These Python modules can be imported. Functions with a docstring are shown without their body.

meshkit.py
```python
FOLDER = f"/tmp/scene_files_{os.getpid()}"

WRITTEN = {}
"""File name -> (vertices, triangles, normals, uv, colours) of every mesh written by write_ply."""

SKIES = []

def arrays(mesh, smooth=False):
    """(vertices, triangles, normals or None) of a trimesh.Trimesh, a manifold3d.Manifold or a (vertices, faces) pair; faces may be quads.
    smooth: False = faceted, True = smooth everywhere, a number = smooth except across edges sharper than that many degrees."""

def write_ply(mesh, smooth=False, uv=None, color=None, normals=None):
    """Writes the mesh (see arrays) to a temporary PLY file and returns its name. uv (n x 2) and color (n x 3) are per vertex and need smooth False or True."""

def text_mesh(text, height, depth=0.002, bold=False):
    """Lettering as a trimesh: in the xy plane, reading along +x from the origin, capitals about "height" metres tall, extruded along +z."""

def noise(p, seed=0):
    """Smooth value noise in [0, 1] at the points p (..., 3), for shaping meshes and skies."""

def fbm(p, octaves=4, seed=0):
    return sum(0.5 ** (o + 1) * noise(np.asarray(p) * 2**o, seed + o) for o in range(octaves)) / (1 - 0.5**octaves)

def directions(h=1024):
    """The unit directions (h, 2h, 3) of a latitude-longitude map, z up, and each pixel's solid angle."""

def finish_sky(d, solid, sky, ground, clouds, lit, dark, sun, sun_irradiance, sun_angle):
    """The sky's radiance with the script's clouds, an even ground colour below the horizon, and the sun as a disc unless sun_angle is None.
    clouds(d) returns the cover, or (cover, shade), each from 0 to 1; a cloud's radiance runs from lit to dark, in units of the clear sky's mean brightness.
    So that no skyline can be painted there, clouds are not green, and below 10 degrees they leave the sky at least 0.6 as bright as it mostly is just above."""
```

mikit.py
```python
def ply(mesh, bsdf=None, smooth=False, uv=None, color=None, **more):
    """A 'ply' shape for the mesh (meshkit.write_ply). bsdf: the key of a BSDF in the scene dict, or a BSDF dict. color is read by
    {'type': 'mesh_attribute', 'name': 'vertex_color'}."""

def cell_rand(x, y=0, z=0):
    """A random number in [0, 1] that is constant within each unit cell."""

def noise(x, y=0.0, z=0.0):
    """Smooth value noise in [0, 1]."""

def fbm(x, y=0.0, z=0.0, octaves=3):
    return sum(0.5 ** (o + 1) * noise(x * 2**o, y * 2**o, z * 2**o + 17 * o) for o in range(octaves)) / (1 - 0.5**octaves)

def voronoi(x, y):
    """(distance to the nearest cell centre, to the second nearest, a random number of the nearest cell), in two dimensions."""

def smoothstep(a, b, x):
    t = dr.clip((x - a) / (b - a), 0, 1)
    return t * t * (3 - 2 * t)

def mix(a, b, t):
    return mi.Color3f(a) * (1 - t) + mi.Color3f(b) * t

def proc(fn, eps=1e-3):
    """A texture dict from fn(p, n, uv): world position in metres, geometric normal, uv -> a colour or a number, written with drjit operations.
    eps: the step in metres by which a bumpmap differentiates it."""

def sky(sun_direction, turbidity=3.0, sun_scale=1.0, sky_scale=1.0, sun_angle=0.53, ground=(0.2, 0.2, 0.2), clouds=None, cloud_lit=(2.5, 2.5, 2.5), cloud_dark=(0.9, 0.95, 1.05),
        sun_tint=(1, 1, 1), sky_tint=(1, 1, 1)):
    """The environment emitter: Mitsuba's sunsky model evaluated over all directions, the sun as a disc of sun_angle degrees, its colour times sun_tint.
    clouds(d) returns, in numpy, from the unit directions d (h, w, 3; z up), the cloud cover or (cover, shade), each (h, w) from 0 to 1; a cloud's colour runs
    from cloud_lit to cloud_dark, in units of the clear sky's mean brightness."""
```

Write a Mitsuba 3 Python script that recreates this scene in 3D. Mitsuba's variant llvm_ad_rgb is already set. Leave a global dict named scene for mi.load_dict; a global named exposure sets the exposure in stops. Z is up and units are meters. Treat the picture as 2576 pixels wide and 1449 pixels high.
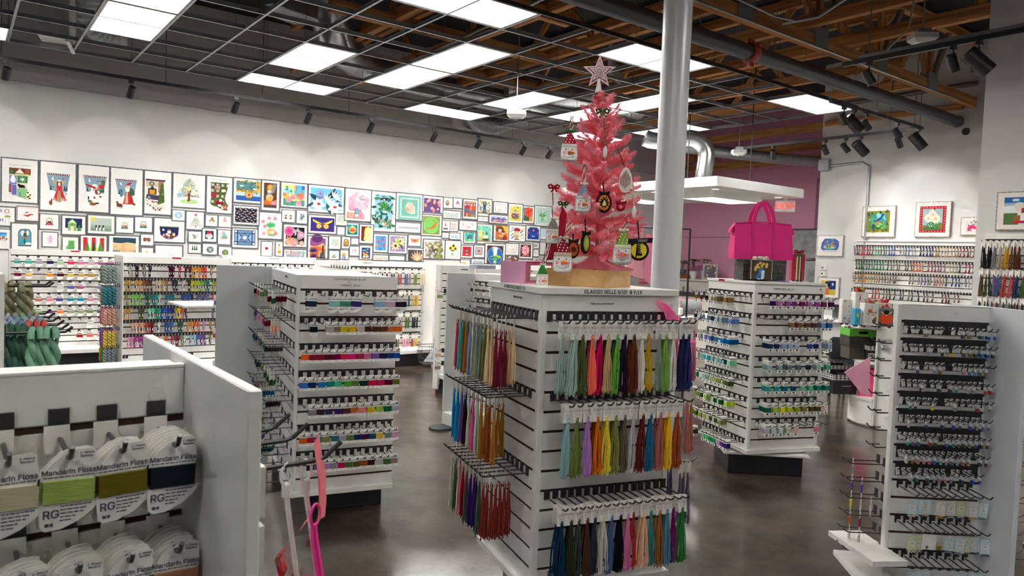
import math, random
import numpy as np, trimesh, mitsuba as mi, mikit, meshkit
import drjit as dr
from trimesh.creation import triangulate_polygon
from shapely.geometry import Polygon, Point, box as sbox
from shapely import affinity
T = mi.ScalarTransform4f
rnd = random.Random(7)
scene, labels = {'type': 'scene'}, {}
exposure = 0.05

# ---------------------------------------------------------------- camera, daylight
EYE = np.array([0.0, 0.0, 1.55])
YAW, PITCH, ROLL = math.radians(37.2925), math.radians(2.4865), math.radians(-2.1834)
_f = np.array([math.sin(YAW) * math.cos(PITCH), math.cos(YAW) * math.cos(PITCH), -math.sin(PITCH)])
_r = np.cross(_f, [0, 0, 1.0]); _r /= np.linalg.norm(_r)
_u = np.cross(_r, _f)
_up = math.cos(ROLL) * _u + math.sin(ROLL) * _r
scene['camera'] = {'type': 'thinlens', 'fov': 2 * math.degrees(math.atan(1288 / 1838.15)), 'fov_axis': 'x', 'near_clip': 0.05, 'far_clip': 100.0,
                   'aperture_radius': 0.0011, 'focus_distance': 3.6,
                   'to_world': T().look_at(origin=EYE.tolist(), target=(EYE + _f).tolist(), up=_up.tolist())}
scene['daylight'] = mikit.sky([-0.55, -0.35, 0.75], turbidity=4.0, sun_scale=0.0, sky_scale=0.9, ground=(0.3, 0.3, 0.3))
PANEL_RADIANCE = 22.0
SPOT_POWER = 9.0

# ---------------------------------------------------------------- materials
def lin(h):
    h = h.lstrip('#')
    if len(h) == 3: h = ''.join(c * 2 for c in h)
    c = np.array([int(h[i:i + 2], 16) for i in (0, 2, 4)]) / 255.0
    return np.where(c <= 0.04045, c / 12.92, ((c + 0.055) / 1.055) ** 2.4)
def rgb(h): return {'type': 'rgb', 'value': [float(x) for x in lin(h)]}
def mat(h, rough=None, metal=0.0, spec=0.5):
    """key of a plain BSDF: matte (rough None) or principled"""
    key = 'm_%s_%s_%d' % (h.lstrip('#'), 'd' if rough is None else int(rough * 100), int(metal * 10))
    if key not in scene:
        b = {'type': 'diffuse', 'reflectance': rgb(h)} if rough is None else {'type': 'principled', 'base_color': rgb(h), 'roughness': rough, 'metallic': metal, 'specular': spec}
        scene[key] = {'type': 'twosided', 'inner': b}
    return key
def principled(key, fn, rough=0.5, bump=None, eps=1e-3, **more):
    b = {'type': 'principled', 'base_color': mikit.proc(fn) if callable(fn) else rgb(fn), 'roughness': mikit.proc(rough) if callable(rough) else rough, **more}
    if bump: b = {'type': 'bumpmap', 'tex': mikit.proc(bump, eps=eps), 'scale': 1.0, 'inner': b}
    scene[key] = {'type': 'twosided', 'inner': b}
    return key
WHITE = mat('#e9e8e4', 0.42)          # melamine boards
WHITE2 = mat('#dedcd6', 0.45)
CARD = mat('#f1efea')
TAG = mat('#ece9e2')
BLACK = mat('#17171a', 0.4)
HOOK = mat('#1b1b1d', 0.35)
GROOVE = mat('#3a2c26')
GREY = mat('#8d9093', 0.4)
STEEL = mat('#b5b8ba', 0.28, 0.9)
GALV = mat('#a7abad', 0.35, 0.8)
INK = mat('#3d3d48')
scene['m_clear'] = {'type': 'thindielectric', 'int_ior': 1.35}
scene['paint_art'] = {'type': 'twosided', 'inner': {'type': 'diffuse', 'reflectance': {'type': 'mesh_attribute', 'name': 'vertex_color'}}}

# ---------------------------------------------------------------- naming
_count = {}
def numbered(name):
    n = _count.get(name, 0); _count[name] = n + 1
    return name if n == 0 else '%s_%03d' % (name, n)
def thing(kind, label, cat, group=None):
    k = numbered(kind)
    labels[k] = {'label': label, 'category': cat}
    if group: labels[k]['group'] = group
    return k
def shape(mesh, m, smooth=False, **kw):
    """ply dict from an MB, trimesh or (v, f) pair"""
    if isinstance(mesh, MB): mesh = mesh.get()
    return mikit.ply(mesh, m, smooth=smooth, **kw)
def put(key, sh, at=None, m=None, label=None, kind=None):
    d = dict(sh)
    if at is not None: d['to_world'] = at
    if m is not None: d['bsdf'] = {'type': 'ref', 'id': m}
    scene[key] = d
    if label or kind:
        labels.setdefault(key, {})
        if label: labels[key]['label'] = label
        if kind: labels[key]['kind'] = kind
    return key
def part(parent, name, sh, at=None, m=None, label=None, kind=None):
    return put(parent + '__' + numbered(parent + '__' + name)[len(parent) + 2:], sh, at, m, label, kind)
def structure(name, sh, at=None, m=None, label=None):
    k = put(name, sh, at, m); labels[k] = {'kind': 'structure', 'label': label or name.replace('_', ' ')}
    return k
def FR(x, y, z, deg=0.0):
    return T().translate([float(x), float(y), float(z)]).rotate([0, 0, 1], float(deg))

# ---------------------------------------------------------------- mesh building
_BF = np.array([[0, 2, 3, 1], [4, 5, 7, 6], [0, 1, 5, 4], [2, 6, 7, 3], [0, 4, 6, 2], [1, 3, 7, 5]])
class MB:
    def __init__(self): self.v, self.f, self.n = [], [], 0
    def add(self, v, f):
        v, f = np.asarray(v, float), np.asarray(f, int)
        if f.shape[1] == 4: f = np.vstack([f[:, [0, 1, 2]], f[:, [0, 2, 3]]])
        self.v.append(v); self.f.append(f + self.n); self.n += len(v); return self
    def mesh(self, m): return self.add(m.vertices, m.faces)
    def box(self, x0, x1, y0, y1, z0, z1):
        v = np.array([[x, y, z] for z in (z0, z1) for y in (y0, y1) for x in (x0, x1)], float)
        return self.add(v, _BF)
    def cbox(self, x0, x1, y0, y1, z0, z1, c=0.004):
        """box with chamfered edges"""
        m = trimesh.convex.convex_hull(np.array([[x + dx * (c if x == x0 else -c), y + dy * (c if y == y0 else -c), z + dz * (c if z == z0 else -c)]
             for x in (x0, x1) for y in (y0, y1) for z in (z0, z1) for dx, dy, dz in ((0, 1, 1), (1, 0, 1), (1, 1, 0))]))
        return self.mesh(m)
    def tube(self, pts, r, n=8, caps=True):
        pts = np.asarray(pts, float); r = np.broadcast_to(r, (len(pts),)).astype(float)
        t = np.gradient(pts, axis=0); t /= np.linalg.norm(t, axis=1, keepdims=True) + 1e-12
        ref = np.array([0.13, 0.27, 1.0]) if abs(t[0][2]) < 0.9 else np.array([1.0, 0.2, 0.1])
        V = []
        a = np.cross(t[0], ref); a /= np.linalg.norm(a)
        for i in range(len(pts)):
            a = a - t[i] * (a @ t[i]); a /= np.linalg.norm(a) + 1e-12
            b = np.cross(t[i], a); ang = np.arange(n) * 2 * math.pi / n
            V.append(pts[i] + r[i] * (np.cos(ang)[:, None] * a + np.sin(ang)[:, None] * b))
        V = np.vstack(V); F = []
        for i in range(len(pts) - 1):
            for j in range(n):
                k = (j + 1) % n
                F.append([i * n + j, i * n + k, (i + 1) * n + k, (i + 1) * n + j])
        F = np.array(F); F = np.vstack([F[:, [0, 1, 2]], F[:, [0, 2, 3]]])
        if caps:
            V = np.vstack([V, pts[0], pts[-1]]); e = len(V); L = (len(pts) - 1) * n
            F = np.vstack([F, [[e - 2, (j + 1) % n, j] for j in range(n)], [[e - 1, L + j, L + (j + 1) % n] for j in range(n)]])
        return self.add(V, F)
    def lathe(self, prof, n=20, at=(0, 0, 0)):
        """prof: (radius, z) from bottom to top around z"""
        prof = np.asarray(prof, float); ang = np.arange(n) * 2 * math.pi / n
        V = np.vstack([np.stack([p[0] * np.cos(ang), p[0] * np.sin(ang), np.full(n, p[1])], 1) for p in prof]) + np.asarray(at)
        F = [[i * n + j, i * n + (j + 1) % n, (i + 1) * n + (j + 1) % n, (i + 1) * n + j] for i in range(len(prof) - 1) for j in range(n)]
        return self.add(V, np.array(F))
    def plate(self, pts, y0, y1):
        """a polygon (x, z) given thickness from y0 (front) to y1"""
        v2, f = triangulate_polygon(pts if isinstance(pts, Polygon) else Polygon(pts), engine='earcut')
        m = trimesh.creation.extrude_triangulation(v2, f, abs(y1 - y0))
        v = np.array(m.vertices); w = np.stack([v[:, 0], max(y0, y1) - v[:, 2], v[:, 1]], 1)
        return self.add(w, np.array(m.faces))
    def quad(self, a, b, c, d): return self.add([a, b, c, d], [[0, 1, 2, 3]])
    def get(self):
        v, f = np.vstack(self.v), np.vstack(self.f)
        a = np.linalg.norm(np.cross(v[f[:, 1]] - v[f[:, 0]], v[f[:, 2]] - v[f[:, 0]]), axis=1)
        return (v, f[a > 1e-12])
def boxmesh(*a): return MB().box(*a)
def rot(v, deg, axis=2):
    a = math.radians(deg); c, s = math.cos(a), math.sin(a); i, j = [(1, 2), (2, 0), (0, 1)][axis]
    w = np.array(v, float); w[:, i], w[:, j] = c * v[:, i] - s * v[:, j], s * v[:, i] + c * v[:, j]
    return w
def text(t, h, depth=0.0006, bold=False):
    """lettering upright in the x-z plane, facing -y, centred on the origin"""
    m = meshkit.text_mesh(t, h, depth, bold); v = np.array(m.vertices)
    v = v - np.array([(v[:, 0].min() + v[:, 0].max()) / 2, h / 2, 0])
    return (np.stack([v[:, 0], -v[:, 2], v[:, 1]], 1), np.array(m.faces))
def cname(h):
    """an everyday name for a colour"""
    import colorsys
    r, g, b = [int(h.lstrip('#')[i:i + 2], 16) / 255 for i in (0, 2, 4)]
    H, L, S = colorsys.rgb_to_hls(r, g, b); H *= 360
    if L < 0.13: return 'black'
    if S < 0.13: return 'white' if L > 0.82 else 'light grey' if L > 0.62 else 'grey' if L > 0.35 else 'charcoal'
    tone = 'pale ' if L > 0.7 else 'dark ' if L < 0.3 else 'muted ' if S < 0.35 else ''
    for lim, n in ((14, 'red'), (24, 'rust'), (40, 'brown' if L < .45 else 'orange'), (52, 'ochre' if L < .5 else 'golden'), (68, 'olive' if L < .5 else 'yellow'), (95, 'lime green' if L > .4 else 'moss green'),
                   (160, 'green'), (190, 'teal'), (215, 'blue'), (250, 'royal blue'), (290, 'violet'), (325, 'purple'), (345, 'pink' if L > .45 else 'wine red'), (361, 'rose' if L > .5 else 'red')):
        if H <= lim: return tone + n
NUM = ['none', 'one', 'two', 'three', 'four', 'five', 'six', 'seven', 'eight', 'nine']
ORD = ['first', 'second', 'third', 'fourth', 'fifth', 'sixth', 'seventh', 'eighth', 'ninth', 'tenth', 'eleventh', 'twelfth', 'thirteenth', 'fourteenth', 'fifteenth', 'sixteenth',
       'seventeenth', 'eighteenth', 'nineteenth', 'twentieth'] + ['%dth' % i if i % 10 not in (1, 2, 3) else '%d%s' % (i, {1: 'st', 2: 'nd', 3: 'rd'}[i % 10]) for i in range(21, 80)]
class Art:
    """flat printed picture: coloured polygons laid over one another, x and y from 0 to 1"""
    def __init__(self, w, h): self.w, self.h, self.v, self.f, self.c, self.n, self.k = w, h, [], [], [], 0, 0
    def _add(self, pts, tris, col):
        pts = np.asarray(pts, float); self.k += 1
        self.v.append(np.stack([pts[:, 0] * self.w, np.full(len(pts), -.0004 - .00006 * self.k), pts[:, 1] * self.h], 1)); self.f.append(np.asarray(tris, int) + self.n); self.n += len(pts)
        self.c.append(np.tile(lin(col), (len(pts), 1)))
    def poly(self, pts, col):
        pg = Polygon(pts)
        if not pg.is_valid: pg = pg.buffer(0)
        for q in getattr(pg, 'geoms', [pg]):
            if q.area > 1e-7: v2, f = triangulate_polygon(q, engine='earcut'); self._add(v2, f, col)
        return self
    def rect(self, x0, y0, x1, y1, col): self._add([[x0, y0], [x1, y0], [x1, y1], [x0, y1]], [[0, 1, 2], [0, 2, 3]], col); return self
    def ell(self, x, y, rx, ry, col, n=14):
        a = np.arange(n) * 2 * math.pi / n; self._add(np.stack([x + rx * np.cos(a), y + ry * np.sin(a)], 1), [[0, i, i + 1] for i in range(1, n - 1)], col); return self
    def star(self, x, y, R, r, n, col, rot0=math.pi / 2):
        a = rot0 + np.arange(2 * n) * math.pi / n; d = np.where(np.arange(2 * n) % 2, r, R); asp = self.w / self.h
        P_ = np.vstack([[x, y], np.stack([x + d * np.cos(a), y + d * np.sin(a) * asp], 1)]); self._add(P_, [[0, i + 1, (i + 1) % (2 * n) + 1] for i in range(2 * n)], col); return self
    def leaf(self, x, y, L, ang, wd, col):
        a = math.radians(ang); asp = self.w / self.h; d = np.array([math.cos(a), math.sin(a)]); p = np.array([-d[1], d[0]]) * wd / 2
        q = [d * 0, d * L * .35 + p, d * L * .7 + p * .7, d * L, d * L * .7 - p * .7, d * L * .35 - p]; self._add([[x + i[0], y + i[1] * asp] for i in q], [[0, 1, 5], [1, 2, 5], [2, 4, 5], [2, 3, 4]], col); return self
    def line(self, pts, wd, col):
        asp = self.w / self.h; p = np.asarray(pts, float); t = np.gradient(p * [1, 1 / asp], axis=0); t /= np.linalg.norm(t, axis=1, keepdims=True) + 1e-9; nn = np.stack([-t[:, 1], t[:, 0] * asp], 1) * wd / 2
        n = len(p); self._add(np.vstack([p + nn, p - nn]), [x for i in range(n - 1) for x in ([i, i + 1, n + i], [i + 1, n + i + 1, n + i])], col); return self
    def flower(self, x, y, r, n, col, centre, inner=None):
        asp = self.w / self.h
        for i in range(n): a = 2 * math.pi * i / n; self.ell(x + .6 * r * math.cos(a), y + .6 * r * math.sin(a) * asp, r * .45, r * .45 * asp, col if not inner or i % 2 else inner, 8)
        self.ell(x, y, r * .3, r * .3 * asp, centre, 8); return self
    def word(self, t, x, y, h, col):
        m = meshkit.text_mesh(t, h * self.h, .0002, True); v = np.array(m.vertices); f = np.array(m.faces); top = np.abs(v[f][:, :, 2] - .0002).max(1) < 1e-6
        w_ = v[:, 0].max(); self._add(np.stack([(v[:, 0] - w_ / 2) / self.w + x, v[:, 1] / self.h + y], 1), f[top], col); return self
    def scatter(self, n, cols, r0, r1, seed, box_=(0, 0, 1, 1), kind='ell'):
        q = random.Random(seed); asp = self.w / self.h
        for i in range(n):
            x, y, r = q.uniform(box_[0], box_[2]), q.uniform(box_[1], box_[3]), q.uniform(r0, r1); c = cols[i % len(cols)]
            if kind == 'leaf': self.leaf(x, y, r * 2, q.uniform(0, 360), r * .8, c)
            elif kind == 'flower': self.flower(x, y, r, 5, c, cols[(i + 1) % len(cols)])
            else: self.ell(x, y, r, r * asp * q.uniform(.7, 1.2), c, 8)
        return self
    def get(self): return mikit.ply((np.vstack(self.v), np.vstack(self.f)), 'paint_art', color=np.vstack(self.c))
# ================================================================ the room
X0, X1, Y0, Y1, ZR = -3.6, 13.5, -6.0, 11.2, 4.95
def floor_col(p, n, uv):
    a = mikit.fbm(p.x * 0.7, p.y * 0.7, 0.0, 4); b = mikit.fbm(p.x * 5 + 9, p.y * 5, 3.0, 4); c = mikit.noise(p.x * 60, p.y * 60, 1.0)
    t = mikit.smoothstep(0.25, 0.8, a * 0.6 + b * 0.4)
    col = mikit.mix((0.020, 0.013, 0.010), (0.072, 0.054, 0.042), t)
    return col * (0.9 + 0.2 * c)
def floor_rough(p, n, uv):
    return 0.10 + 0.16 * mikit.fbm(p.x * 3, p.y * 3, 5.0, 3)
principled('m_floor', floor_col, floor_rough, specular=0.6, clearcoat=0.35, clearcoat_gloss=0.92)
def plaster(c, amp=0.04):
    def fn(p, n, uv):
        return mi.Color3f(*[float(x) for x in lin(c)]) * (1 - amp + 2 * amp * mikit.fbm(p.x * 1.3 + p.y * 0.7, p.z * 1.3, p.y, 3))
    return fn
principled('m_wall', plaster('#d2d1cf'), 0.75, specular=0.2)
principled('m_wall_right', plaster('#d9d8d6'), 0.75, specular=0.2)
principled('m_pink', plaster('#dc9dbb'), 0.7, specular=0.2)
def deck(p, n, uv):
    return mikit.mix((0.010, 0.010, 0.011), (0.022, 0.022, 0.024), mikit.fbm(p.x * 2, p.y * 2, 0.0, 3))
principled('m_deck', deck, 0.8, specular=0.1)
def wood(axis, a, b):
    a, b = [tuple(float(x) for x in lin(h)) for h in (a, b)]
    def fn(p, n, uv):
        q = (p.x, p.y, p.z); s = q[axis]; o = [q[i] for i in range(3) if i != axis]
        g = mikit.fbm(o[0] * 30 + mikit.noise(s * 0.8, o[0] * 3, o[1] * 3) * 3, o[1] * 30, s * 0.9, 3)
        r = mikit.cell_rand(mi.Float(o[0] * 1.7 + 0.3), mi.Float(o[1] * 4.0), 0)
        return mikit.mix(a, b, mikit.smoothstep(0.2, 0.8, g)) * (0.8 + 0.35 * r)
    return fn
principled('m_woodx', wood(0, '#7c4f2c', '#b57f4e'), 0.7, specular=0.2)
principled('m_woody', wood(1, '#7c4f2c', '#b57f4e'), 0.7, specular=0.2)
principled('m_woodz', wood(2, '#7c4f2c', '#b57f4e'), 0.7, specular=0.2)

structure('floor', shape(boxmesh(X0 - .3, X1 + .3, Y0 - .3, Y1 + .3, -0.2, 0), 'm_floor'), label='dark brown polished concrete floor')
structure('ceiling', shape(boxmesh(X0 - .3, X1 + .3, Y0 - .3, Y1 + .3, ZR, ZR + .2), 'm_deck'), label='black roof deck above the open grid')
structure('wall_left', shape(boxmesh(X0 - .3, X1 + .3, Y1, Y1 + .2, 0, ZR), 'm_wall'), label='long white wall behind the pinned canvases')
structure('wall_back', shape(boxmesh(X1, X1 + .2, 6.6, Y1 + .1, 0, ZR), 'm_pink'), label='pink back wall')
structure('wall_return', shape(boxmesh(11.61, X1 + .05, 6.60, 6.77, 0, ZR), 'm_wall_right'), label='short return wall beside the pink wall')
structure('wall_right', shape(boxmesh(11.6, 11.8, Y0 - .1, 6.769, 0, ZR), 'm_wall_right'), label='white wall behind the framed pictures')
structure('wall_partition', shape(boxmesh(8.2, 8.42, Y0 - .1, 3.07, 0, ZR), 'm_wall_right'), label='white partition wall at the right edge')
structure('wall_rear', shape(boxmesh(X0 - .3, X1 + .3, Y0 - .2, Y0, 0, ZR), 'm_wall'), label='wall behind the camera')
# storefront on the entrance side: posts, head and sill around real openings
sf = MB().box(X0 - .2, X0, Y0, Y1, 3.05, ZR).box(X0 - .2, X0, Y0, Y1, 0, 0.12)
for y in np.arange(Y0, Y1 + .1, 2.15): sf.box(X0 - .2, X0, y - .09, y + .09, 0.12, 3.05)
structure('wall_front', shape(sf, mat('#3a3c3e', 0.5)), label='dark framed storefront with large panes')
scene['m_pane'] = {'type': 'thindielectric', 'int_ior': 1.5}
for i, y in enumerate(np.arange(Y0, Y1 - 1, 2.15)):
    structure('window_%d' % (i + 1), mikit.ply((np.array([[X0 - .1, y + .09, .12], [X0 - .1, y + 2.06, .12], [X0 - .1, y + 2.06, 3.05], [X0 - .1, y + .09, 3.05]]), np.array([[0, 1, 2, 3]])), 'm_pane'), label='storefront pane')

# rough seam high on the left wall and the panel joint on the pink wall
r2 = random.Random(3)
xs = np.arange(X0, X1, 0.12)
zz = np.array([3.50 + 0.010 * math.sin(x * 1.1) + r2.uniform(-.006, .006) for x in xs])
th = np.array([r2.uniform(.004, .012) for x in xs])
v = np.vstack([[[x, Y1 - .006, z + t], [x, Y1 - .006, z - t], [x, Y1 + .01, z + t + .008], [x, Y1 + .01, z - t - .008]] for x, z, t in zip(xs, zz, th)])
n = len(xs); F = []
for i in range(n - 1):
    a, b = i * 4, i * 4 + 4
    F += [[a, b, b + 1, a + 1], [a + 2, b + 2, b, a], [a + 1, b + 1, b + 3, a + 3]]
structure('trim_1', mikit.ply((v, np.array(F)), mat('#a9a9a8')), label='rough plaster seam along the left wall')
structure('trim_2', shape(boxmesh(X1 - .012, X1 + .01, 6.78, Y1, 2.135, 2.15), mat('#a56f8c')), label='panel joint on the pink wall')
structure('trim_3', shape(boxmesh(X1 - .02, X1 + .01, 6.78, Y1, 0.98, 1.01), mat('#8f8f90', .4)), label='thin grey rail on the pink wall')

# ---------------------------------------------------------------- roof timbers
def timber(name, label, m, x0, x1, y0, y1, z0, z1):
    k = thing(name, label, 'beam'); put(k, shape(MB().cbox(x0, x1, y0, y1, z0, z1, .006), m)); return k
tr = thing('roof_truss', 'long wooden truss running to the white wall above the black pipe', 'truss')
part(tr, 'bottom_chord', shape(MB().cbox(2.6, 11.6, 4.44, 4.53, 3.93, 4.07, .006), 'm_woodx'))
part(tr, 'top_chord', shape(MB().cbox(2.6, 11.6, 4.44, 4.53, 4.78, 4.92, .006), 'm_woodx'))
def slant(x0, z0, x1, z1, y0, y1, w):
    d = np.array([x1 - x0, z1 - z0]); d = d / np.linalg.norm(d); p = np.array([-d[1], d[0]]) * w / 2
    q = [np.array([x0, z0]) + p, np.array([x0, z0]) - p, np.array([x1, z1]) - p, np.array([x1, z1]) + p]
    return MB().add([[a[0], y, a[1]] for y in (y0, y1) for a in q], [[0, 1, 2, 3], [7, 6, 5, 4], [0, 4, 5, 1], [1, 5, 6, 2], [2, 6, 7, 3], [3, 7, 4, 0]])
for i, x in enumerate(np.arange(3.4, 11.4, 1.35)):
    part(tr, 'web', shape(slant(x, 4.02, x - .48, 4.85, 4.46, 4.51, .085), 'm_woodz'))
    part(tr, 'web', shape(slant(x + .03, 4.02, x + .06, 4.85, 4.465, 4.515, .085), 'm_woodz'))
    part(tr, 'web', shape(slant(x + .06, 4.02, x + .56, 4.85, 4.46, 4.51, .075), mat('#6b625b')))
    part(tr, 'gusset_plate', shape(boxmesh(x - .11, x + .15, 4.43, 4.54, 3.94, 4.16), mat('#7d7f80', .5, .6)))
for i, (x, y0, y1, z) in enumerate([(4.0, 4.5, 10.9, 4.30), (5.1, 4.5, 10.9, 4.30), (6.3, 2.2, 10.9, 4.30), (7.3, 3.2, 10.9, 4.25), (8.4, 2.6, 9.4, 4.3), (9.5, 4.5, 11.0, 4.25), (10.6, 4.6, 11.0, 4.22), (12.4, 6.8, 11.0, 4.15), (13.2, 6.8, 11.0, 3.95)]):
    j = thing('roof_joist', '%s wooden joist crossing under the black roof, counted from the left' % ORD[i], 'beam', None)
    part(j, 'bottom_chord', shape(MB().cbox(x - .045, x + .045, y0, y1, z - .12, z + .02, .006), 'm_woody'))
    if i < 7:
        part(j, 'top_chord', shape(MB().cbox(x - .045, x + .045, y0, y1, 4.80, 4.93, .006), 'm_woody'))
        for q, y in enumerate(np.arange(y0 + .7, y1 - .6, 1.3)):
            mm = slant(y, z, y + (.55 if q % 2 else -.55), 4.85, x - .02, x + .02, .08).get()
            part(j, 'web', shape((mm[0][:, [1, 0, 2]], mm[1][:, ::-1]), 'm_woodz'))
for i, (y, x0, x1) in enumerate([(6.2, 2.9, 5.4), (7.6, 3.2, 7.4), (9.0, 5.0, 8.6)]):
    timber('roof_purlin', '%s short wooden purlin above the ceiling grid, counted from the tree' % ORD[i], 'm_woodx', x0, x1, y, y + .09, 4.12, 4.26)
timber('wall_ledger', 'thin wooden ledger on the upper white wall', 'm_woody', 11.52, 11.6, 4.6, 6.7, 3.92, 3.99)
timber('pink_wall_beam', 'wooden beam in front of the upper pink wall', 'm_woody', 12.9, 13.0, 6.8, 11.1, 3.55, 3.7)
for i, (y0, y1, z) in enumerate([(3.1, 4.5, 4.47), (4.4, 6.7, 4.25)]):
    k = thing('wall_pipe', 'dark sprinkler pipe along the upper white wall, %s run' % ('right' if i == 0 else 'left'), 'pipe'); put(k, shape(MB().tube([[11.5, y0, z], [11.5, y1, z - .02]], .035, 10), mat('#4a3d38', .5), smooth=40))
# black sprinkler main with red coupling
k = thing('sprinkler_pipe', 'thick black sprinkler pipe with a red coupling under the roof', 'pipe')
principled('m_pipe', '#2d2e30', 0.4)
part(k, 'pipe', shape(MB().tube([[1.0, 4.67, 3.75], [11.62, 4.67, 3.75]], .082, 18), 'm_pipe', smooth=40))
cp = MB().lathe([(.083, -.05), (.1, -.05), (.105, -.03), (.105, .03), (.1, .05), (.083, .05)], 20).box(.09, .14, -.02, .02, -.035, .035).box(-.14, -.09, -.02, .02, -.035, .035)
part(k, 'coupling', shape(cp, mat('#8e2f25', .5)), T().translate([6.55, 4.67, 3.75]).rotate([0, 1, 0], 90), label='red coupling')
part(k, 'drop', shape(MB().tube([[5.4, 4.67, 3.75], [5.4, 4.67, 4.8]], .055, 14), 'm_pipe', smooth=40))
put(thing('wall_vent_hole', 'small black round opening on the upper white wall', 'vent'), shape(MB().lathe([(0, .012), (.05, .012), (.055, 0), (.055, -.01)], 16), mat('#111', .6)), T().translate([11.6, 4.56, 3.6]).rotate([0, 1, 0], -90))

# ---------------------------------------------------------------- open ceiling grid, lights
ZG, PX, PY = 3.69, 0.61, 0.594
gx = [1.05 + PX * i for i in range(-7, 15)]; gy = [9.86 - PY * i for i in range(0, 9)]
def tee(L):     # inverted T bar along +x, z = 0 at its face
    return MB().box(0, L, -.012, .012, 0, .002).box(0, L, -.001, .001, .002, .04).box(0, L, -.004, .004, .034, .042)
TEEM = mat('#9da1a4', .35, .7)
lights = [(1.05, 7.5, 1, 2), (1.05, 6.31, 1, 2), (-.78, 9.27, 2, 1), (2.88, 7.5, 1, 2), (2.88, 9.27, 2, 1), (4.10, 7.5, 1, 2), (4.10, 6.31, 1, 2), (2.88, 5.11, 2, 1), (5.32, 9.27, 2, 1), (5.93, 7.5, 1, 2),
          (5.32, 5.11, 2, 1), (7.15, 7.5, 1, 2), (7.15, 6.31, 1, 2), (8.37, 9.27, 2, 1), (8.98, 7.5, 1, 2), (8.37, 5.11, 2, 1), (-.78, 6.31, 1, 2), (-2.0, 8.0, 1, 2)]
lcell = set()
for x, y, a, b in lights:
    i0, j0 = round((x - 1.05) / PX), round((9.86 - y) / PY)
    for i in range(a):
        for j in range(b): lcell.add((i0 + i, j0 - j))
put('ceiling__grid_edge', shape(tee(gx[-1] - gx[0]), TEEM), FR(gx[0], gy[0], ZG)); put('ceiling__grid_edge_001', shape(tee(gx[-1] - gx[0]), mat('#1d1e20', .4)), FR(gx[0], gy[-1], ZG))
main, cross = shape(tee(gy[0] - gy[-1]), TEEM), shape(tee(PX - .024), TEEM)
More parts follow.
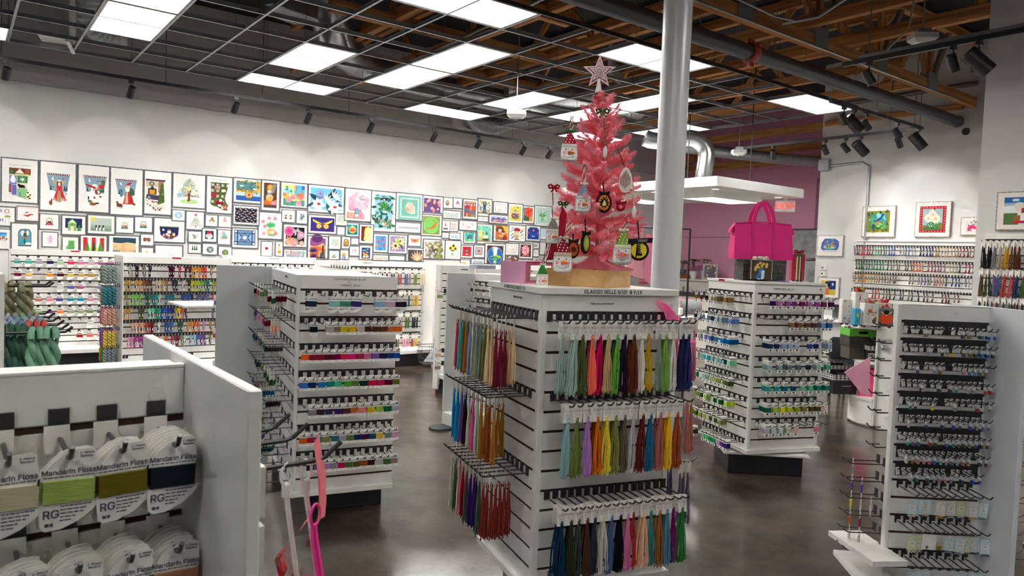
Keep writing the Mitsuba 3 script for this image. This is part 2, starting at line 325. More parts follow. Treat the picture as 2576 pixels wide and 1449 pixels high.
for x in gx: part('ceiling', 'main_tee', main, FR(x, gy[-1], ZG, 90))
for y in gy[1:-1]:
    j = round((9.86 - y) / PY)
    for i in range(len(gx) - 1):
        if (i - 7, j) in lcell and (i - 7, j + 1) in lcell and not (j in (3,) and (i - 7, j) in lcell): continue
        part('ceiling', 'cross_tee', cross, FR(gx[i] + .012, y, ZG))
wire = shape(MB().tube([[0, 0, 0.04], [.01, 0, .3], [-.008, .006, .6], [0, 0, ZR - ZG]], .0028, 5), mat('#77797b', .4, .7))
for x in gx[6::2]:
    for y in gy[::2]: part('ceiling', 'hanger_wire', wire, FR(x, y + .02, ZG))
names = ['nearest the left edge, two tiles long', 'beside the left edge panel', 'cut by the left edge of the picture', 'above the third track spot', 'long panel right of the third track spot', 'left of the lit pair above the tree',
         'near half of the lit pair left of the tree', 'large one cut by the top edge', 'long panel above the sixth track spot', 'above the hanging sensor left of the tree', 'large one behind the column and the star',
         'left of the column behind the tree', 'just behind the column', 'farthest left behind the tree', 'far one right of the column', 'nearest the short track by the white wall', 'outside the left edge', 'outside the left edge further in']
for (x, y, a, b), nm in zip(lights, names):
    k = thing('ceiling_light', 'flat white lit ceiling panel, ' + nm, 'ceiling light')
    w, h = a * PX - .03, b * PY - .03
    part(k, 'frame', shape(MB().box(0, w, 0, .012, 0, .05).box(0, w, h - .012, h, 0, .05).box(0, .012, 0, h, 0, .05).box(w - .012, w, 0, h, 0, .05).box(0, w, 0, h, .045, .05), WHITE), FR(x + .015, y + .015, ZG + .003))
    d = mikit.ply((np.array([[.012, .012, 0], [w - .012, .012, 0], [w - .012, h - .012, 0], [.012, h - .012, 0]]), np.array([[0, 3, 2, 1]])), CARD)
    d['emitter'] = {'type': 'area', 'radiance': {'type': 'rgb', 'value': [PANEL_RADIANCE * c for c in (1.0, .985, .93)]}}
    part(k, 'diffuser', d, FR(x + .015, y + .015, ZG + .006))
# the same grid of panels goes on over the part of the shop behind the camera
for i, (x, y) in enumerate([(0.5, 0.6), (0.5, -2.2), (4.2, 0.4), (4.2, -2.6), (7.2, -1.5), (-2.4, 2.5), (-2.4, -1.0), (10.2, 1.2), (10.2, -2.0)]):
    k = thing('ceiling_light', 'flat white lit ceiling panel behind the camera, %s' % ORD[i], 'ceiling light')
    d = mikit.ply((np.array([[0, 0, 0], [.58, 0, 0], [.58, 1.17, 0], [0, 1.17, 0.0]]), np.array([[0, 3, 2, 1]])), CARD)
    d['emitter'] = {'type': 'area', 'radiance': {'type': 'rgb', 'value': [PANEL_RADIANCE * c for c in (1.0, .985, .93)]}}
    part(k, 'frame', shape(boxmesh(-.015, .595, -.015, 1.185, .002, .05), WHITE), FR(x, y, ZG)); part(k, 'diffuser', d, FR(x, y, ZG))

# ---------------------------------------------------------------- track lights
def head_mesh(r, L):
    return MB().lathe([(0, L * .5), (r * .9, L * .5), (r, L * .46), (r, -L * .5), (r * .9, -L * .5), (r * .86, -L * .40), (0, -L * .40)], 18)
HEAD = {s: shape(head_mesh(*s), BLACK, smooth=35) for s in ((.042, .15), (.07, .24))}
STEM = shape(MB().box(-.03, .03, -.018, .018, -.035, 0).tube([[0, 0, -.03], [0, 0, -.1]], .009, 8), BLACK)
LENS = {s: shape(MB().lathe([(0, -s[1] * .42), (s[0] * .84, -s[1] * .42)], 16), CARD) for s in HEAD}
def spot(x, y, z, aim, label, size=(.042, .15), power=1.0, on=True, lamp=True):
    k = thing('track_spot', label, 'spotlight')
    part(k, 'stem', STEM, FR(x, y, z))
    c = np.array([x, y, z - .1 - size[1] * .3]); d = np.asarray(aim, float) - c; d /= np.linalg.norm(d)
    b = np.array([d[1], -d[0], 0]); b = b / (np.linalg.norm(b) + 1e-9); a = np.cross(b, d)
    R = np.eye(4); R[:3, 0], R[:3, 1], R[:3, 2], R[:3, 3] = a, np.cross(-d, a), -d, c
    part(k, 'head', HEAD[size], T(R))
    if lamp:
        l = dict(LENS[size]); l['emitter'] = {'type': 'area', 'radiance': {'type': 'rgb', 'value': [14.0] * 3}}
        if on: part(k, 'lens', l, T(R))
    if power:
        o = c + d * size[1] * .5
        scene[k + '_beam'] = {'type': 'spot', 'to_world': T().look_at(origin=o.tolist(), target=(o + d).tolist(), up=[0.01, 0.02, 1]), 'cutoff_angle': 38.0, 'beam_width': 8.0,
                              'intensity': {'type': 'rgb', 'value': [SPOT_POWER * power * c for c in (1, .95, .86)]}}
def track(label, a, b, rods, ztop=ZR):
    k = thing('light_track', label, 'light track'); a, b = np.asarray(a, float), np.asarray(b, float); d = (b - a) / np.linalg.norm(b - a); L = np.linalg.norm(b - a)
    deg = math.degrees(math.atan2(d[1], d[0]))
    part(k, 'rail', shape(MB().box(0, L, -.018, .018, 0, .035).box(0, L, -.008, .008, .035, .045), BLACK), FR(*a, deg))
    for t in rods:
        p = a + d * t; part(k, 'rod', shape(MB().tube([[0, 0, .03], [0, 0, ztop - a[2]]], .005, 6), mat('#6f7173', .4, .7)), FR(*p))
    return k
ZT = 3.585
track('long black track with nine spots facing the canvases', (-1.2, 10.4, ZT), (8.95, 10.4, ZT), (1.6, 3.35, 4.6, 5.9, 7.3, 9.0))
for i, x in enumerate((.45, 1.75, 3.04, 4.07, 5.07, 6.2, 7.08, 8.05, 8.66)):
    spot(x, 10.4, ZT, (x - .15, 11.2, 2.45), 'black track spot over the canvases, %s from the left' % ORD[i], power=(.9, .8, .9, 1.0, .5, .8, .5, .6, .4)[i], lamp=False)
k = track('black track crossing the top right corner', (6.82, 3.81, 3.5), (6.82, -.5, 3.5), (.25, 1.9, 3.4))
part(k, 'conduit', shape(MB().box(0, 3.4, -.02, .02, .045, .075), STEEL), FR(6.82, 3.65, 3.5, -90), label='shiny metal channel')
spot(6.82, 3.55, 3.5, (8.0, 2.4, 0.6), 'small lit spot at the left end of the top right track', power=.6)
spot(6.82, 2.82, 3.5, (8.2, 2.5, 0.8), 'small lit spot in the middle of the top right track', power=.6)
spot(6.82, 2.62, 3.5, (8.0, 1.2, 1.6), 'large black spot near the right edge of the top right track', (.07, .24), power=.5, lamp=False)
track('short black track running towards the white wall', (8.18, 4.70, 3.5), (10.56, 4.70, 3.5), (1.1, 2.15, 2.3))
for x, aim, sz, nm, on in ((8.5, (10.2, 4.2, .8), (.042, .15), 'silvery lit spot at the start of the short track', 1), (8.74, (10.5, 3.4, 1.2), (.07, .24), 'large black spot second on the short track', 1), (9.03, (11.0, 3.8, 1.0), (.042, .15), 'small black spot third on the short track', 1),
                           (9.85, (11.4, 3.6, .9), (.042, .15), 'small black spot near the end of the short track', 1), (10.45, (11.2, 3.2, 1.2), (.07, .24), 'large black spot at the corner of the two tracks', 0)):
    spot(x, 4.70, 3.5, aim, nm, sz, power=.35, lamp=bool(on))
track('black track running left from the corner past the pink wall', (10.55, 4.74, 3.5), (10.55, 7.7, 3.5), (.4, 2.0))
for y, aim, sz, nm, on in ((7.0, (11.4, 7.4, 1.5), (.042, .15), 'small spot in front of the pink wall', 0), (6.1, (11.6, 6.0, 2.2), (.042, .15), 'lit spot right of the pink wall edge', 1), (5.78, (11.6, 5.3, 2.3), (.042, .15), 'second small spot right of the pink wall edge', 1),
                           (5.55, (11.6, 4.9, 2.2), (.07, .24), 'large black spot beside the conduit', 0), (5.0, (11.6, 5.1, 2.5), (.042, .15), 'brightest small spot above the vase picture', 1)):
    spot(10.55, y, 3.5, aim, nm, sz, power=.8, lamp=bool(on))

# ---------------------------------------------------------------- ducts, conduits, sensors
def duct(kind, label, pts, r, ribs=.09, m=GALV, flex=False):
    k = thing(kind, label, 'duct'); pts = np.asarray(pts, float)
    seg = np.linalg.norm(np.diff(pts, axis=0), axis=1); s = np.concatenate([[0], np.cumsum(seg)])
    n = int(s[-1] / (.03 if flex else ribs)) + 2; t = np.linspace(0, s[-1], n)
    from scipy.interpolate import CubicSpline
    P = CubicSpline(s, pts, axis=0)(t) if len(pts) > 2 else np.stack([np.interp(t, s, pts[:, i]) for i in range(3)], 1)
    rr = np.full(n, r) if not flex else r * (1 + .035 * (np.arange(n) % 2))
    part(k, 'tube', shape(MB().tube(P, rr, 20), m, smooth=False if flex else 50))
    if not flex:
        for i in range(1, n - 1, max(1, int(.3 / ribs))):
            d = P[i + 1] - P[i - 1]; d /= np.linalg.norm(d); part(k, 'seam', shape(MB().tube([P[i] - d * .008, P[i] + d * .008], r * 1.02, 20, caps=False), STEEL, smooth=50))
    return k
FLEX = mat('#8f9496', .4, .5)
duct('air_duct', 'large shiny round duct dropping through the grid at the top', [(3.42, 8.3, 4.93), (3.45, 8.33, 4.5), (3.6, 8.5, 4.2), (4.1, 9.1, 4.1), (4.5, 9.55, 4.1)], .22, m=STEEL)
duct('air_duct', 'round duct running along the left wall above the grid', [(4.7, 9.75, 4.15), (6.2, 10.0, 4.15), (8.6, 10.0, 4.15)], .19)
duct('flexible_duct', 'ribbed flexible duct at the top left above the grid', [(1.25, 9.7, 4.75), (1.2, 9.9, 4.4), (1.3, 10.1, 4.12), (1.6, 10.2, 4.1)], .17, m=FLEX, flex=True)
duct('flexible_duct', 'ribbed flexible duct by the sixth track spot', [(8.3, 10.6, 4.1), (7.9, 10.8, 3.95), (7.4, 10.8, 3.86), (7.15, 10.8, 4.0)], .15, m=FLEX, flex=True)
duct('air_duct', 'round duct behind the star of the tree', [(6.9, 9.4, 4.2), (8.2, 9.0, 4.2), (9.4, 8.9, 4.2)], .2)
duct('elbow_duct', 'shiny elbow duct dropping behind the column to the canopy', [(8.5, 7.9, 3.46), (8.84, 7.65, 3.46), (9.13, 7.43, 3.47), (9.24, 7.345, 3.37), (9.27, 7.32, 3.17), (9.265, 7.33, 2.80)], .13, m=STEEL)
duct('air_duct', 'long round duct crossing in front of the pink wall', [(9.9, 8.4, 3.55), (11.6, 7.8, 3.5), (12.6, 7.3, 3.48)], .1)
k = thing('air_diffuser', 'white square air diffuser by the flexible duct at the top left', 'diffuser'); put(k, shape(MB().cbox(-.02, .02, -.3, .3, -.3, .3).box(-.3, -.02, -.22, .22, -.22, .22), WHITE), FR(1.0, 9.6, 3.98, -12))
k = thing('air_diffuser', 'white framed air diffuser above the sixth track spot', 'diffuser'); put(k, shape(MB().box(-.25, .25, -.04, .04, -.2, -.15).box(-.25, .25, -.04, .04, .15, .2).box(-.25, -.2, -.04, .04, -.2, .2).box(.2, .25, -.04, .04, -.2, .2).box(-.2, .2, 0, .02, -.15, .15), WHITE), FR(7.1, 10.9, 3.92, 10))
k = thing('air_diffuser', 'pale ribbed return grille beside the star', 'diffuser'); put(k, shape(MB().box(-.3, .3, -.02, .02, -.2, .2), WHITE2), FR(7.1, 7.2, 4.2, 30))
for i in range(9): part(k, 'louvre', shape(boxmesh(-.27, .27, -.03, -.02, -.17 + i * .04, -.15 + i * .04), GREY), FR(7.1, 7.2, 4.2, 30))
k = thing('fan_unit', 'grey fan control box beside the big duct', 'fan unit'); put(k, shape(MB().cbox(-.25, .25, -.2, .2, -.15, .15, .01).box(-.3, -.25, -.06, .06, -.1, .1), GALV), FR(3.0, 8.3, 4.32, 20))
def conduit(label, pts, r=.012, m=GALV):
    k = thing('conduit', label, 'conduit'); put(k, shape(MB().tube(pts, r, 8), m, smooth=40)); return k
conduit('metal conduit fixed below the long wooden truss', [(2.8, 4.40, 3.92), (5.6, 4.40, 3.92), (8.6, 4.40, 3.91), (10.9, 4.41, 3.92)])
conduit('second metal conduit on top of the truss chord', [(3.2, 4.42, 4.1), (5.8, 4.42, 4.1), (6.4, 4.3, 4.0), (6.6, 4.2, 3.98)])
conduit('conduit bending up from the truss to the top right', [(6.6, 4.35, 3.99), (6.75, 4.05, 4.02), (6.85, 3.7, 4.22), (6.85, 1.5, 4.3)], .016)
conduit('thin straight pipe crossing behind the column', [(4.4, 4.4, 4.05), (4.6, 6.5, 4.05), (4.7, 8, 4.05)], .014)
conduit('flexible conduit feeding the short track', [(8.2, 4.72, 3.55), (8.22, 4.7, 3.7), (8.5, 4.6, 3.8), (8.5, 4.5, 4.1)], .008)
conduit('flexible conduit feeding the top right track', [(6.9, 3.7, 3.56), (7.0, 3.5, 3.62), (7.02, 3.3, 3.8), (7.0, 3.2, 4.6)], .008)
conduit('conduit bending down the white wall right of the pink wall', [(11.57, 6.7, 3.25), (11.57, 6.05, 3.27), (11.57, 5.93, 3.2), (11.57, 5.92, 0.6)], .018)
conduit('thin conduit at the corner of the pink wall', [(13.45, 7.9, 3.3), (13.45, 7.9, 1.7)], .015, mat('#9a6f88', .5))
put(thing('junction_box', 'grey junction box at the edge of the pink wall', 'junction box'), shape(MB().cbox(-.04, .04, -.09, .09, -.09, .09), GREY), FR(11.56, 6.68, 3.27))
def sensor(label, x, y, z, deg, rod):
    k = thing('ceiling_sensor', label, 'sensor')
    part(k, 'body', shape(MB().mesh(trimesh.convex.convex_hull(np.array([[sx * a, sy * b, c] for sx in (-1, 1) for sy in (-1, 1) for a, b, c in ((.11, .08, 0), (.11, .08, .05), (.07, .05, -.035))]))), WHITE), FR(x, y, z, deg))
    part(k, 'lens', shape(MB().lathe([(0, -.052), (.03, -.045), (.042, -.03)], 14), mat('#d5d5d2', .3), smooth=40), FR(x, y, z, deg))
    part(k, 'junction_box', shape(boxmesh(-.06, .06, -.04, .04, .05, .1), GALV), FR(x, y, z, deg)); part(k, 'rod', shape(MB().tube([[0, 0, .1], [0, 0, rod]], .008, 6), GALV), FR(x, y, z, deg))
sensor('white ceiling sensor hanging above the top right track', 7.19, 3.25, 3.72, -40, 1.2)
sensor('white ceiling sensor hanging left of the tree', 5.21, 6.88, 3.2, -40, 1.4)
sensor('white ceiling sensor at the end of the track by the pink wall', 10.2, 7.4, 3.38, -40, 1.2)
for i, x in enumerate((5.6, 6.2, 6.9, 7.6, 8.2)):
    k = thing('loose_wire', 'thin loose hanger wire under the roof right of the column, %s from the left' % ORD[i], 'wire')
    q = np.random.default_rng(i); pp = np.stack([x + np.cumsum(q.normal(0, .012, 12)), 5.05 - np.cumsum(q.normal(0, .012, 12)), np.linspace(4.7, 3.75, 12)], 1)
    put(k, shape(MB().tube(pp, .004, 5), mat('#8b8d8f', .4, .6)))

# ---------------------------------------------------------------- column
k = thing('round_column', 'tall white round column right of the pink tree', 'column')
principled('m_column', plaster('#e4e5e7', .02), 0.3, specular=0.5)
put(k, shape(MB().lathe([(.098, 0), (.098, ZR)], 40), 'm_column', smooth=50), FR(3.893, 3.372, 0))

# ---------------------------------------------------------------- canopy over the service desk
k = thing('ceiling_canopy', 'white suspended canopy in front of the pink wall', 'canopy')
cx0, cx1, cy0, cy1, cz = 8.3, 10.45, 6.35, 9.6, 2.62
part(k, 'slab', shape(MB().cbox(cx0, cx1, cy0, cy1, cz, cz + .14, .006), WHITE))
for i, (a, b, c, d) in enumerate([(8.75, 9.95, 6.75, 7.35), (8.6, 9.4, 8.0, 8.6)]):
    part(k, 'light_box', shape(MB().box(a, b, c, c + .03, cz - .1, cz).box(a, b, d - .03, d, cz - .1, cz).box(a, a + .03, c, d, cz - .1, cz).box(b - .03, b, c, d, cz - .1, cz), WHITE))
    q = mikit.ply((np.array([[a + .03, c + .03, cz - .09], [b - .03, c + .03, cz - .09], [b - .03, d - .03, cz - .09], [a + .03, d - .03, cz - .09]]), np.array([[0, 3, 2, 1]])), CARD)
    q['emitter'] = {'type': 'area', 'radiance': {'type': 'rgb', 'value': [8, 7.8, 7.2]}}
    part(k, 'diffuser', q)
for x, y in ((8.62, 6.62), (10.15, 6.6), (8.55, 7.7)):
    q = dict(shape(MB().lathe([(0, -.004), (.05, -.004)], 16), CARD)); q['emitter'] = {'type': 'area', 'radiance': {'type': 'rgb', 'value': [10, 9.5, 9]}}
    part(k, 'downlight', q, FR(x, y, cz))
part(k, 'rod', shape(MB().tube([[8.7, 7.2, cz + .14], [8.7, 7.2, 4.8]], .008, 6), BLACK)); part(k, 'rod', shape(MB().tube([[9.4, 6.6, cz + .14], [9.4, 6.6, 4.8]], .008, 6), BLACK))
k = thing('exit_sign', 'EXIT sign with red letters hanging under the right end of the canopy', 'exit sign')
part(k, 'housing', shape(MB().cbox(-.15, .15, -.02, .02, -.09, .09, .008).box(-.03, .03, -.012, .012, .09, .12), mat('#efe6e4', .4)), FR(10.38, 6.62, 2.5, -62))
d = dict(shape(MB().add(*text('EXIT', .085, .004, True)), mat('#d8261c'))); d['emitter'] = {'type': 'area', 'radiance': {'type': 'rgb', 'value': [1.6, .12, .1]}}
part(k, 'letters', d, FR(10.38, 6.62, 2.5, -62).translate([-.012, -.021, 0]), label='red EXIT lettering')
d = dict(shape(MB().plate([(0, -.03), (.03, 0), (0, .03)], -.004, 0), mat('#d8261c'))); d['emitter'] = {'type': 'area', 'radiance': {'type': 'rgb', 'value': [1.6, .12, .1]}}
part(k, 'arrow', d, FR(10.38, 6.62, 2.5, -62).translate([.115, -.021, 0]))
# ================================================================ slatwall displays
P = 0.0762                                  # one slat
GAPZ = 0.011
class Face:
    """one slatwall face: x runs right along it as seen from outside, -y points out of it"""
    def __init__(self, rack, x, y, deg, w, z0, n, ztop, name):
        self.rack, self.x, self.y, self.deg, self.w, self.z0, self.n, self.name = rack, x, y, deg, w, z0, n, name
        self.F = FR(x, y, 0, deg)
        part(rack, 'groove_board', shape(boxmesh(0, w, .006, .018, z0 - n * P, z0), GROOVE), self.F)
        part(rack, 'header', shape(MB().cbox(0, w, 0, .018, z0, ztop, .002), WHITE), self.F)
        s = shape(MB().box(0, w, 0, .009, -P, -GAPZ), WHITE)
        for k in range(n): part(rack, 'slat', s, FR(x, y, z0 - k * P, deg))
    def at(self, u, k, out=0.0, dz=0.0, tilt=0.0, yaw=0.0):
        m = self.F.translate([float(u), float(-out), float(self.z0 - k * P - .03 + dz)])
        if yaw: m = m.rotate([0, 0, 1], float(yaw))
        if tilt: m = m.rotate([0, 1, 0], float(tilt))
        return m
def hook_mesh(L, r=.0026):
    return MB().box(-.012, .012, -.004, .001, -.009, .030).tube([[0, -.003, 0], [0, -L + .012, -.001], [0, -L, .003], [0, -L - .014, .016]], r, 6)
HOOKS = {}
def hook(face, u, k, L=.15, r=.0026):
    if (L, r) not in HOOKS: HOOKS[L, r] = shape(hook_mesh(L, r), HOOK)
    part(face.rack, 'hook', HOOKS[L, r], face.at(u, k))
TICKET = shape(MB().plate([(-.011, -.034), (.011, -.034), (.011, .006), (-.011, .006)], -.0006, 0), TAG)
def ticket(face, u, k, out=.012, tilt=0): part(face.rack, 'price_ticket', TICKET, face.at(u, k, out, 0, tilt))

# ---- thread cards -------------------------------------------------
WING = [(-.034, -.030), (-.031, -.020), (-.021, -.006), (-.008, .006), (.008, .012), (.026, .013), (.033, .010), (.0345, -.024), (.033, -.029), (.030, -.030), (.030, -.062), (.034, -.063), (.039, -.060), (.041, -.063),
        (.032, -.077), (.014, -.091), (-.008, -.100), (-.026, -.101), (-.032, -.094), (-.034, -.068), (-.032, -.063), (-.027, -.062), (-.027, -.030)]
def rrect(x0, z0, x1, z1, r=.006):
    return list(sbox(x0 + r, z0 + r, x1 - r, z1 - r).buffer(r, quad_segs=2).exterior.coords)[:-1]
def bobbin(w, top, bot, t0, t1, n=.003):
    return [(-w, t1 + .002), (-w, top - .004), (-w + .004, top), (w - .004, top), (w, top - .004), (w, t1 + .002), (w - n, t1), (w - n, t0), (w, t0 - .002), (w, bot + .005), (w - .004, bot), (-w + .004, bot), (-w, bot + .005), (-w, t0 - .002), (-w + n, t0), (-w + n, t1)]
BOB = bobbin(.0205, .010, -.074, -.053, -.019)
BRD = bobbin(.0215, .011, -.062, -.046, -.016)
def ridges(x0, x1, z0, z1, d, n):
    """wound thread: a block whose front and back carry n rounded turns"""
    zs = np.linspace(z0, z1, 2 * n + 1); ys = np.where(np.arange(2 * n + 1) % 2, -d, -d * .78)
    front = [(y, z) for y, z in zip(ys, zs)]; prof = front + [(-y, z) for y, z in front[::-1]]
    pg = Polygon(prof); v2, f = triangulate_polygon(pg, engine='earcut'); m = trimesh.creation.extrude_triangulation(v2, f, x1 - x0)
    v = np.array(m.vertices); return (np.stack([x0 + v[:, 2], v[:, 0], v[:, 1]], 1), np.array(m.faces))
STYLE = {}
def style(name, board, band, d, n, scale=1.0, lines=()):
    b = MB().plate([(x * scale, z * scale) for x, z in board], -.0007, .0007)
    x0, x1, z0, z1 = [c * scale for c in band]
    t = MB().add(*ridges(x0, x1, z0, z1, d, n)) if n else MB().cbox(x0, x1, -d, d, z0, z1, d * .45)
    STYLE[name] = {'board': shape(b, CARD), 'thread': shape(t, CARD)}
    if lines:
        l = MB()
        for q in lines:
            if isinstance(q[0], str): m = text(q[0], q[1] * scale, .0003, True); v = m[0] + np.array([q[2] * scale, -.0007, q[3] * scale]); l.add(v, m[1])
            else: l.box(q[0] * scale, q[1] * scale, -.0012, -.0006, q[2] * scale, q[3] * scale)
        STYLE[name]['print'] = shape(l, INK)
def smalllines(x0, x1, zs, h=.0016, seed=1):
    q = random.Random(seed); out = []
    for z in zs:
        x = x0
        while x < x1 - .003:
            w = q.uniform(.003, .008); out.append((x, min(x + w, x1), z - h / 2, z + h / 2)); x += w + .0014
    return out
style('floss', WING, (-.030, .033, -.062, -.030), .0042, 14, .93, [('Mandarin Floss', .0068, 0.001, -.0185), ('6-Strand', .0030, .022, .0065), ('Bamboo', .0030, .022, .0020), ('RG', .011, -.019, -.077)] +
      smalllines(-.030, .033, [-.0255], .0013, 3) + smalllines(-.008, .030, [-.067], .0014, 4) + smalllines(-.008, .026, [-.072], .0014, 5) + smalllines(-.008, .020, [-.077], .0014, 6) + smalllines(-.008, .012, [-.082], .0014, 8) + smalllines(-.008, .006, [-.087], .0014, 8) + smalllines(-.026, -.016, [-.092], .004, 7))
style('lame', WING, (-.030, .033, -.062, -.030), .004, 6, .93, [('Silk Lame Braid', .0075, 0, -.018), ('RG', .012, -.018, -.078)] + smalllines(-.006, .024, [-.070, -.076], .0015, 2))
style('wing', WING, (-.030, .033, -.062, -.030), .004, 0, .93, [(-.028, .028, -.022, -.016)])
style('wingfar', WING, (-.030, .033, -.062, -.030), .005, 0, 1.12, [(-.026, .024, -.022, -.015)])
style('braid', BRD, (-.0205, .0205, -.046, -.016), .0035, 4, 1.0, [('Twinkle', .0080, 0, -.0075), (-.006, .008, -.054, -.0525)])
style('braidback', BRD, (-.0205, .0205, -.046, -.016), .0034, 0, 1.0)
style('bobbin', BOB, (-.0195, .0195, -.053, -.019), .0035, 0, 1.0, [(-.014, .013, -.0125, -.009), (-.008, .008, -.070, -.058)])
style('bobbinback', BOB, (-.0195, .0195, -.053, -.019), .0034, 0, 1.0)
style('wingback', WING, (-.030, .033, -.062, -.030), .0035, 0, .93)
def card(kind, st, h, at, label, cat='thread card', group=None):
    k = thing(kind, label, cat, group)
    s = STYLE[st]
    part(k, 'board', s['board'], at); part(k, 'thread', s['thread'], at, mat(h))
    if 'print' in s: part(k, 'print', s['print'], at)
    return k
STUFF = {}
def hang_cards(face, k, row, kind, st, back, noun, where, L=.15, gap=.0105, x0=.045, x1=None, tick=True, limit=10**9, out0=.118, thr=None, yaw0=0):
    """row: entries 'hex' or 'hex*n' (n cards deep), '-' empty hook, '.' nothing; evenly spread along the face"""
    row = row.split(); x1 = face.w - .035 if x1 is None else x1
    for i, e in enumerate(row):
        u = x0 + (x1 - x0) * (i / max(1, len(row) - 1)) + rnd.uniform(-.004, .004)
        if e == '.': continue
        hook(face, u, k, L)
        if tick and rnd.random() < .5: ticket(face, u + rnd.uniform(-.01, .01), k, .010, rnd.uniform(-14, 14))
        if e == '-': continue
        h, _, n = e.partition('*'); n = int(n or 1)
        row_n = ORD[k // 2 if thr is None else thr]
        for j in range(n):
            o = (L - .03 if n > 1 else min(L - .03, out0 + rnd.uniform(-.012, .004))) - j * gap
            if o < .02: break
            a = face.at(u + rnd.uniform(-.0015, .0015), k, o, -.002, rnd.uniform(-3, 3), yaw0 + rnd.uniform(-6, 6))
            lab = '%s %s, %s hook of the %s row, %s' % (cname(h), noun, ORD[i], row_n, where) if j == 0 else '%s %s %s behind the %s card, %s row, %s' % (cname(h), noun, NUM[j], ORD[i], row_n, where)
            if _count.get(kind, 0) < limit: card(kind, st if j == 0 else back, h, a, lab, group=noun + 's, ' + where)
            else: STUFF.setdefault(kind, []).append((back, h, a))

# ================================================================ spinner tower with floss bobbins (right)
def tower(kind, label, c, th, wr, wl, z0, n, ztop, cap=.02, cat='display rack', zb=None):
    k = thing(kind, label, cat)
    u = np.array([math.cos(math.radians(th)), math.sin(math.radians(th))]); v = np.array([-u[1], u[0]]); c = np.asarray(c)
    zb = z0 - n * P if zb is None else zb
    core = MB().box(.018, wr - .018, .018, wl - .018, zb, ztop - .002)
    part(k, 'core', shape(core, WHITE), FR(*c, 0, th))
    for x, y in ((0, 0), (wr - .022, 0), (0, wl - .022), (wr - .022, wl - .022)):
        part(k, 'corner_post', shape(MB().cbox(x - .002, x + .024, y - .002, y + .024, zb, ztop, .002), WHITE), FR(*c, 0, th))
    if cap: part(k, 'top_board', shape(MB().cbox(-.012, wr + .012, -.012, wl + .012, ztop, ztop + cap, .002), WHITE), FR(*c, 0, th))
    part(k, 'bottom_board', shape(MB().cbox(-.02, wr + .02, -.02, wl + .02, zb - .03, zb, .002), WHITE), FR(*c, 0, th))
    fr = Face(k, *(c), th, wr, z0, n, ztop, 'front'); fl = Face(k, *(c + wl * v), th - 90, wl, z0, n, ztop, 'left')
    return k, fr, fl, u, v
c = np.array([4.574, 3.12]); TH = -21.0
rt, RTF, RTL, u, v = tower('floss_spinner', 'white spinning rack of small floss cards with a pink tote on top', c, TH, .598, .62, 1.355, 15, 1.418, .02)
ctr = c + .3 * u + .31 * v
part(rt, 'base', shape(MB().cbox(-.27, .27, -.27, .27, 0, .150, .004), mat('#101218', .35)), FR(*ctr, 0, -42), label='black base')
part(rt, 'base_board', shape(MB().cbox(-.31, .31, -.31, .31, .150, .168, .002), WHITE), FR(*ctr, 0, -42))
part(rt, 'spindle', shape(MB().tube([[0, 0, .165], [0, 0, .21]], .05, 12), BLACK), FR(*ctr, 0))
part(rt, 'header_print', shape(MB().add(*text('ESSENTIALS $3.25', .014, .0006)), INK), FR(*c, 0, TH).translate([.24, -.0005, 1.385]))
part(rt, 'red_label', shape(boxmesh(.16, .24, -.0135, -.011, .004, .018), mat('#a8202c')), FR(*(c + .62 * v), 1.418, TH - 90), label='red label strip')
for z in (1.39, 1.09): part(rt, 'plug', shape(MB().lathe([(.006, 0), (.006, .003), (0, .003)], 10), mat('#55565a')), FR(*c, 0, TH).translate([.56, 0, z]).rotate([1, 0, 0], 90))
R = ['221a44*2 b56a95*3 8a4080*2 6a2a6a 6a1f50*2 a05a92*2 8a3a80*2 6a204f*2 45153c*3',
     '- - - 7a5a48*2 6f4a3a*4 5a3a2a*2 4a3228*3 5f7fa5*5 1f5085*4', '1a3055*8 1a2a50*2 7f94ac*2 8fa3bd*2 9fb4cf - 24467f*2 18244f . 8398ad*7',
     '85a3ac*7 75898f*3 5a6c70*6 47605f*2 15283a*2 86a99a*5 3f9070*3', '2a8a82*6 20858a*2 145f72*3 10415a*2 63a58c*2 4f9f7a*3 12705a*4 0f6a58*5',
     '0d5a48*8 92a545*4 c8cf20*2 a5bb1a*4 7f8a1a*2 7a6a30*3 4a3d20*2 4a3a20*3 e0b5b5', 'a9a3b0*7 a8b5b0*5 b5bfc8*3 a5b590*4 d8a0a5 - - c8607a -']
for i, r in enumerate(R): hang_cards(RTF, 2 * i, r, 'floss_card', 'bobbin', 'bobbinback', 'floss card', 'tote spinner right face', limit=296, x0=.07 if i != 1 else .04)
Lr = ['7a4f25 4f2a1c 1f1a1a c5c0a5*2 7a6f4a*7 - 8f6f45*7 - -', '222222 a5b5bd*2 6a7fa0 5f6a85 1f2a40 9fb0bd*3 8598a5*6 - 5a80c5*7 -', '222222 9a98a0*2 4a68b0 4f5aa0*3 1a6f95 0f7ac0*3 0f508a*8 .',
      '2040a0 cfd8d5*2 7ab5ad 3f9aa5 1a8a9f*2 8fb5b5*2 8ab5b0 6f9fa5 15383a 8fd5b5*6 -', '1f8a70 138a70*2 e0e5e0 85b0a0 6a9a8a a5b060 8fa045 7a8a40 5a7530 3a5020*5 -', 'd0d070*4 6a8030 2a3f1a 8fb550*4 . 0f4a20 12502a*4 b5c850*7 -',
      '9aad2a*3 3a6a1f*2 8f9a3f*2 a5a055 45501f 3a4520 7a8f50*6 - -', '2a4520 2f4a25*4 - - 7ab58a 4fb575 1f9055 1a8f55 b08fb8 5f3a70 3a2a80*4 -']
for i, r in enumerate(Lr): hang_cards(RTL, 2 * i, r, 'floss_bobbin', 'bobbin', 'bobbinback', 'floss bobbin', 'tote spinner left face', limit=290, x0=.02, x1=.57)
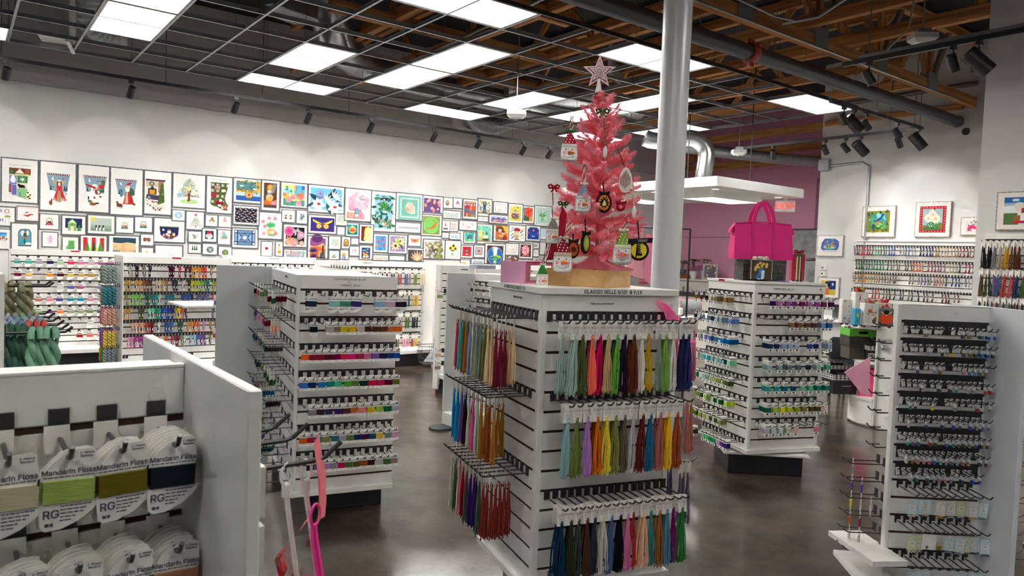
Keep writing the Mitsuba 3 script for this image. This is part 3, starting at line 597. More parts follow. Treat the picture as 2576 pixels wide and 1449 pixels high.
for i in range(0, 14, 2):     # a few hooks of the far face show past the right edge
    part(rt, 'hook', HOOKS[.15, .0026], FR(*(c + .598 * u + .12 * v), 1.355 - (i + 1) * P - .03, TH + 90))

# ================================================================ spinner with hanks and the pink tree on top (centre)
c = np.array([1.759, 2.119]); TH = -14.9
bl, BLF, BLL, u, v = tower('hank_spinner', 'white four sided rack of thread hanks carrying the pink tree', c, TH, .596, .545, 1.347, 14, 1.412, .026, zb=.28)
ctr = c + .298 * u + .27 * v
part(bl, 'base', shape(MB().cbox(-.25, .25, -.25, .25, 0, .25, .004), mat('#101218', .35)), FR(*ctr, 0, -30), label='black base')
for t, h, x, z, f, off in (('CLASSIC BELLE SOIE  $ 9.15', .0135, .30, 1.425, 0, -.0125), ('SOIE, SILK, 100 PERCENT', .0060, .26, 1.378, 0, -.0008), ('CLASSIC BELLE SOIE $ 9.15', .0120, .30, 1.425, 1, -.0125), ('SUEDE 100 YDS', .0085, .31, 1.385, 1, -.0008)):
    F = FR(*c, 0, TH) if f == 0 else FR(*(c + .545 * v), 0, TH - 90)
    w = len(t) * h * .42
    part(bl, 'label_strip', shape(boxmesh(x - w, x + w, off - .0008, off + .001, z - h * .9, z + h * .9), mat('#e6e4de', .4)), F)
    part(bl, 'label_print', shape(MB().add(*text(t, h, .0006, True)), INK), F.translate([x, off - .0008, z]))
part(bl, 'plug', shape(MB().lathe([(.011, 0), (.011, .003), (0, .003)], 14), mat('#c9cacc', .3)), FR(*c, 0, TH).translate([.575, -.001, 1.372]).rotate([1, 0, 0], 90))
def hank_mesh(seed, L=.195, n=19, r=.0019, w=.0155, hx=.0):
    q = np.random.default_rng(seed); b = MB()
    for i in range(n):
        a = q.uniform(0, 2 * math.pi); rr = w * math.sqrt(q.uniform(.05, 1)); l = L * q.uniform(.93, 1.03)
        zs = np.linspace(-.056, -.06 - l, 7); t = np.linspace(0, 1, 7)
        sp = np.minimum(1, .22 + t * 1.5) * (1 + .25 * t); ph = q.uniform(0, 6)
        x = math.cos(a) * rr * sp + .0016 * np.sin(ph + t * q.uniform(4, 9)); y = math.sin(a) * rr * .55 * sp + .0012 * np.cos(ph + t * 5)
        pts = np.stack([x, y, zs], 1)
        if i % 2 == 0:   # a loop at the lower end
            e = pts[-1]; s = q.choice([-1, 1]) * .003; pts = np.vstack([pts, e + [s * .6, 0, -.005], e + [s * 1.4, -.001, -.0055], e + [s * 2, -.001, -.001], e + [s * 2.1, 0, .012]])
        b.tube(pts, r, 4, caps=False)
    b.lathe([(.0035, -.062), (.0062, -.058), (.0066, -.053), (.005, -.048), (.002, -.046)], 8)
    b.tube([[0, -.003, -.047], [.003, -.004, -.043], [0, -.003, -.040], [-.003, 0, -.044], [0, .002, -.05]], .0016, 4, caps=False)
    return b
HANK = [shape(hank_mesh(s), CARD, smooth=60) for s in range(5)]
HTAG = shape(MB().plate(Polygon([(-.020, -.060), (.020, -.060), (.020, .008), (-.020, .008)], [[(-.004, .002), (-.002, -.003), (.004, -.003), (.006, .002)]]), -.0005, .0005), TAG)
tl = MB()
tl.add(*(lambda m: (m[0] + np.array([0, -.0005, -.0155]), m[1]))(text('CLASSIC', .0062, .0003)))
tl.add(*(lambda m: (m[0] + np.array([0, -.0005, -.0285]), m[1]))(text('Belle Soie', .0046, .0003)))
for q in smalllines(-.014, .014, [-.022], .001, 2) + smalllines(-.012, .012, [-.034, -.038], .0009, 5) + smalllines(-.010, .010, [-.047], .0018, 9): tl.box(q[0], q[1], -.0009, -.0004, q[2], q[3])
HPRINT = shape(tl, mat('#8a8a8c'))
BARC = MB().box(-.012, .012, -.0009, -.0003, -.020, -.006)
def hank(h, at, label, front, group):
    k = thing('thread_hank', label, 'thread hank', group)
    part(k, 'tag', HTAG, at)
    if front: part(k, 'print', HPRINT, at)
    part(k, 'strands', HANK[rnd.randrange(5)], at, mat(h))
def hang_hanks(face, k, rowname, row, where, x0, x1, L=.17, gap=.014, yaw0=0):
    row = row.split()
    for i, e in enumerate(row):
        u = x0 + (x1 - x0) * i / (len(row) - 1) + rnd.uniform(-.003, .003)
        hook(face, u, k, L, .0032)
        if e == '-': continue
        h, _, n = e.partition('*'); n = int(n or 1); hs = h.split('/')
        for j in range(n):
            o = L - .028 - j * gap - (rnd.uniform(0, .02) if n == 1 else 0)
            hh = hs[min(j, len(hs) - 1)]
            hank(hh, face.at(u + rnd.uniform(-.002, .002), k, o, -.003, rnd.uniform(-2.5, 2.5), yaw0 + rnd.uniform(-8, 8)),
                 '%s thread hank, %s hook of the %s row, %s' % (cname(hh), ORD[i], rowname, where) if j == 0 else '%s thread hank %s behind the %s hank, %s row, %s' % (cname(hh), NUM[j], ORD[i], rowname, where), j == 0, 'thread hanks, ' + where)
W1 = 'tree rack front'
hang_hanks(BLF, 0, 'top', '8aa39a 9cb5a8*3 4b5630*3 f0705a/8a3a44/8a3a44 b30e4b*3 c9a878/5a4326*3 5a9a3a/37562a*3 251a2a*2 5a2d1c*3 e8e2d5*2 b8901c 7a8578 6f9a45*3 e6e3dc*3 23284a*2 2a2f5e*3'.replace('f0705a/8a3a44/8a3a44', 'f0705a/8a3a44*3'), W1, .035, .575)
hang_hanks(BLF, 4, 'middle', '7fa3a3*3 66743a*2 a878b8*2 c8641c/8a4518*3 e8d040/c9ad30*3 7a7a3f*3 5a5344*3 b5b5b5 5a231f*2 1f5f82*2 a5605a*3 e8b81e*3 96431f*2 -', W1, .06, .575)
hang_hanks(BLF, 9, 'bottom', '16324f*4 2f3320*3 3d4241*2 4a3327*3 2c3238*4 d6d2c8*2 3f5a82*2 15151c*2 c86a98*2 a82f22 e3b595*3 3a7a75 8a5a30*3 4f7a92*3 6a1d5a 2f7034*2', W1, .05, .578)
W2 = 'tree rack left face'
hang_hanks(BLL, 0, 'top', 'c8355a*3 3fb5b5*3 5a5a20*2 a55f30*2 7a95c5*3 b0a585*2 8a9588*4 75806f*3 6a7030*2 f0d5b5*3 e5c99a*6 6d1f35*3', W2, .03, .50, L=.19, gap=.018, yaw0=-28)
hang_hanks(BLL, 4, 'middle', '1f85b5*4 1f85b5*3 6a5a95*2 2a1a1f*3 c5d0b5*3 d05a90*3 c5d5c8*2 9a6520*6 8a3a20 a06a30', W2, .02, .47, L=.19, gap=.018, yaw0=-28)
hang_hanks(BLL, 8, 'bottom', 'b5b0a8*3 3a5a3f*2 d8a5b0*3 9a1a35*2 4a554a*2 3f1f6a*3 2a2a4a 4f6055*2 7a3028*7 -', W2, .02, .47, L=.19, gap=.018, yaw0=-28)
BRF = Face.__new__(Face); BRF.rack, BRF.w, BRF.z0 = bl, .5, 1.347; BRF.F = FR(*(c + .596 * u), 0, TH + 90)
for k_, row, rn in ((0, 'd987a0*3 d8879c*2', 'top'), (4, 'c07a6c*2', 'middle'), (8, '6a6478*3 5f5a70*2', 'bottom')):
    hang_hanks(BRF, k_, rn, row + ' -' * (2 if ' ' not in row else 1), 'tree rack right side', .05, .30, L=.17, gap=.02)
k = thing('clear_sleeve', 'white sheet in a plastic sleeve hanging on the right side of the hank rack', 'sheet')
sh = FR(*(c + .64 * u + .04 * v), 1.0, TH + 78)
part(k, 'paper', shape(MB().plate([(-.02, 0), (.13, -.14), (.02, -.30), (-.09, -.14)], -.001, .001), mat('#dfe4f0')), sh)
k = thing('pink_tulle', 'scrap of bright pink tulle over the top right corner of the hank rack', 'fabric')
g = np.random.default_rng(4); nx, nz = 14, 12
gx_, gz_ = np.meshgrid(np.linspace(0, 1, nx), np.linspace(0, 1, nz)); w_ = .05 + .10 * gz_
V = np.stack([.50 + .02 * np.sin(gz_ * 3) + gx_ * w_ + gz_ * .02, -.006 - .045 * gz_ - .012 * np.sin(gx_ * 9 + gz_ * 4), 1.40 - .155 * gz_ - .02 * gx_], -1).reshape(-1, 3)
F_ = [[i * nx + j, i * nx + j + 1, (i + 1) * nx + j + 1, (i + 1) * nx + j] for i in range(nz - 1) for j in range(nx - 1)]
scene['m_tulle'] = {'type': 'principledthin', 'base_color': rgb('#ff86bb'), 'diff_trans': 1.1, 'roughness': .5}
put(k, mikit.ply((V, np.array(F_)), 'm_tulle', smooth=True), FR(*c, 0, TH))

# ================================================================ braid rack (left centre)
c = np.array([1.503, 3.932]); TH = -12.5
u = np.array([math.cos(math.radians(TH)), math.sin(math.radians(TH))]); v = np.array([-u[1], u[0]])
br = thing('braid_rack', 'white rack of braid cards left of the aisle with a grey fin panel', 'display rack')
z0, zt, zb = 1.326, 1.402, 1.326 - 15 * P
part(br, 'core', shape(MB().box(.018, .55, .018, 1.17, zb, zt - .002), WHITE), FR(*c, 0, TH))
BF = Face(br, *c, TH, .568, z0, 15, zt, 'front'); BL = Face(br, *(c + 1.174 * v), TH - 90, 1.174, z0, 15, zt, 'left')
part(br, 'corner_post', shape(MB().cbox(-.004, .016, -.004, .016, zb, zt, .002), WHITE), FR(*c, 0, TH))
part(br, 'fin_panel', shape(MB().cbox(-.36, .0, 1.174, 1.194, .03, zt + .012, .003), mat('#dcdedf', .4)), FR(*c, 0, TH), label='plain pale grey side panel')
part(br, 'bottom_board', shape(MB().cbox(-.012, .572, -.014, 1.17, zb - .03, zb, .003), WHITE), FR(*c, 0, TH))
part(br, 'kick', shape(MB().cbox(.02, .555, .17, 1.1, 0, zb - .03, .003), mat('#101218', .35)), FR(*c, 0, TH), label='black kick base')
for t, h, x, z in (('SILK LAME BRAID $4.65', .011, .29, 1.383), ('TWINKLE  $4.25', .011, .29, 1.349)): part(br, 'label_print', shape(MB().add(*text(t, h, .0006)), INK), FR(*c, 0, TH).translate([x, -.0003, z]))
part(br, 'label_print', shape(MB().add(*text('ULTRASUEDE', .010, .0006)), INK), FR(*(c + 1.174 * v), 0, TH - 90).translate([.72, -.0003, 1.375]))
part(br, 'plug', shape(MB().lathe([(.012, 0), (.012, .003), (0, .003)], 14), mat('#d9d9d7', .3)), FR(*c, 0, TH).translate([.285, 0, 1.366]).rotate([1, 0, 0], 90))
WB = 'braid rack front'
hang_cards(BF, 0, '1f2a44*3 - 7fb3ac*2 3f7a63*2 352a6e - 7e9dbd*2 b695a8*2 221d33*2', 'lame_card', 'lame', 'wingback', 'braid card', WB, x0=.055, x1=.555)
B = ['- 15161a - 9a9590*3 75654a b5a51d*2 c29d16*2 b3a49b*2 44251c 4a2a20*2 5b3024*2 b0603c*2 c85a17*2', 'e0561f 7a1f2e*2 7c1a2c*3 451a26*3 6a0f3c*3 b81f45*3 c31a6b*2 8e2742*3 b5557f*3 6a4a8e*2 241a40*2 17306e*3 1d3f8f*2',
     '3a62b0*4 142550*3 1b6aa5 0f7a70 36a06e 3f8f2e*2 5b6b30 0f2b24*2 b3173f*3 a81c4b*2 4a0f2c*2 5b5f23', '- 77777a*4 2e2530 2b2b4e 341f55*2 4d2a2a*2 b0602f cf7070 b99a1f*2 86b03b 0f5a35*2 9a9aa0',
     'b3571f*2 9f1a35 2d6f73 74753f*2 295a66 8a8a9f*2 556b33*2 152a5e 3f1234*2 1f3f55*2 c9a040 6f7070 b487a0', '- 14251f 43378a a06aa5 77777d b0144f 3f5f2a*2 4d4a22*2 8b431f 35171b 9fa3a0 37602a 866a68']
for i, r in enumerate(B): hang_cards(BF, 2 * i + 2, r, 'braid_card', 'braid', 'braidback', 'braid card', WB, x0=.03, x1=.545)
WL = 'braid rack left face'
G = ['15151a*4 c05a6a*2 7a9a68*5 - - 5a1226*7 1f4f3a', '7a5fa5*3 4b3a7f e0b0c5*6 - c8508f*3 7a1a3a*3 - f0c0a0*3', '1f6f8f*2 1b5a80*2 8a8f95*3 7a7a7f*2 5fb090*2 3a3a40*7 - -', '- 1c3a2f*3 1c3a30*2 b5a57a - 2a6a3a*2 2f4a2a*3 3a5a30*2', 'aab0c8*2 c09a9f*4 - 1a5a8f*5 - 3a1f1f*5 -',
     '3a2a55 0f5a45*3 - 3a2a20*2 7a6a5a - 4a5a2a -', 'c04a2a - 4a2a6a*3 - 123a3a*4 - -', '- - 2a2a3a - - -']
for i, r in enumerate(G): hang_cards(BL, 2 * i, r, 'silk_card', 'wing', 'wingback', 'silk card', WL, x0=.14, x1=1.1, L=.15, gap=.017, yaw0=-22)
for i, h in enumerate(('7a5a9a', 'b0522a', '8a9a5a', '2a2f55')):   # cards on the back of the fin
    F4 = Face.__new__(Face); F4.rack, F4.w, F4.z0 = br, .3, 1.30; F4.F = FR(*(c + 1.194 * v - .34 * u), 0, TH + 180)
    hook(F4, .0, 3 * i + 1, .12); card('silk_card', 'wing', h, F4.at(.0, 3 * i + 1, .08, 0), '%s silk card behind the grey fin panel, %s from top' % (cname(h), ORD[i]))
# ================================================================ near left gondola with large floss cards
g = thing('floss_gondola', 'white gondola end in the near left corner with large floss cards', 'display rack')
FX, FY = .287, 1.218
FG = Face(g, -.93, FY, 0, FX + .93, 1.283, 14, 1.357, 'front')
part(g, 'back_core', shape(MB().box(-.93, FX, FY + .018, FY + .10, .1, 1.355), WHITE))
part(g, 'top_rail', shape(MB().cbox(-.93, FX, FY - .001, FY + .018, 1.3565, 1.362, .001), WHITE))
part(g, 'end_panel', shape(MB().cbox(FX, FX + .018, .905, 1.545, .1, 1.372, .002), WHITE))
part(g, 'base', shape(MB().box(-.93, FX, FY - .25, FY + .35, 0, .1), BLACK))
part(g, 'plug', shape(MB().lathe([(.0115, 0), (.0115, .0015), (0, .0015)], 22), mat('#e4e3df', .35)), FR(.247, FY - .0005, 1.318).rotate([1, 0, 0], 90))
BR = MB().box(-.013, .013, -.0045, .001, -.018, .024).tube([[0, -.003, -.016], [0, -.13, -.016], [0, -.142, -.012], [0, -.155, .004]], .0032, 10)
FHOOK = shape(BR, HOOK, smooth=40)
BIGT = shape(MB().plate([(-.016, -.03), (.016, -.03), (.016, .010), (-.016, .010)], -.0006, 0), TAG)
for row, k, cards in (('upper', 0, [(-.08, 'b0a890', 1), (-.014, 'd8d0b4', 1), (.052, 'cfc6a6', 1), (.118, '8fa055', 2), (.179, '5f5418', 4), (.246, '1c2126', 7)]),
                      ('lower', 2, [(.0, '6a6a50', 3), (.067, '8a8a72', 5), (.129, '4f8a3c', 6), (.190, '22402c', 7), (.251, '96684f', 7)])):
    for i, (x, h, n) in enumerate(cards):
        z = 1.283 - k * P
        part(g, 'hook', FHOOK, FR(x, FY, z)); part(g, 'price_ticket', BIGT, FR(x - .004, FY - .02, z - .006))
        vis = i - (2 if row == 'upper' else 1)
        for j in range(n):
            yaw, tilt = rnd.uniform(-4, 4), rnd.uniform(-2, 3) + 4 * (j > 0) * (1 - j / n)
            at = FR(x - j * .0016 + rnd.uniform(-.001, .001), FY - .122 + j * .0115, z - .0185 + j * .0004, yaw).rotate([0, 1, 0], tilt)
            nm = '%s large floss card, %s of the %s row of the near left gondola' % (cname(h), ORD[i], row)
            card('large_floss_card', 'floss' if j == 0 else 'wingback', h, at, nm if j == 0 else '%s large floss card %s behind the front one, %s row, near left gondola' % (cname(h), NUM[j], row), group=None if j == 0 else 'stacked large floss cards')
# hooks and ornament bags on the outer side of the end panel
SH = shape(MB().box(-.001, .004, -.013, .013, -.03, .02).tube([[.003, 0, 0], [.135, 0, .002], [.147, 0, .006], [.172, 0, .026]], .0036, 10), HOOK, smooth=40)
for y in (1.05, 1.185, 1.27): part(g, 'side_hook', SH, FR(FX + .018, y, 1.226))
for i in range(6): part(g, 'side_slat', shape(boxmesh(FX + .018, FX + .026, .91, 1.54, 1.283 - (i + 1) * P, 1.283 - i * P - GAPZ), WHITE))
RING = shape(MB().tube([[.011 * math.cos(a), 0, .016 * math.sin(a)] for a in np.linspace(0, 2 * math.pi, 17)], .0022, 8, caps=False), CARD, smooth=True)
def ribbon(pts, w, m, kind, label, wd=(0, 1, 0)):
    k = thing(kind, label, 'ribbon'); pts = np.asarray(pts, float); wd = np.asarray(wd, float) * w / 2
    V = np.vstack([pts - wd, pts + wd]); n = len(pts)
    put(k, mikit.ply((V, np.array([[i, i + 1, n + i + 1, n + i] for i in range(n - 1)])), m, smooth=True)); return k
def bag(x, lean, col, label, y=1.05, seed=0, reds=('#b5202c', '#8f1a24')):
    k = thing('zip_bag', label, 'plastic bag'); q = np.random.default_rng(seed)
    p0 = np.array([x, y, 1.188]); d = np.array([lean, -.03, -1.0]); p1 = p0 + d * .26; b = np.array([-.03, .17, -.06])
    part(k, 'ring', RING, FR(x, y, 1.2135, 20), mat(col))
    part(k, 'zip_strip', shape(MB().tube([p0 + [0, 0, .008], p0 + d * .02, p0 + d * .14 + [.004, 0, 0], p1], .0040, 8), mat(col, .35), smooth=40))
    part(k, 'zip_pull', shape(MB().cbox(x - .006, x + .006, y - .005, y + .005, 1.178, 1.20, .002), mat(col, .35)))
    nn = 8; V = []
    for i in range(nn):
        for j in range(nn):
            s, t = i / (nn - 1), j / (nn - 1)
            V.append(p0 + d * .26 * s + b * t + np.array([.012, 0, 0]) * math.sin(3 * s + 5 * t + seed) * (t + .1))
    part(k, 'film', mikit.ply((np.array(V), np.array([[i * nn + j, i * nn + j + 1, (i + 1) * nn + j + 1, (i + 1) * nn + j] for i in range(nn - 1) for j in range(nn - 1)])), 'm_clear', smooth=True))
    for r in range(9):
        s, t = q.uniform(.75, .98), q.uniform(.05, .9); c = p0 + d * .26 * s + b * t + [-.008, 0, 0]; rr = q.uniform(.007, .013)
        m = trimesh.creation.icosphere(1, rr); part(k, 'bell', mikit.ply(m, mat('#d9d4cc', .18, .9) if r % 3 else mat(reds[r % 2], .3), smooth=True), FR(*c))
    for r in range(3):
        c = p0 + d * .26 * q.uniform(.35, .6) + b * q.uniform(.1, .7); pts = [c + np.array([0.001, .01 * math.sin(a * 3), -.018 * a]) for a in np.linspace(0, 4, 9)]
        part(k, 'red_cord', shape(MB().tube(pts, .004, 6), mat(reds[r % 2]), smooth=True))
    return k
bag(.322, .085, '#ece9e8', 'clear ornament bag with a white zip closest to the near panel', seed=1)
bag(.392, .110, '#f2f0ef', 'clear ornament bag with a thick white zip in the middle of the hook', seed=2)
bag(.424, .125, '#eee6e8', 'clear ornament bag with a pale zip at the right of the hook', y=1.056, seed=3)
k = thing('zip_bag', 'clear ornament bag with a hot pink zip and ring', 'plastic bag')
part(k, 'ring', RING, FR(.432, 1.035, 1.150, 30), mat('#ff3fa4', .35))
part(k, 'zip_strip', shape(MB().tube([[.430, 1.035, 1.135], [.432, 1.035, 1.11], [.446, 1.03, 1.02], [.462, 1.025, .94]], [.005, .006, .0065, .006], 8), mat('#ff2f9e', .35), smooth=40))
part(k, 'film', mikit.ply((np.array([[.431, 1.037, 1.12], [.462, 1.027, .94], [.43, 1.2, .90], [.40, 1.2, 1.06]]), np.array([[0, 1, 2, 3]])), 'm_clear'))
PK = mat('#ff8f95')
ribbon([[.437, 1.05, 1.262], [.441, 1.045, 1.225], [.446, 1.04, 1.20], [.441, 1.035, 1.175], [.425, 1.03, 1.155], [.408, 1.03, 1.135]], .024, PK, 'coral_ribbon', 'coral satin ribbon tied at the right end of the hook', (.45, .2, .5))
ribbon([[.443, 1.05, 1.23], [.447, 1.05, 1.20], [.448, 1.045, 1.165], [.444, 1.04, 1.14]], .020, PK, 'coral_ribbon', 'short coral ribbon hanging straight behind the twisted one', (.8, .5, 0))
ribbon([[.312, 1.12, 1.24], [.316, 1.10, 1.215], [.326, 1.08, 1.19], [.335, 1.07, 1.165]], .022, PK, 'coral_ribbon', 'coral ribbon beside the near end panel', (.7, .2, .4))
ribbon([[.318, 1.07, 1.135], [.325, 1.06, 1.12], [.345, 1.05, 1.125], [.35, 1.05, 1.14]], .02, mat('#ee2f95'), 'magenta_ribbon', 'magenta ribbon beside the near end panel', (.3, .2, .8))
ribbon([[.35, 1.2, 1.21], [.365, 1.2, 1.19], [.37, 1.2, 1.16], [.36, 1.2, 1.13]], .05, mat('#b5204f'), 'dark_ribbon', 'dark red ribbon inside the hanging bags', (.7, .5, 0))

# ================================================================ rack with thick twisted skeins (left)
sk = thing('skein_stand', 'white board at the left edge holding thick green skeins', 'display rack')
part(sk, 'board', shape(MB().cbox(.072, .092, 2.12, 2.75, .05, 1.462, .003), WHITE)); part(sk, 'board', shape(MB().cbox(-.6, .073, 2.40, 2.42, .05, 1.44, .003), WHITE))
part(sk, 'foot', shape(MB().box(-.5, .09, 2.15, 2.7, 0, .05), BLACK))
def twist_mesh(L, r, turns, n=26, w=1.0, sides=7, bend=.0):
    b = MB(); zs = np.linspace(0, -L, n)
    for ph in (0, math.pi):
        a = ph + np.linspace(0, turns * 2 * math.pi, n); e = np.clip(np.minimum(np.arange(n), n - 1 - np.arange(n)) / 2.5, .35, 1)
        b.tube(np.stack([r * .62 * np.cos(a), r * .62 * np.sin(a) + bend * (zs / L) ** 2, zs], 1), r * .78 * e * w, sides)
    return b
def thick(x, y, z, L, h, label, group, r=.011, hookbit=True, turns=3.5):
    k = thing('twisted_skein', label, 'skein', group); q = rnd.uniform(0, 360)
    part(k, 'rope', shape(twist_mesh(L, r, turns, 30), mat(h), smooth=60), FR(x, y, z, q))
    part(k, 'loop', shape(MB().tube([[0, .012, -.012], [0, .010, .004], [0, 0, .011], [0, -.010, .004], [0, -.012, -.012]], r * .8, 7), mat(h), smooth=60), FR(x, y, z, rnd.uniform(-20, 20)))
ROD = shape(MB().tube([[0, 0, 0], [.13, 0, 0], [.145, 0, .012]], .0035, 8).box(-.001, .004, -.014, .014, -.035, .02), HOOK)
PLT = shape(MB().box(0, .12, -.014, .014, .006, .009), HOOK)
for y, z in ((2.16, 1.315), (2.24, 1.315), (2.34, 1.315), (2.46, 1.315), (2.58, 1.315), (2.70, 1.315), (2.62, 1.405), (2.70, 1.405)): part(sk, 'hook', ROD, FR(.092, y, z))
i = 0
for x in (.150, .166, .182, .198): i += 1; thick(x, 2.16, 1.312, .34, ('6f9a82', '7aa68c', '6a967d', '749f86')[i % 4], 'pale green thick skein in the front bunch, %s from the left' % ORD[i - 1], 'pale green skeins in the front bunch')
i = 0
for x in (.098, .110, .124, .138): i += 1; thick(x, 2.24, 1.312, .36, ('3f5a4e', '49624f', '35524a', '41604f')[i % 4], 'dark green thick skein left of the pale bunch, %s from the left' % ORD[i - 1], 'dark green skeins beside the pale bunch')
for y, cols, nm in ((2.34, ('9aa8b5', 'aab5b5', '6a7a98', 'c8605a', 'b84a48', 'c2524c'), 'first'), (2.46, ('7a92c0', '8fa3c5', '7f9fb0', '9fb5b8', 'b5c0c0', '90a8b8'), 'second'), (2.58, ('a5a8a8', 'b8b5ac', '9a9d9a', '7fa070', '8a8f95', 'a8a5a0'), 'third'), (2.70, ('8fb05a', '9aba62', 'a5c070', 'c8c87a', '8fb860', '9fb86a'), 'fourth')):
    for j, h in enumerate(cols): thick(.102 + j * .0175, y, 1.312, .20, h, '%s skein over the %s hook behind the green bunches, %s along it' % (cname(h), nm, ORD[j]), 'skeins on the hooks behind the green bunches', r=.0095, turns=2)
for j in range(4): thick(.11 + .022 * j, 2.62 + .06 * (j % 2), 1.40, .13, ('8a8a6a', '9a957a', '7f8068', 'a09c80')[j], 'olive flecked skein on the upper hook at the left, %s along it' % ORD[j], 'olive flecked skeins on the upper hook', r=.011, turns=2)
# ================================================================ gondolas at the back left
def gondola(kind, label, x, y, w, z0, n, zt, zb=.22, deg=0, ends=True, depth=.5):
    k = thing(kind, label, 'display rack')
    f = Face(k, x, y, deg, w, z0, n, zt, 'front')
    F = FR(x, y, 0, deg)
    part(k, 'core', shape(MB().box(0, w, .018, .10, .1, zt), WHITE), F)
    if ends:
        for a in (-.022, w): part(k, 'end_post', shape(MB().cbox(a, a + .022, -.002, .1, .05, zt + .002, .002), WHITE2), F)
    part(k, 'shelf', shape(MB().cbox(0, w, -.42, 0, zb - .05, zb, .004), WHITE), F)
    part(k, 'kick', shape(MB().box(.02, w - .02, -.36, .1, 0, zb - .05), mat('#121316', .5)), F)
    return k, f
gl, GL = gondola('card_gondola', 'cream gondola of large thread cards below the stocking canvases', .52, 10.62, 1.75, 1.343, 15, 1.412)
part(gl, 'red_label', shape(boxmesh(.62, .71, -.003, 0, 1.396, 1.411), mat('#a8202c')), FR(.52, 10.62, 0), label='red label strip')
rows = ['4f9f95 3fae94 a5a0b5 22224f a5c59f e0325f d5799a c5a0b0 b56aa5 9a3f85 c5a57a f0c81a - - 22224f', '7a1a2f dfb860 - f58a2a 4a1f22 d5b04a c09a4a b0822f a5c8ae 2f9a9a c5c5a5 1f8a3a 1f5a33 f5956a c5a57a', '- - - . c0c5bd 5a5a95 a8527f - 7a7ab5 4f5aa5 - b58a95 d59fbd - -',
        '- - b57a6a e8859a 4f4a95 2a7f9a 1f7fa5 d58fa5 c88a9f - dcc060 - 6a5020 5fc080 -', '- - 8abf8a 6a4a8a f57f45 8a9f80 8a9a7a 6f8560 3f6045 4a4a30 9a1f55 f59a65 8a1f65 - -', '- - - - - - - c5c8c5 - c54a4a c8505a 1f4a35 - f0a57a -', '- - - - - - 8a2a2a d5605a f5806a e06a70 c5604f f0b890 - - 5a6045']
for i, r in enumerate(rows): hang_cards(GL, 2 * i, r, 'wool_card', 'wingfar', 'wingfar', 'wool card', 'back left card gondola', L=.12, x0=.06, x1=1.60, out0=.08)
sg, SG = gondola('skein_gondola', 'white gondola of small looped skeins left of the white table', 1.408, 8.741, 1.117, 1.320, 15, 1.396, zb=.20)
part(sg, 'red_label', shape(boxmesh(.50, .59, -.003, 0, 1.380, 1.395), mat('#a8202c')), FR(1.408, 8.741, 0), label='red label strip')
part(sg, 'side_panel', shape(MB().box(-.03, -.022, -.25, .30, .05, 1.40), WHITE), FR(1.408, 8.741, 0))
def small_skein():
    b = MB(); a = np.linspace(0, 2 * math.pi, 9)
    b.tube(np.stack([.010 * np.sin(a), -.004 * np.cos(a), -.018 + .020 * np.cos(a)], 1), .0075, 6, caps=False)
    b.tube([[.004, 0, -.036], [-.005, -.004, -.048], [.003, 0, -.060]], .010, 6)
    b.tube([[0, 0, -.082], [.002, -.001, -.095], [0, 0, -.108]], [.008, .013, .009], 7)
    for i in range(3): b.tube([[.004 * (i - 1), 0, -.106], [.007 * (i - 1), 0, -.120]], .0018, 4)
    return b
SSK = shape(small_skein(), CARD, smooth=60); SBAND = shape(MB().box(-.010, .010, -.009, .009, -.084, -.056), mat('#1d1d20', .5)); SLAB = shape(MB().box(-.004, .004, -.0095, .0095, -.083, -.058), CARD)
def loop_skein(h, at, label, group):
    k = thing('looped_skein', label, 'skein', group); part(k, 'yarn', SSK, at, mat(h)); part(k, 'band', SBAND, at); part(k, 'label', SLAB, at)
SK = ['- a8aaa0*2 - 2b2b30*2 - 77786c*2 - 1c1c20 - - - - - 4a1a28*2 4a1a28 - b0244f - 5a1a2a 3a1520 d0882a d8942f d88a2a c8421f c8341f - c89080 - . c8a52f c0a040 cfae45 d8b858',
      'a88430 b08f38 - c08a4a d0904a 8a4a2a 5a3020 4a2a22 - c5b090 d0c0a0 b08a4a 8a6a4a - 2a2a2a 2a2a2a - d8c8b0 - 2a2528 c8c030 b8b83a a0b040 8ab04a 4a8a5a 2a6a5a - 8a9a30 9aa83a 7a8a2a a5b070 b8c090 7fa070',
      '7a7a30 - 6fb54a 7fc05a 6ab04a - 1f5a40 2a6a4a 2a7a7a 2a8090 a5c5b5 - 2a6070 2a6a7a 2a6f7a - - 2a3f7a 2f5aa0 2a4a90 1f2a55 - 5a5a7a 6a6a90 55557a 6a6a9a - c8424f a5c5c5 3a9ac5 2a6aa0 6a3a6a e08a5a',
      'b0853a c0904a - - 4a4a30 3a4a2a - 8ad0b0 7ac5a5 1f8a6a 2a9a80 1f3a9a 2a4fb0 1f3a8a 1f2f6a c8a52a e0b83a c8503a 4a4a5a - - - - - - - - 5a5a70 - - - - -',
      '- - d8a890 e0b8a0 d09a80 d8a890 c8402a 8a2a30 6a1f2a - d8dad8 - 2a4a8a 2f5a9a 3a6aa5 - 1f4a3a 2a5a4a - d08a3a d8983f c8502a d0603a - c090b0 - c0883a - 5a5a40 8a6a40 c83a3f 9ac58a d0a850',
      '- d08aa8 c87ab0 a03a80 9a2f85 8a2a80 - - - e06a2a e0783a c8dad8 d8603a - 9a3a4a 7a2a3a 6a1f2f 6a8a5a d0d5d8 - 8ab0d0 a5c5d8 2a5a9a 6a4a9a 6a3a8a - 8a7a5a - - - - - -']
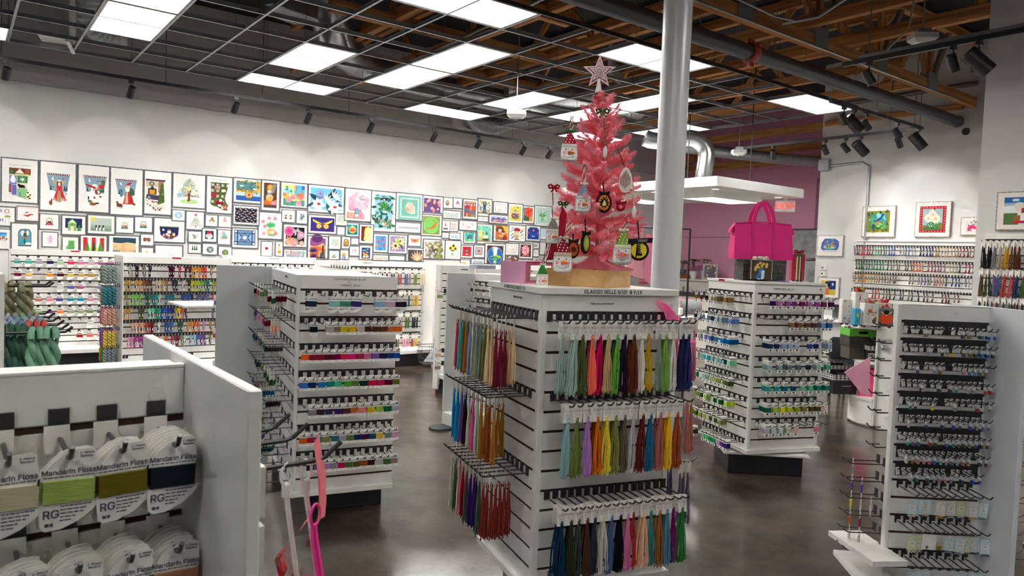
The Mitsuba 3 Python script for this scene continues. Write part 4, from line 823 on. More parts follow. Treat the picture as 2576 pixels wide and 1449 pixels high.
for i, r in enumerate(SK):
    row = r.split()
    for j, e in enumerate(row):
        u_ = .03 + 1.06 * j / (len(row) - 1); hook(SG, u_, 2 * i, .10, .0026)
        if e in '-.':
            if i < 4 and rnd.random() < .7: ticket(SG, u_, 2 * i, .03, rnd.uniform(-10, 10))
            continue
        h, _, n = e.partition('*')
        for q in range(int(n or 1)): loop_skein(h, SG.at(u_ + .008 * q, 2 * i, .085 - .02 * q, 0, rnd.uniform(-8, 8), rnd.uniform(-25, 25)), '%s looped skein, %s hook, %s row, skein gondola%s' % (cname(h), ORD[j], ORD[i], ', back' if q else ''), 'looped skeins on the skein gondola')
for u_ in (.03, .06, .55, .585, .62, .655, .69, .72): hook(SG, u_, 13, .05)
# bunches on the left end of that gondola
LE = Face.__new__(Face); LE.rack, LE.w, LE.z0 = sg, .5, 1.320; LE.F = FR(1.378, 9.02, 0, -90)
for i, (k_, cols, Lr_) in enumerate([(0, ('6a7a5a', '8a9590', '8f9a98'), .20), (3, ('9a9a8a', '4f8a90', '3f7a82'), .20), (6, ('c8709a', 'd89a88', 'd8a898'), .19), (9, ('5a7ac0', 'c8507a', 'd8c25a'), .19), (11.5, ('d08a3a', '4f8a3a', '8a9098'), .18), (14, ('5a7aa0', '3a5a80', '3f6288'), .2)]):
    for j, h in enumerate(cols):
        part(sg, 'side_hook', HOOKS[.15, .0026], LE.F.translate([.10 + .13 * j, 0, 1.30 - k_ * P]))
        for q in range(3):
            k = thing('skein_bunch', '%s twisted skein, skein gondola end, %s row, %s hook, %s' % (cname(h), ORD[i], ORD[j], ('front', 'middle', 'back')[q]), 'skein', 'twisted skeins on the end of the skein gondola')
            part(k, 'rope', shape(twist_mesh(Lr_, .017, 3.0, 18, sides=6), mat(h), smooth=60), LE.F.translate([.10 + .13 * j, -.05 - .04 * q, 1.295 - k_ * P]).rotate([0, 0, 1], rnd.uniform(0, 90)))
for j, h in enumerate(('9a9aa8', '6a2a2a', '3a4a2a')):
    k = thing('skein_bunch', '%s twisted skein low on the skein gondola end, %s' % (cname(h), ORD[j]), 'skein', 'low twisted skeins on the skein gondola'); part(k, 'rope', shape(twist_mesh(.16, .02, 3, 18, sides=6), mat(h), smooth=60), LE.F.translate([.08 + .14 * j, -.10 + .03 * j, .22]))
    part(sg, 'side_hook', HOOKS[.15, .0026], LE.F.translate([.08 + .14 * j, 0, .225]))
# cream gondola with small cards behind the braid rack
cg, CG = gondola('card_gondola', 'cream gondola whose top shows above the braid rack fin', 2.70, 9.6, 1.20, 1.335, 14, 1.425)
hang_cards(CG, 0, '5a2a40 4a2038 - 7a7aa5 3a3a5a d8cfa0 d8a0b5 d87aa5 d88aa0 - d8704a', 'wool_card', 'wingfar', 'wingfar', 'wool card', 'cream fin gondola', L=.12, x0=.14, x1=1.12, out0=.08)
hang_cards(CG, 2, 'c8a060 d8b878 - - 6a2a4a 9a8ab0 c8b0a0 d08aa0 - - -', 'wool_card', 'wingfar', 'wingfar', 'wool card', 'cream fin gondola', L=.12, x0=.1, x1=1.12, out0=.08, thr=1)
part(cg, 'header_print', shape(MB().add(*text('SILK & IVORY', .014, .0008)), INK), FR(3.35, 9.599, 1.40))
# gondola with ladder yarn hanks
hg, HG = gondola('hank_gondola', 'cream gondola of small yarn hanks behind the braid rack', 4.11, 9.1, 1.20, 1.338, 15, 1.41, zb=.22)
part(hg, 'side_panel', shape(MB().cbox(1.20, 1.23, -.32, .30, .06, 1.405, .003), WHITE), FR(4.11, 9.1, 0))
part(hg, 'side_panel', shape(MB().cbox(-.05, -.02, -.25, .40, .06, 1.405, .003), WHITE), FR(4.11, 9.1, 0))
part(hg, 'header_print', shape(MB().add(*text('RIBBON FLOSS', .014, .0008)), INK), FR(4.45, 9.099, 1.385))
YH = MB()
for dx, dy in ((-.006, 0), (.006, .003), (0, -.005)): YH.tube([[dx * .4, dy, -.055], [dx, dy, -.08], [dx * 1.3, dy, -.15], [dx * 1.2, dy, -.205], [dx * .5, dy, -.215]], [.004, .006, .007, .007, .004], 5)
YH = shape(YH, CARD, smooth=60); YT = shape(MB().plate([(-.016, -.06), (.016, -.06), (.016, .012), (-.016, .012)], -.0008, .0008).box(-.003, .003, -.004, .004, -.012, -.002), TAG)
HR = ['8a5a50 - b5602f - 3a3a30 - - - b04a2f - 6a4030 2f4a35 4f6a55 - 2a3a40 - 3a2a28 - 2a3a50 3a3f55 - 8a5040 a05a60 - 5a6080 62688a 8a7a80 - 7a8a50 6f8048 - d8c8a0 d8caa8', '. . . . . . . . . . . . . . . . . . . . . - 9a4040 8a3a3a a04a45 - 2a5050 - c8a040 b08a35 d8b850 - -', '. . . . . . . . . . . . . . . . . . . . . - 8a7a80 9a7a88 - 4a5a2f 55663a - 2a3035 22262c 2a3540 - -', '. . . . . . . . . . . . . . . . . . . . . 2a4a35 8a5a60 - d88a9a d8a5b5 c8909a - 8a4a50 c8a040 d0aa3a - -']
for i, r in enumerate(HR):
    row = r.split()
    for j, e in enumerate(row):
        if e == '.': continue
        u_ = .03 + 1.14 * j / (len(row) - 1); hook(HG, u_, 4 * i, .10)
        if e == '-': ticket(HG, u_, 4 * i, .02); continue
        k = thing('yarn_hank', '%s yarn hank, %s hook of the %s row, hank gondola' % (cname(e), ORD[j], ORD[i]), 'thread hank', 'yarn hanks on the hank gondola'); at = HG.at(u_, 4 * i, .075, 0, rnd.uniform(-3, 3)); part(k, 'tag', YT, at); part(k, 'yarn', YH, at, mat(e))
HE = Face.__new__(Face); HE.rack, HE.w, HE.z0 = hg, .5, 1.338; HE.F = FR(4.06, 9.45, 0, -90)
for j, h in enumerate(('7a7a78', '8a8580', '6a6a6a', '2a4a3a', '3a5a4a', '3a3a3e', '3a8088')):
    part(hg, 'side_hook', HOOKS[.15, .0026], HE.F.translate([.05 + .09 * j, 0, 1.31])); k = thing('yarn_hank', '%s yarn hank, hank gondola left end, %s from the back' % (cname(h), ORD[j]), 'thread hank', 'yarn hanks on the end of the hank gondola'); at = HE.F.translate([.05 + .09 * j, -.10, 1.308]); part(k, 'tag', YT, at); part(k, 'yarn', YH, at, mat(h))
# narrow glimpse of a card gondola right of it, pink tote, wire baskets
fg, FGR = gondola('card_gondola', 'grey gondola of thread cards glimpsed right of the hank gondola', 6.28, 10.6, 1.2, 1.30, 14, 1.36)
for i, r in enumerate(['7a1a2a 4a1522 - 8a9095 - -', '2a1a22 3a3a7a d87a3a 1f1f25 - -', '- c87a4a - 8a9a5a - -', '- - d09a80 - - -', '- - - - - -']): hang_cards(FGR, 2 * i, r, 'wool_card', 'wingfar', 'wingfar', 'wool card', 'glimpsed grey gondola', L=.12, x0=.08, x1=.75, out0=.08)
k = thing('pink_tote', 'flat pink fabric tote hanging by the grey gondola at the back', 'tote bag')
part(k, 'body', shape(MB().plate([(-.02, .16), (.10, .16), (.16, -.26), (-.06, -.28)], -.02, .02), mat('#f08aa8')), FR(5.98, 9.9, .86, -8)); part(k, 'handle', shape(MB().tube([[0, 0, .16], [.01, 0, .26], [.06, 0, .28], [.08, 0, .16]], .008, 6), mat('#f08aa8'), smooth=40), FR(5.98, 9.9, .86, -8)); part(k, 'hem', shape(MB().plate([(-.06, -.28), (.16, -.26), (.163, -.30), (-.058, -.32)], -.021, .021), CARD), FR(5.98, 9.9, .86, -8))
def basket(label, x, y, z, w, d, h, deg):
    k = thing('wire_basket', label, 'basket'); M_ = mat('#4a4b4d', .4, .5); F = FR(x, y, z, deg); t = .85
    def ring(s, zz): return [[-w / 2 * s, -d / 2 * s, zz], [w / 2 * s, -d / 2 * s, zz], [w / 2 * s, d / 2 * s, zz], [-w / 2 * s, d / 2 * s, zz], [-w / 2 * s, -d / 2 * s, zz]]
    part(k, 'rim', shape(MB().tube(ring(1, h), .005, 6), M_), F)
    b = MB()
    for s, zz in ((.95, h * .66), (.9, h * .33), (t, 0)): b.tube(ring(s, zz), .0025, 5)
    for i in range(15):
        f = i / 14 - .5; b.tube([[w * f, -d / 2, h], [w * f * t, -d / 2 * t, 0], [w * f * t, d / 2 * t, 0], [w * f, d / 2, h]], .002, 4)
        if i % 2 == 0: b.tube([[-w / 2, d * f, h], [-w / 2 * t, d * f * t, 0], [w / 2 * t, d * f * t, 0], [w / 2, d * f, h]], .002, 4)
    part(k, 'wires', shape(b, M_), F); return k
basket('upper black wire basket below the pink tote', 5.75, 9.0, .70, .34, .26, .15, -15)
basket('lower black wire basket standing near the floor beside the grey fin', 5.15, 8.5, .06, .36, .28, .24, -15)
k = thing('basket_stand', 'thin black stand holding the wire baskets', 'stand'); put(k, shape(MB().tube([[5.75, 9.14, 0], [5.75, 9.14, 1.0]], .01, 6).tube([[5.75, 9.14, .70], [5.75, 9.0, .70]], .006, 5).box(5.6, 5.9, 9.0, 9.28, 0, .012), BLACK))
k = thing('card_envelope', 'white envelope with a teal print lying in the lower wire basket', 'envelope'); part(k, 'sheet', shape(MB().plate([(-.11, 0), (.06, 0), (.10, .16), (.02, .20)], -.002, .002), mat('#e8ecec')), FR(5.13, 8.47, .08, -30)); part(k, 'print', shape(MB().plate([(-.02, .04), (.05, .03), (.06, .10), (.02, .13)], -.003, -.002), mat('#9fd0cf')), FR(5.13, 8.47, .08, -30))
k = thing('paper_packet', 'white packet with green leaves in the upper wire basket', 'packet'); put(k, shape(MB().cbox(-.1, .1, -.02, .02, 0, .14, .01), CARD), FR(5.75, 9.0, .71, 20))
# white high table
k = thing('white_table', 'white square high table with a grey post left of the braid rack', 'table')
part(k, 'top', shape(MB().cbox(0, .85, 0, .55, 1.03, 1.05, .003), WHITE), FR(1.46, 6.27, 0, 0)); part(k, 'post', shape(MB().cbox(.33, .37, .23, .27, .02, 1.03, .004), GREY), FR(1.46, 6.27, 0)); part(k, 'foot', shape(MB().box(.15, .55, .08, .42, 0, .02), GREY), FR(1.46, 6.27, 0))
# rack with a plain fin panel left of the tree rack
jr = thing('fin_rack', 'white rack with a plain grey fin panel left of the tree rack', 'display rack')
jx, jy = 3.49, 5.535
part(jr, 'fin_panel', shape(MB().cbox(0, .285, 0, .02, .12, 1.382, .003), mat('#d6d7d7', .4)), FR(jx, jy, 0), label='plain pale grey side panel')
part(jr, 'base_shelf', shape(MB().cbox(0, .35, -.30, .02, .02, .13, .004), WHITE), FR(jx, jy, 0))
JL = Face(jr, jx + .285, jy, -90, .60, 1.312, 15, 1.384, 'left'); JF = Face(jr, jx + .285, jy - .60, 0, .6, 1.312, 15, 1.384, 'front')
part(jr, 'core', shape(MB().box(.303, .87, -.582, .02, .05, 1.383), WHITE), FR(jx, jy, 0))
hang_cards(JL, 0, '3a2228 2a6a3a 7a2a45 d0d0d2 6a1f2f 5aa5b5', 'silk_card', 'wing', 'wingback', 'silk card', 'fin rack', x0=.10, x1=.56, L=.12, out0=.09, yaw0=-25)
hang_cards(JL, 2, '22305a d8d8d8 - - - -', 'silk_card', 'wing', 'wingback', 'silk card', 'fin rack', x0=.08, x1=.5, L=.12, out0=.09, yaw0=-25, thr=1)
JB = Face.__new__(Face); JB.rack, JB.w, JB.z0 = jr, .3, 1.312; JB.F = FR(jx + .02, jy + .02, 0, 180)
for i, h in ((1, '8a9a5a'), (8, 'd8a890'), (9.5, '8a7a78')):
    hook(JB, 0.03, i, .12); card('silk_card', 'wing', h, JB.at(.03, i, .08), '%s silk card left of the plain fin panel, %s' % (cname(h), {1: 'top', 8: 'middle', 9.5: 'bottom'}[i]))
# headers of further racks behind
for i, (x, y, w, m, nm) in enumerate([(4.25, 6.85, .40, WHITE, 'white rack top behind the fin rack'), (5.25, 7.95, 1.6, WHITE2, 'long cream rack top behind the tree rack'), (4.75, 6.9, 1.2, mat('#c9cbbd', .5), 'greenish grey rack top left of the pink box')]):
    k, f = gondola('far_gondola', nm, x, y, w, 1.335 - .035 * (i == 2), 13, 1.425 - .03 * (i == 2)); part(k, 'label_print', shape(boxmesh(w * .6, w * .6 + .09, -.002, 0, 1.375, 1.385), INK), FR(x, y, 0))
    for j in range(6): hook(f, .1 + j * w * .15, 0, .12)
k = thing('clear_tray', 'clear plastic tray on top of the white rack behind the fin rack', 'tray'); put(k, shape(MB().box(4.5, 4.75, 6.55, 6.7, 1.40, 1.405).box(4.5, 4.75, 6.55, 6.555, 1.40, 1.44).box(4.5, 4.505, 6.55, 6.7, 1.40, 1.44), mat('#8d97a5', .2)))
k = thing('floor_disc', 'flat black round foot plate on the floor beside the fin rack', 'floor plate'); put(k, shape(MB().lathe([(0, .022), (.09, .022), (.10, .016), (.105, 0)], 28), BLACK, smooth=40), FR(3.42, 5.46, 0))
# ================================================================ painted needlepoint canvases on the left wall
STK = [(.04, 1), (.99, 1), (.78, .45), (.84, .30), (.97, .20), (.98, .06), (.88, 0), (.70, .02), (.40, .12), (.12, .16), (.02, .24), (.06, .45)]
STKL = [(1 - x, y) for x, y in STK]
def snow_stocking(a):
    a.poly(STKL, '#e9e9e6'); a.poly([(.02, 1), (.96, .95), (.86, .48), (.6, .40), (.28, .5), (.16, .5)], '#7f97a8'); a.rect(.03, .955, .97, 1.0, '#5a2a2a'); [a.ell(.08 + .094 * i, .977, .025, .014, '#f2efe8', 8) for i in range(10)]
    a.ell(.30, .85, .07, .05, '#f3f0e2'); a.ell(.34, .86, .06, .045, '#7f97a8'); [a.poly([(x - .05, .5), (x + .05, .5), (x, .68)], '#2f4a48') for x in (.2, .76, .84)]
def art_stockpatch(a):
    a.poly(STK, '#c9c9a8'); a.rect(.06, .80, .95, 1, '#6a3a34'); a.poly([(.3, .84), (.68, .84), (.5, .99)], '#e8dcc0'); a.poly([(.05, .82), (.25, .82), (.15, 1)], '#3f6a4a'); [a.rect(.72 + .05 * i, .82, .745 + .05 * i, .99, '#b8604f') for i in range(4)]
    a.rect(.30, .76, .88, .82, '#b8c88a'); a.rect(.07, .48, .37, .76, '#6f74b8'); a.ell(.22, .62, .12, .1, '#dfe3f2'); a.ell(.22, .70, .08, .06, '#eef0f8'); a.rect(.40, .54, .82, .76, '#356b48'); a.star(.61, .65, .2, .05, 8, '#c8dcc8')
    a.rect(.38, .36, .78, .52, '#d9d2b8'); a.ell(.58, .43, .14, .05, '#1b1a1c'); a.ell(.46, .47, .05, .04, '#1b1a1c'); [a.rect(x, .37, x + .03, .43, '#1b1a1c') for x in (.47, .55, .64, .69)]; a.rect(.05, .22, .16, .48, '#8a4a4f'); a.rect(.18, .14, .36, .46, '#6a5fb0'); a.poly([(.38, .11), (.76, .04), (.8, .3), (.76, .36), (.38, .36)], '#7fb083'); a.rect(.5, .1, .53, .24, '#3f4a2f')
    a.poly([(.76, .04), (.9, .02), (.98, .1), (.96, .2), (.82, .3)], '#e6dcb8'); [a.ell(x, y, .035, .025, '#1f1c18', 8) for x, y in ((.84, .24), (.88, .12), (.94, .17), (.83, .10), (.92, .06))]; a.rect(.02, 1.09, .98, 1.10, '#8d8f92')
def art_stockangel(a):
    snow_stocking(a); a.poly([(.2, .82), (.45, .66), (.44, .74)], '#d99a3a'); a.poly([(.86, .82), (.6, .66), (.62, .74)], '#d99a3a'); a.poly([(.28, .2), (.86, .2), (.62, .56), (.46, .56)], '#c22f35'); a.poly([(.42, .16), (.64, .16), (.58, .5), (.5, .5)], '#9d8a6a'); a.ell(.54, .60, .12, .09, '#c8353a'); a.ell(.54, .70, .11, .09, '#5a3426'); a.ell(.54, .69, .06, .06, '#e2b99a'); a.ell(.54, .79, .08, .025, '#efe9dc'); [a.rect(.28 + .07 * i, .18, .31 + .07 * i, .28, '#efe4da') for i in range(9) if not .4 < .28 + .07 * i < .62]; a.ell(.2, .12, .07, .07, '#7a4a30'); a.ell(.24, .2, .03, .05, '#7a4a30'); [a.ell(x, y, .035, .02, '#9a2f35', 6) for x, y in ((.7, .86), (.3, .6), (.82, .42))]
def art_stocksnow(a):
    snow_stocking(a); a.ell(.48, .62, .15, .13, '#ecebe6'); a.ell(.52, .38, .28, .2, '#f0efeb'); a.poly([(.1, .74), (.5, .66), (.5, .6), (.2, .66)], '#b02a30'); [a.rect(.44 + .06 * i, .52, .47 + .06 * i, .66, '#a83038') for i in range(4)]; a.rect(.66, .62, .86, .74, '#b8302c'); a.rect(.76, .74, .9, .88, '#4d6a42'); a.line([(.55, .82), (.7, .86), (.88, .8)], .02, '#7a3a34'); a.ell(.62, .5, .13, .08, '#3f4f34'); a.ell(.62, .5, .08, .05, '#ecebe6'); a.ell(.56, .49, .05, .05, '#9a2a2f'); a.ell(.48, .32, .05, .03, '#a83038'); a.ell(.72, .36, .05, .03, '#a83038'); a.ell(.42, .12, .14, .05, '#8a5a3a'); a.ell(.24, .3, .03, .06, '#33302e'); a.ell(.6, .15, .08, .025, '#2f2d2c'); a.ell(.3, .2, .09, .04, '#5f6a4f')
def art_stocksanta(a):
    snow_stocking(a); a.poly([(.36, .18), (.86, .2), (.7, .62), (.5, .62)], '#b82a30'); a.poly([(.44, .22), (.6, .22), (.58, .56), (.5, .58)], '#b5a58a'); a.ell(.72, .6, .12, .13, '#3f4f3a'); a.ell(.56, .70, .1, .12, '#efece6'); a.ell(.55, .76, .07, .05, '#e0b090'); a.poly([(.46, .8), (.66, .82), (.74, .92), (.6, .9)], '#a82a2f'); a.rect(.24, .42, .34, .6, '#55708a'); a.ell(.29, .62, .05, .05, '#3f5f6a'); a.ell(.22, .14, .14, .06, '#6a3a2a'); a.ell(.12, .22, .05, .05, '#6a3a2a'); [a.rect(x, .04, x + .02, .14, '#6a3a2a') for x in (.1, .2, .28, .32)]; a.rect(.4, .16, .8, .19, '#efe9e0'); a.ell(.86, .2, .06, .04, '#7a3a2a')
def art_stockfire(a):
    a.poly(STK, '#d9d3c4'); a.rect(.05, .95, .97, 1, '#4d3040'); a.rect(.06, .75, .62, .95, '#c0b2a4'); a.rect(.64, .6, .9, .95, '#8f6f5a'); a.ell(.34, .86, .12, .07, '#4d5a40'); a.ell(.34, .86, .06, .035, '#c9bfae'); a.rect(.12, .72, .6, .76, '#efe9dc'); a.rect(.16, .52, .56, .72, '#4a3f3a'); a.rect(.24, .54, .48, .68, '#d98a2a'); a.ell(.36, .72, .08, .06, '#2f2d33'); [a.ell(x, .82, .03, .05, '#e0c060', 8) for x in (.1, .62)]; a.poly([(.6, .2), (.95, .3), (.9, .85), (.78, .9)], '#41592f'); a.scatter(14, ['#e0dcc0', '#b5403a', '#d0b050'], .015, .03, 4, (.55, .15, .88, .85)); a.poly([(.06, .36), (.7, .36), (.7, .5), (.1, .52)], '#3a3a4a'); a.scatter(16, ['#efe8dc', '#3f4a7a', '#7a3a34', '#a8a0c8'], .03, .06, 8, (.08, .14, .6, .46)); a.scatter(18, ['#7a3a34', '#efe8dc', '#5a6a8a', '#2f2a2c'], .02, .05, 9, (.4, .03, .95, .2))
def art_stockplaid(a):
    a.poly(STK, '#49592f')
    for i in range(4):
        for j in range(5):
            x, y = .08 + .26 * i, .06 + .2 * j
            if Polygon(STK).buffer(-.03).contains(Point(x + .06, y + .05)): a.rect(x, y, x + .12, y + .1, '#ece6da')
    for i in range(3): a.rect(.14 + .26 * i, .2, .17 + .26 * i, .98, '#5a2a30')
    a.poly([(.36, .72), (.2, .86), (.24, .92), (.36, .88), (.48, .92), (.52, .86)], '#8a2430'); [a.rect(.26 + .07 * i, .77, .29 + .07 * i, .89, '#efe4dc') for i in range(4)]; a.ell(.2, .54, .16, .09, '#9a2a3a'); a.ell(.5, .28, .22, .09, '#7a2030'); a.ell(.56, .36, .08, .05, '#efe9e2'); a.ell(.72, .72, .1, .05, '#efe9e2'); a.flower(.8, .12, .12, 6, '#b5424a', '#efe0d8'); a.ell(.5, .18, .1, .04, '#efe9e2'); a.rect(.0, 1.09, .95, 1.10, '#77797c')
def art_hoho(a):
    a.word('H', .25, .70, .22, '#3f5a78'); a.star(.7, .80, .2, .14, 8, '#c8705a'); a.ell(.7, .80, .1, .1, '#f0eeea'); a.ell(.4, .45, .2, .14, '#e6e6da'); a.ell(.75, .44, .2, .08, '#86a05a'); a.word('H', .35, .08, .22, '#4f6a8a'); [a.ell(x, y, .03, .03, '#b5524a', 8) for x in (.6, .85) for y in (.1, .26)]; a.ell(.1, .18, .1, .06, '#7fa05a')
def art_flysanta(a): a.poly([(.05, .3), (.5, 0), (.75, .3), (.98, .5), (.7, .55), (.3, .45)], '#b03a48'); a.ell(.35, .55, .25, .2, '#f0eeee'); a.poly([(.15, .6), (.5, .95), (.6, .8), (.3, .6)], '#b03a48'); a.ell(.92, .45, .08, .1, '#2a2426'); a.rect(-.55, -.60, 1.5, -.52, '#d99aa0'); a.rect(-.55, 1.55, 1.5, 1.63, '#d99aa0'); a.rect(-.55, -.6, -.49, 1.63, '#d99aa0'); a.rect(1.44, -.6, 1.5, 1.63, '#d99aa0')
def art_globe(a, c1, c2): a.poly([(.02, .12), (.98, .12), (.85, .25), (.9, .6), (.75, .92), (.5, 1), (.25, .92), (.1, .6), (.15, .25)], '#33413a' if c1 != '#b8434a' else '#4a3030'); a.ell(.5, .58, .34, .36, '#f0ddd0'); a.poly([(.0, .0), (1, 0), (.86, .24), (.14, .24)], c1); a.ell(.42, .45, .13, .16, c2); a.ell(.6, .42, .12, .16, c2); a.ell(.5, .6, .12, .08, '#e8e2d8')
def art_greenhouse(a):
    a.rect(0, .25, 1, 1, '#27305a'); a.scatter(10, ['#e8e8f0'], .008, .014, 3, (0, .5, 1, 1)); a.rect(.16, 0, .66, .68, '#93b56f'); a.poly([(.12, .66), (.7, .66), (.41, .97)], '#6a9a4f'); a.poly([(.2, .66), (.62, .66), (.41, .9)], '#dfe6c8'); a.rect(.14, .46, .68, .52, '#56823f'); a.rect(.32, .02, .5, .38, '#e6d6c8'); [a.rect(x, .06, x + .1, .36, '#7fa25c') for x in (.19, .54)]; a.ell(.41, .58, .05, .05, '#5a3a2a'); a.poly([(.68, 0), (.98, 0), (.83, .55)], '#3f7a4f'); a.scatter(6, ['#d9c05a', '#c8504a'], .012, .018, 5, (.74, .05, .92, .3)); a.rect(-.04, -.02, 1.04, .04, '#e8ecef')
def art_penguins(a): a.rect(0, 0, 1, 1, '#aebbb0'); a.rect(0, 0, 1, .45, '#8fa293'); a.rect(0, 0, 1, .22, '#718a74'); a.ell(.1, .92, .13, .14, '#e6c94a'); [(a.ell(x, .22, .045, .2, '#23282a'), a.ell(x + .02, .16, .04, .14, '#e9ece6'), a.ell(x, .42, .03, .05, '#23282a')) for x in (.26, .42, .6)]
def art_harbour(a): a.rect(0, 0, 1, 1, '#3f86c8'); a.rect(0, .5, 1, .78, '#6aa5dc'); a.rect(.0, .0, 1, .3, '#d0d6da'); a.scatter(14, ['#b8383a', '#e6e0d4', '#4f7a4a', '#c86a3a'], .05, .1, 2, (.3, .2, 1, .55)); a.scatter(6, ['#c8484a', '#efeae0'], .03, .05, 7, (.3, 0, 1, .2))
def art_mermaid(a): a.poly([(0, 0), (1, 0), (1, .8), (.85, .97), (.5, 1), (.15, .97), (0, .8)], '#2f3a44'); a.poly([(.04, .06), (.96, .06), (.96, .8), (.82, .94), (.5, .97), (.18, .94), (.04, .8)], '#5f8fa8'); a.ell(.36, .74, .16, .16, '#e9e6dc'); a.ell(.68, .76, .14, .14, '#e9e6dc'); a.poly([(.1, .1), (.9, .1), (.62, .5), (.38, .5)], '#2f98a5'); a.ell(.76, .16, .24, .07, '#e6ecec'); a.ell(.5, .52, .17, .1, '#b8683a'); a.ell(.52, .66, .14, .13, '#2f5f5a'); a.ell(.54, .83, .09, .1, '#4a3228'); a.ell(.53, .82, .05, .06, '#e0b89a'); a.poly([(.42, .14), (.56, .16), (.52, .5), (.44, .4)], '#3f4a3a'); a.rect(.0, .0, 1, .06, '#55494a')
def art_ginger(a): a.ell(.5, .8, .22, .18, '#d8a0c8'); a.ell(.5, .45, .2, .2, '#dcaad0'); a.line([(.05, .6), (.95, .6)], .16, '#d8a0c8'); a.line([(.4, .4), (.3, .05)], .17, '#d8a0c8'); a.line([(.6, .4), (.7, .05)], .17, '#d8a0c8'); [a.ell(.5, y, .04, .03, '#c06aa8') for y in (.4, .55)]; a.ell(.42, .82, .03, .02, '#c06aa8'); a.ell(.58, .82, .03, .02, '#c06aa8')
def art_greenstock(a): a.poly([(.28, 1), (.95, 1), (.9, .5), (1, .2), (.9, .02), (.1, 0), (0, .15), (.1, .32), (.26, .45)], '#5fa05a'); a.rect(.26, .93, .96, 1.02, '#c8d0a8'); a.line([(.4, .4), (.6, .7)], .05, '#487f48'); a.ell(.2, .15, .08, .07, '#8fc08a')
def art_curtains(a): a.rect(0, 0, 1, 1, '#efece8'); [a.rect(x, 0, x + .2, 1, '#c23238') for x in (0, .4, .8)]; [a.poly([(x - w, 0), (x + w, 0), (x, h)], c) for x, w, h, c in ((.2, .14, .85, '#3f8a3f'), (.5, .13, .8, '#235a33'), (.82, .16, .85, '#469045'), (.34, .11, .5, '#b5cc2f'), (.64, .11, .48, '#bcd034'))]
def art_lifetree(a):
    a.ell(.5, .08, .36, .09, '#a8d08a'); a.line([(.46, .08), (.48, .3), (.42, .5)], .06, '#6a3a2a'); a.line([(.5, .1), (.5, .34), (.56, .52)], .06, '#6a3a2a'); a.line([(.25, .3), (.48, .3), (.74, .3)], .025, '#5a4030'); q = random.Random(6)
    for i in range(150):
        t = q.uniform(0, 1); y = .25 + .73 * t; w = .46 * (1 - t) ** .7; x = .5 + q.uniform(-w, w); a.leaf(x, y, .06, q.uniform(20, 160), .028, ('#a8c88a', '#8fb59a', '#7fa87a', '#c0d4a0', '#9fb0a8', '#6f9070')[i % 6])
    a.ell(.13, .33, .1, .08, '#8fb8d8'); a.ell(.46, .6, .1, .07, '#e6d88a'); a.ell(.66, .42, .13, .1, '#e6dccc'); a.ell(.35, .43, .1, .08, '#b8b8b0'); a.ell(.34, .78, .08, .06, '#a0b8a8'); a.scatter(14, ['#8a6a5a', '#c8a8a0', '#5f7a8a'], .012, .02, 3, (.15, .3, .85, .8))
def art_bear(a): a.rect(0, 0, 1, 1, '#c8b08a'); a.rect(0, .66, 1, 1, '#2f4858'); a.scatter(8, ['#8fb0b8'], .008, .014, 2, (0, .8, 1, 1)); a.poly([(0, .7), (.3, .62), (.6, .72), (1, .66), (1, .45), (0, .45)], '#d9bd8f'); a.rect(0, 0, 1, .22, '#7a8088'); a.ell(.55, .4, .34, .28, '#d3ab80'); a.ell(.74, .36, .2, .27, '#dcb68c'); a.ell(.2, .52, .15, .15, '#dcb68c'); a.ell(.1, .45, .07, .06, '#c89a70'); [a.rect(x, .0, x + .12, .3, '#cfa87e') for x in (.3, .52, .68, .8)]; a.line([(.42, .6), (.46, .3), (.44, .1)], .012, '#9a7450'); a.rect(.85, .0, 1, .1, '#33484a')
def art_pad(a): a.ell(.25, .5, .25, .4, '#7a4a3a'); a.ell(.75, .5, .25, .4, '#7a4a3a'); a.ell(.5, .55, .3, .25, '#8a5444'); a.scatter(10, ['#b5584a', '#d8b088', '#5a3028'], .04, .07, 2, (.15, .25, .85, .75))
def art_chimney(a): a.rect(.12, 0, .88, .62, '#b03a38'); a.rect(.05, .58, .95, .68, '#efe6e0'); a.ell(.5, .8, .2, .16, '#d8b890'); a.ell(.3, .8, .12, .12, '#c89058'); [a.rect(.2, .12 + .15 * i, .8, .14 + .15 * i, '#d88078') for i in range(3)]
def art_banner(a): a.poly([(0, 1), (1, 1), (.96, .35), (.72, .12), (.5, 0), (.28, .12), (.06, .35)], '#232c55'); a.ell(.2, .74, .06, .08, '#eef0f2'); a.poly([(.06, .35), (.5, .5), (.96, .35), (.72, .12), (.28, .12)], '#7a3038'); a.scatter(14, ['#a8704f', '#e8e0d8', '#55622f', '#7a4a3a'], .04, .07, 4, (.2, .2, .8, .55)); a.ell(.5, .6, .1, .15, '#efe9e4'); a.ell(.5, .72, .07, .07, '#c0605a'); a.ell(.5, .1, .07, .1, '#7f9ac8'); a.rect(0, .93, 1, 1, '#4f5a3a')
def art_ball(a, c1, c2): a.ell(.5, .5, .5, .5, c1, 22); a.scatter(16, [c2, c1, c2], .05, .1, 5, (.2, .2, .8, .8)); a.ell(.5, .5, .16, .2, c2)
def art_wordtree(a): a.ell(.5, .92, .1, .09, '#c8605a'); [[a.rect(.5 + (i - (6 - k) / 2) * .11 + .02 - .01, .12 + .11 * k, .5 + (i - (6 - k) / 2) * .11 + .09, .19 + .11 * k, ('#b8504a', '#8fae8a', '#c88078', '#7a9a78')[(i + k) % 4]) for i in range(6 - k)] for k in range(6)]; a.rect(.46, 0, .54, .1, '#55403a'); [a.leaf(.5 - (.46 - .07 * k), .1 + .11 * k, .12, 40, .06, '#8aa88a').leaf(.5 + (.46 - .07 * k), .1 + .11 * k, .12, 140, .06, '#8aa88a') for k in range(5)]
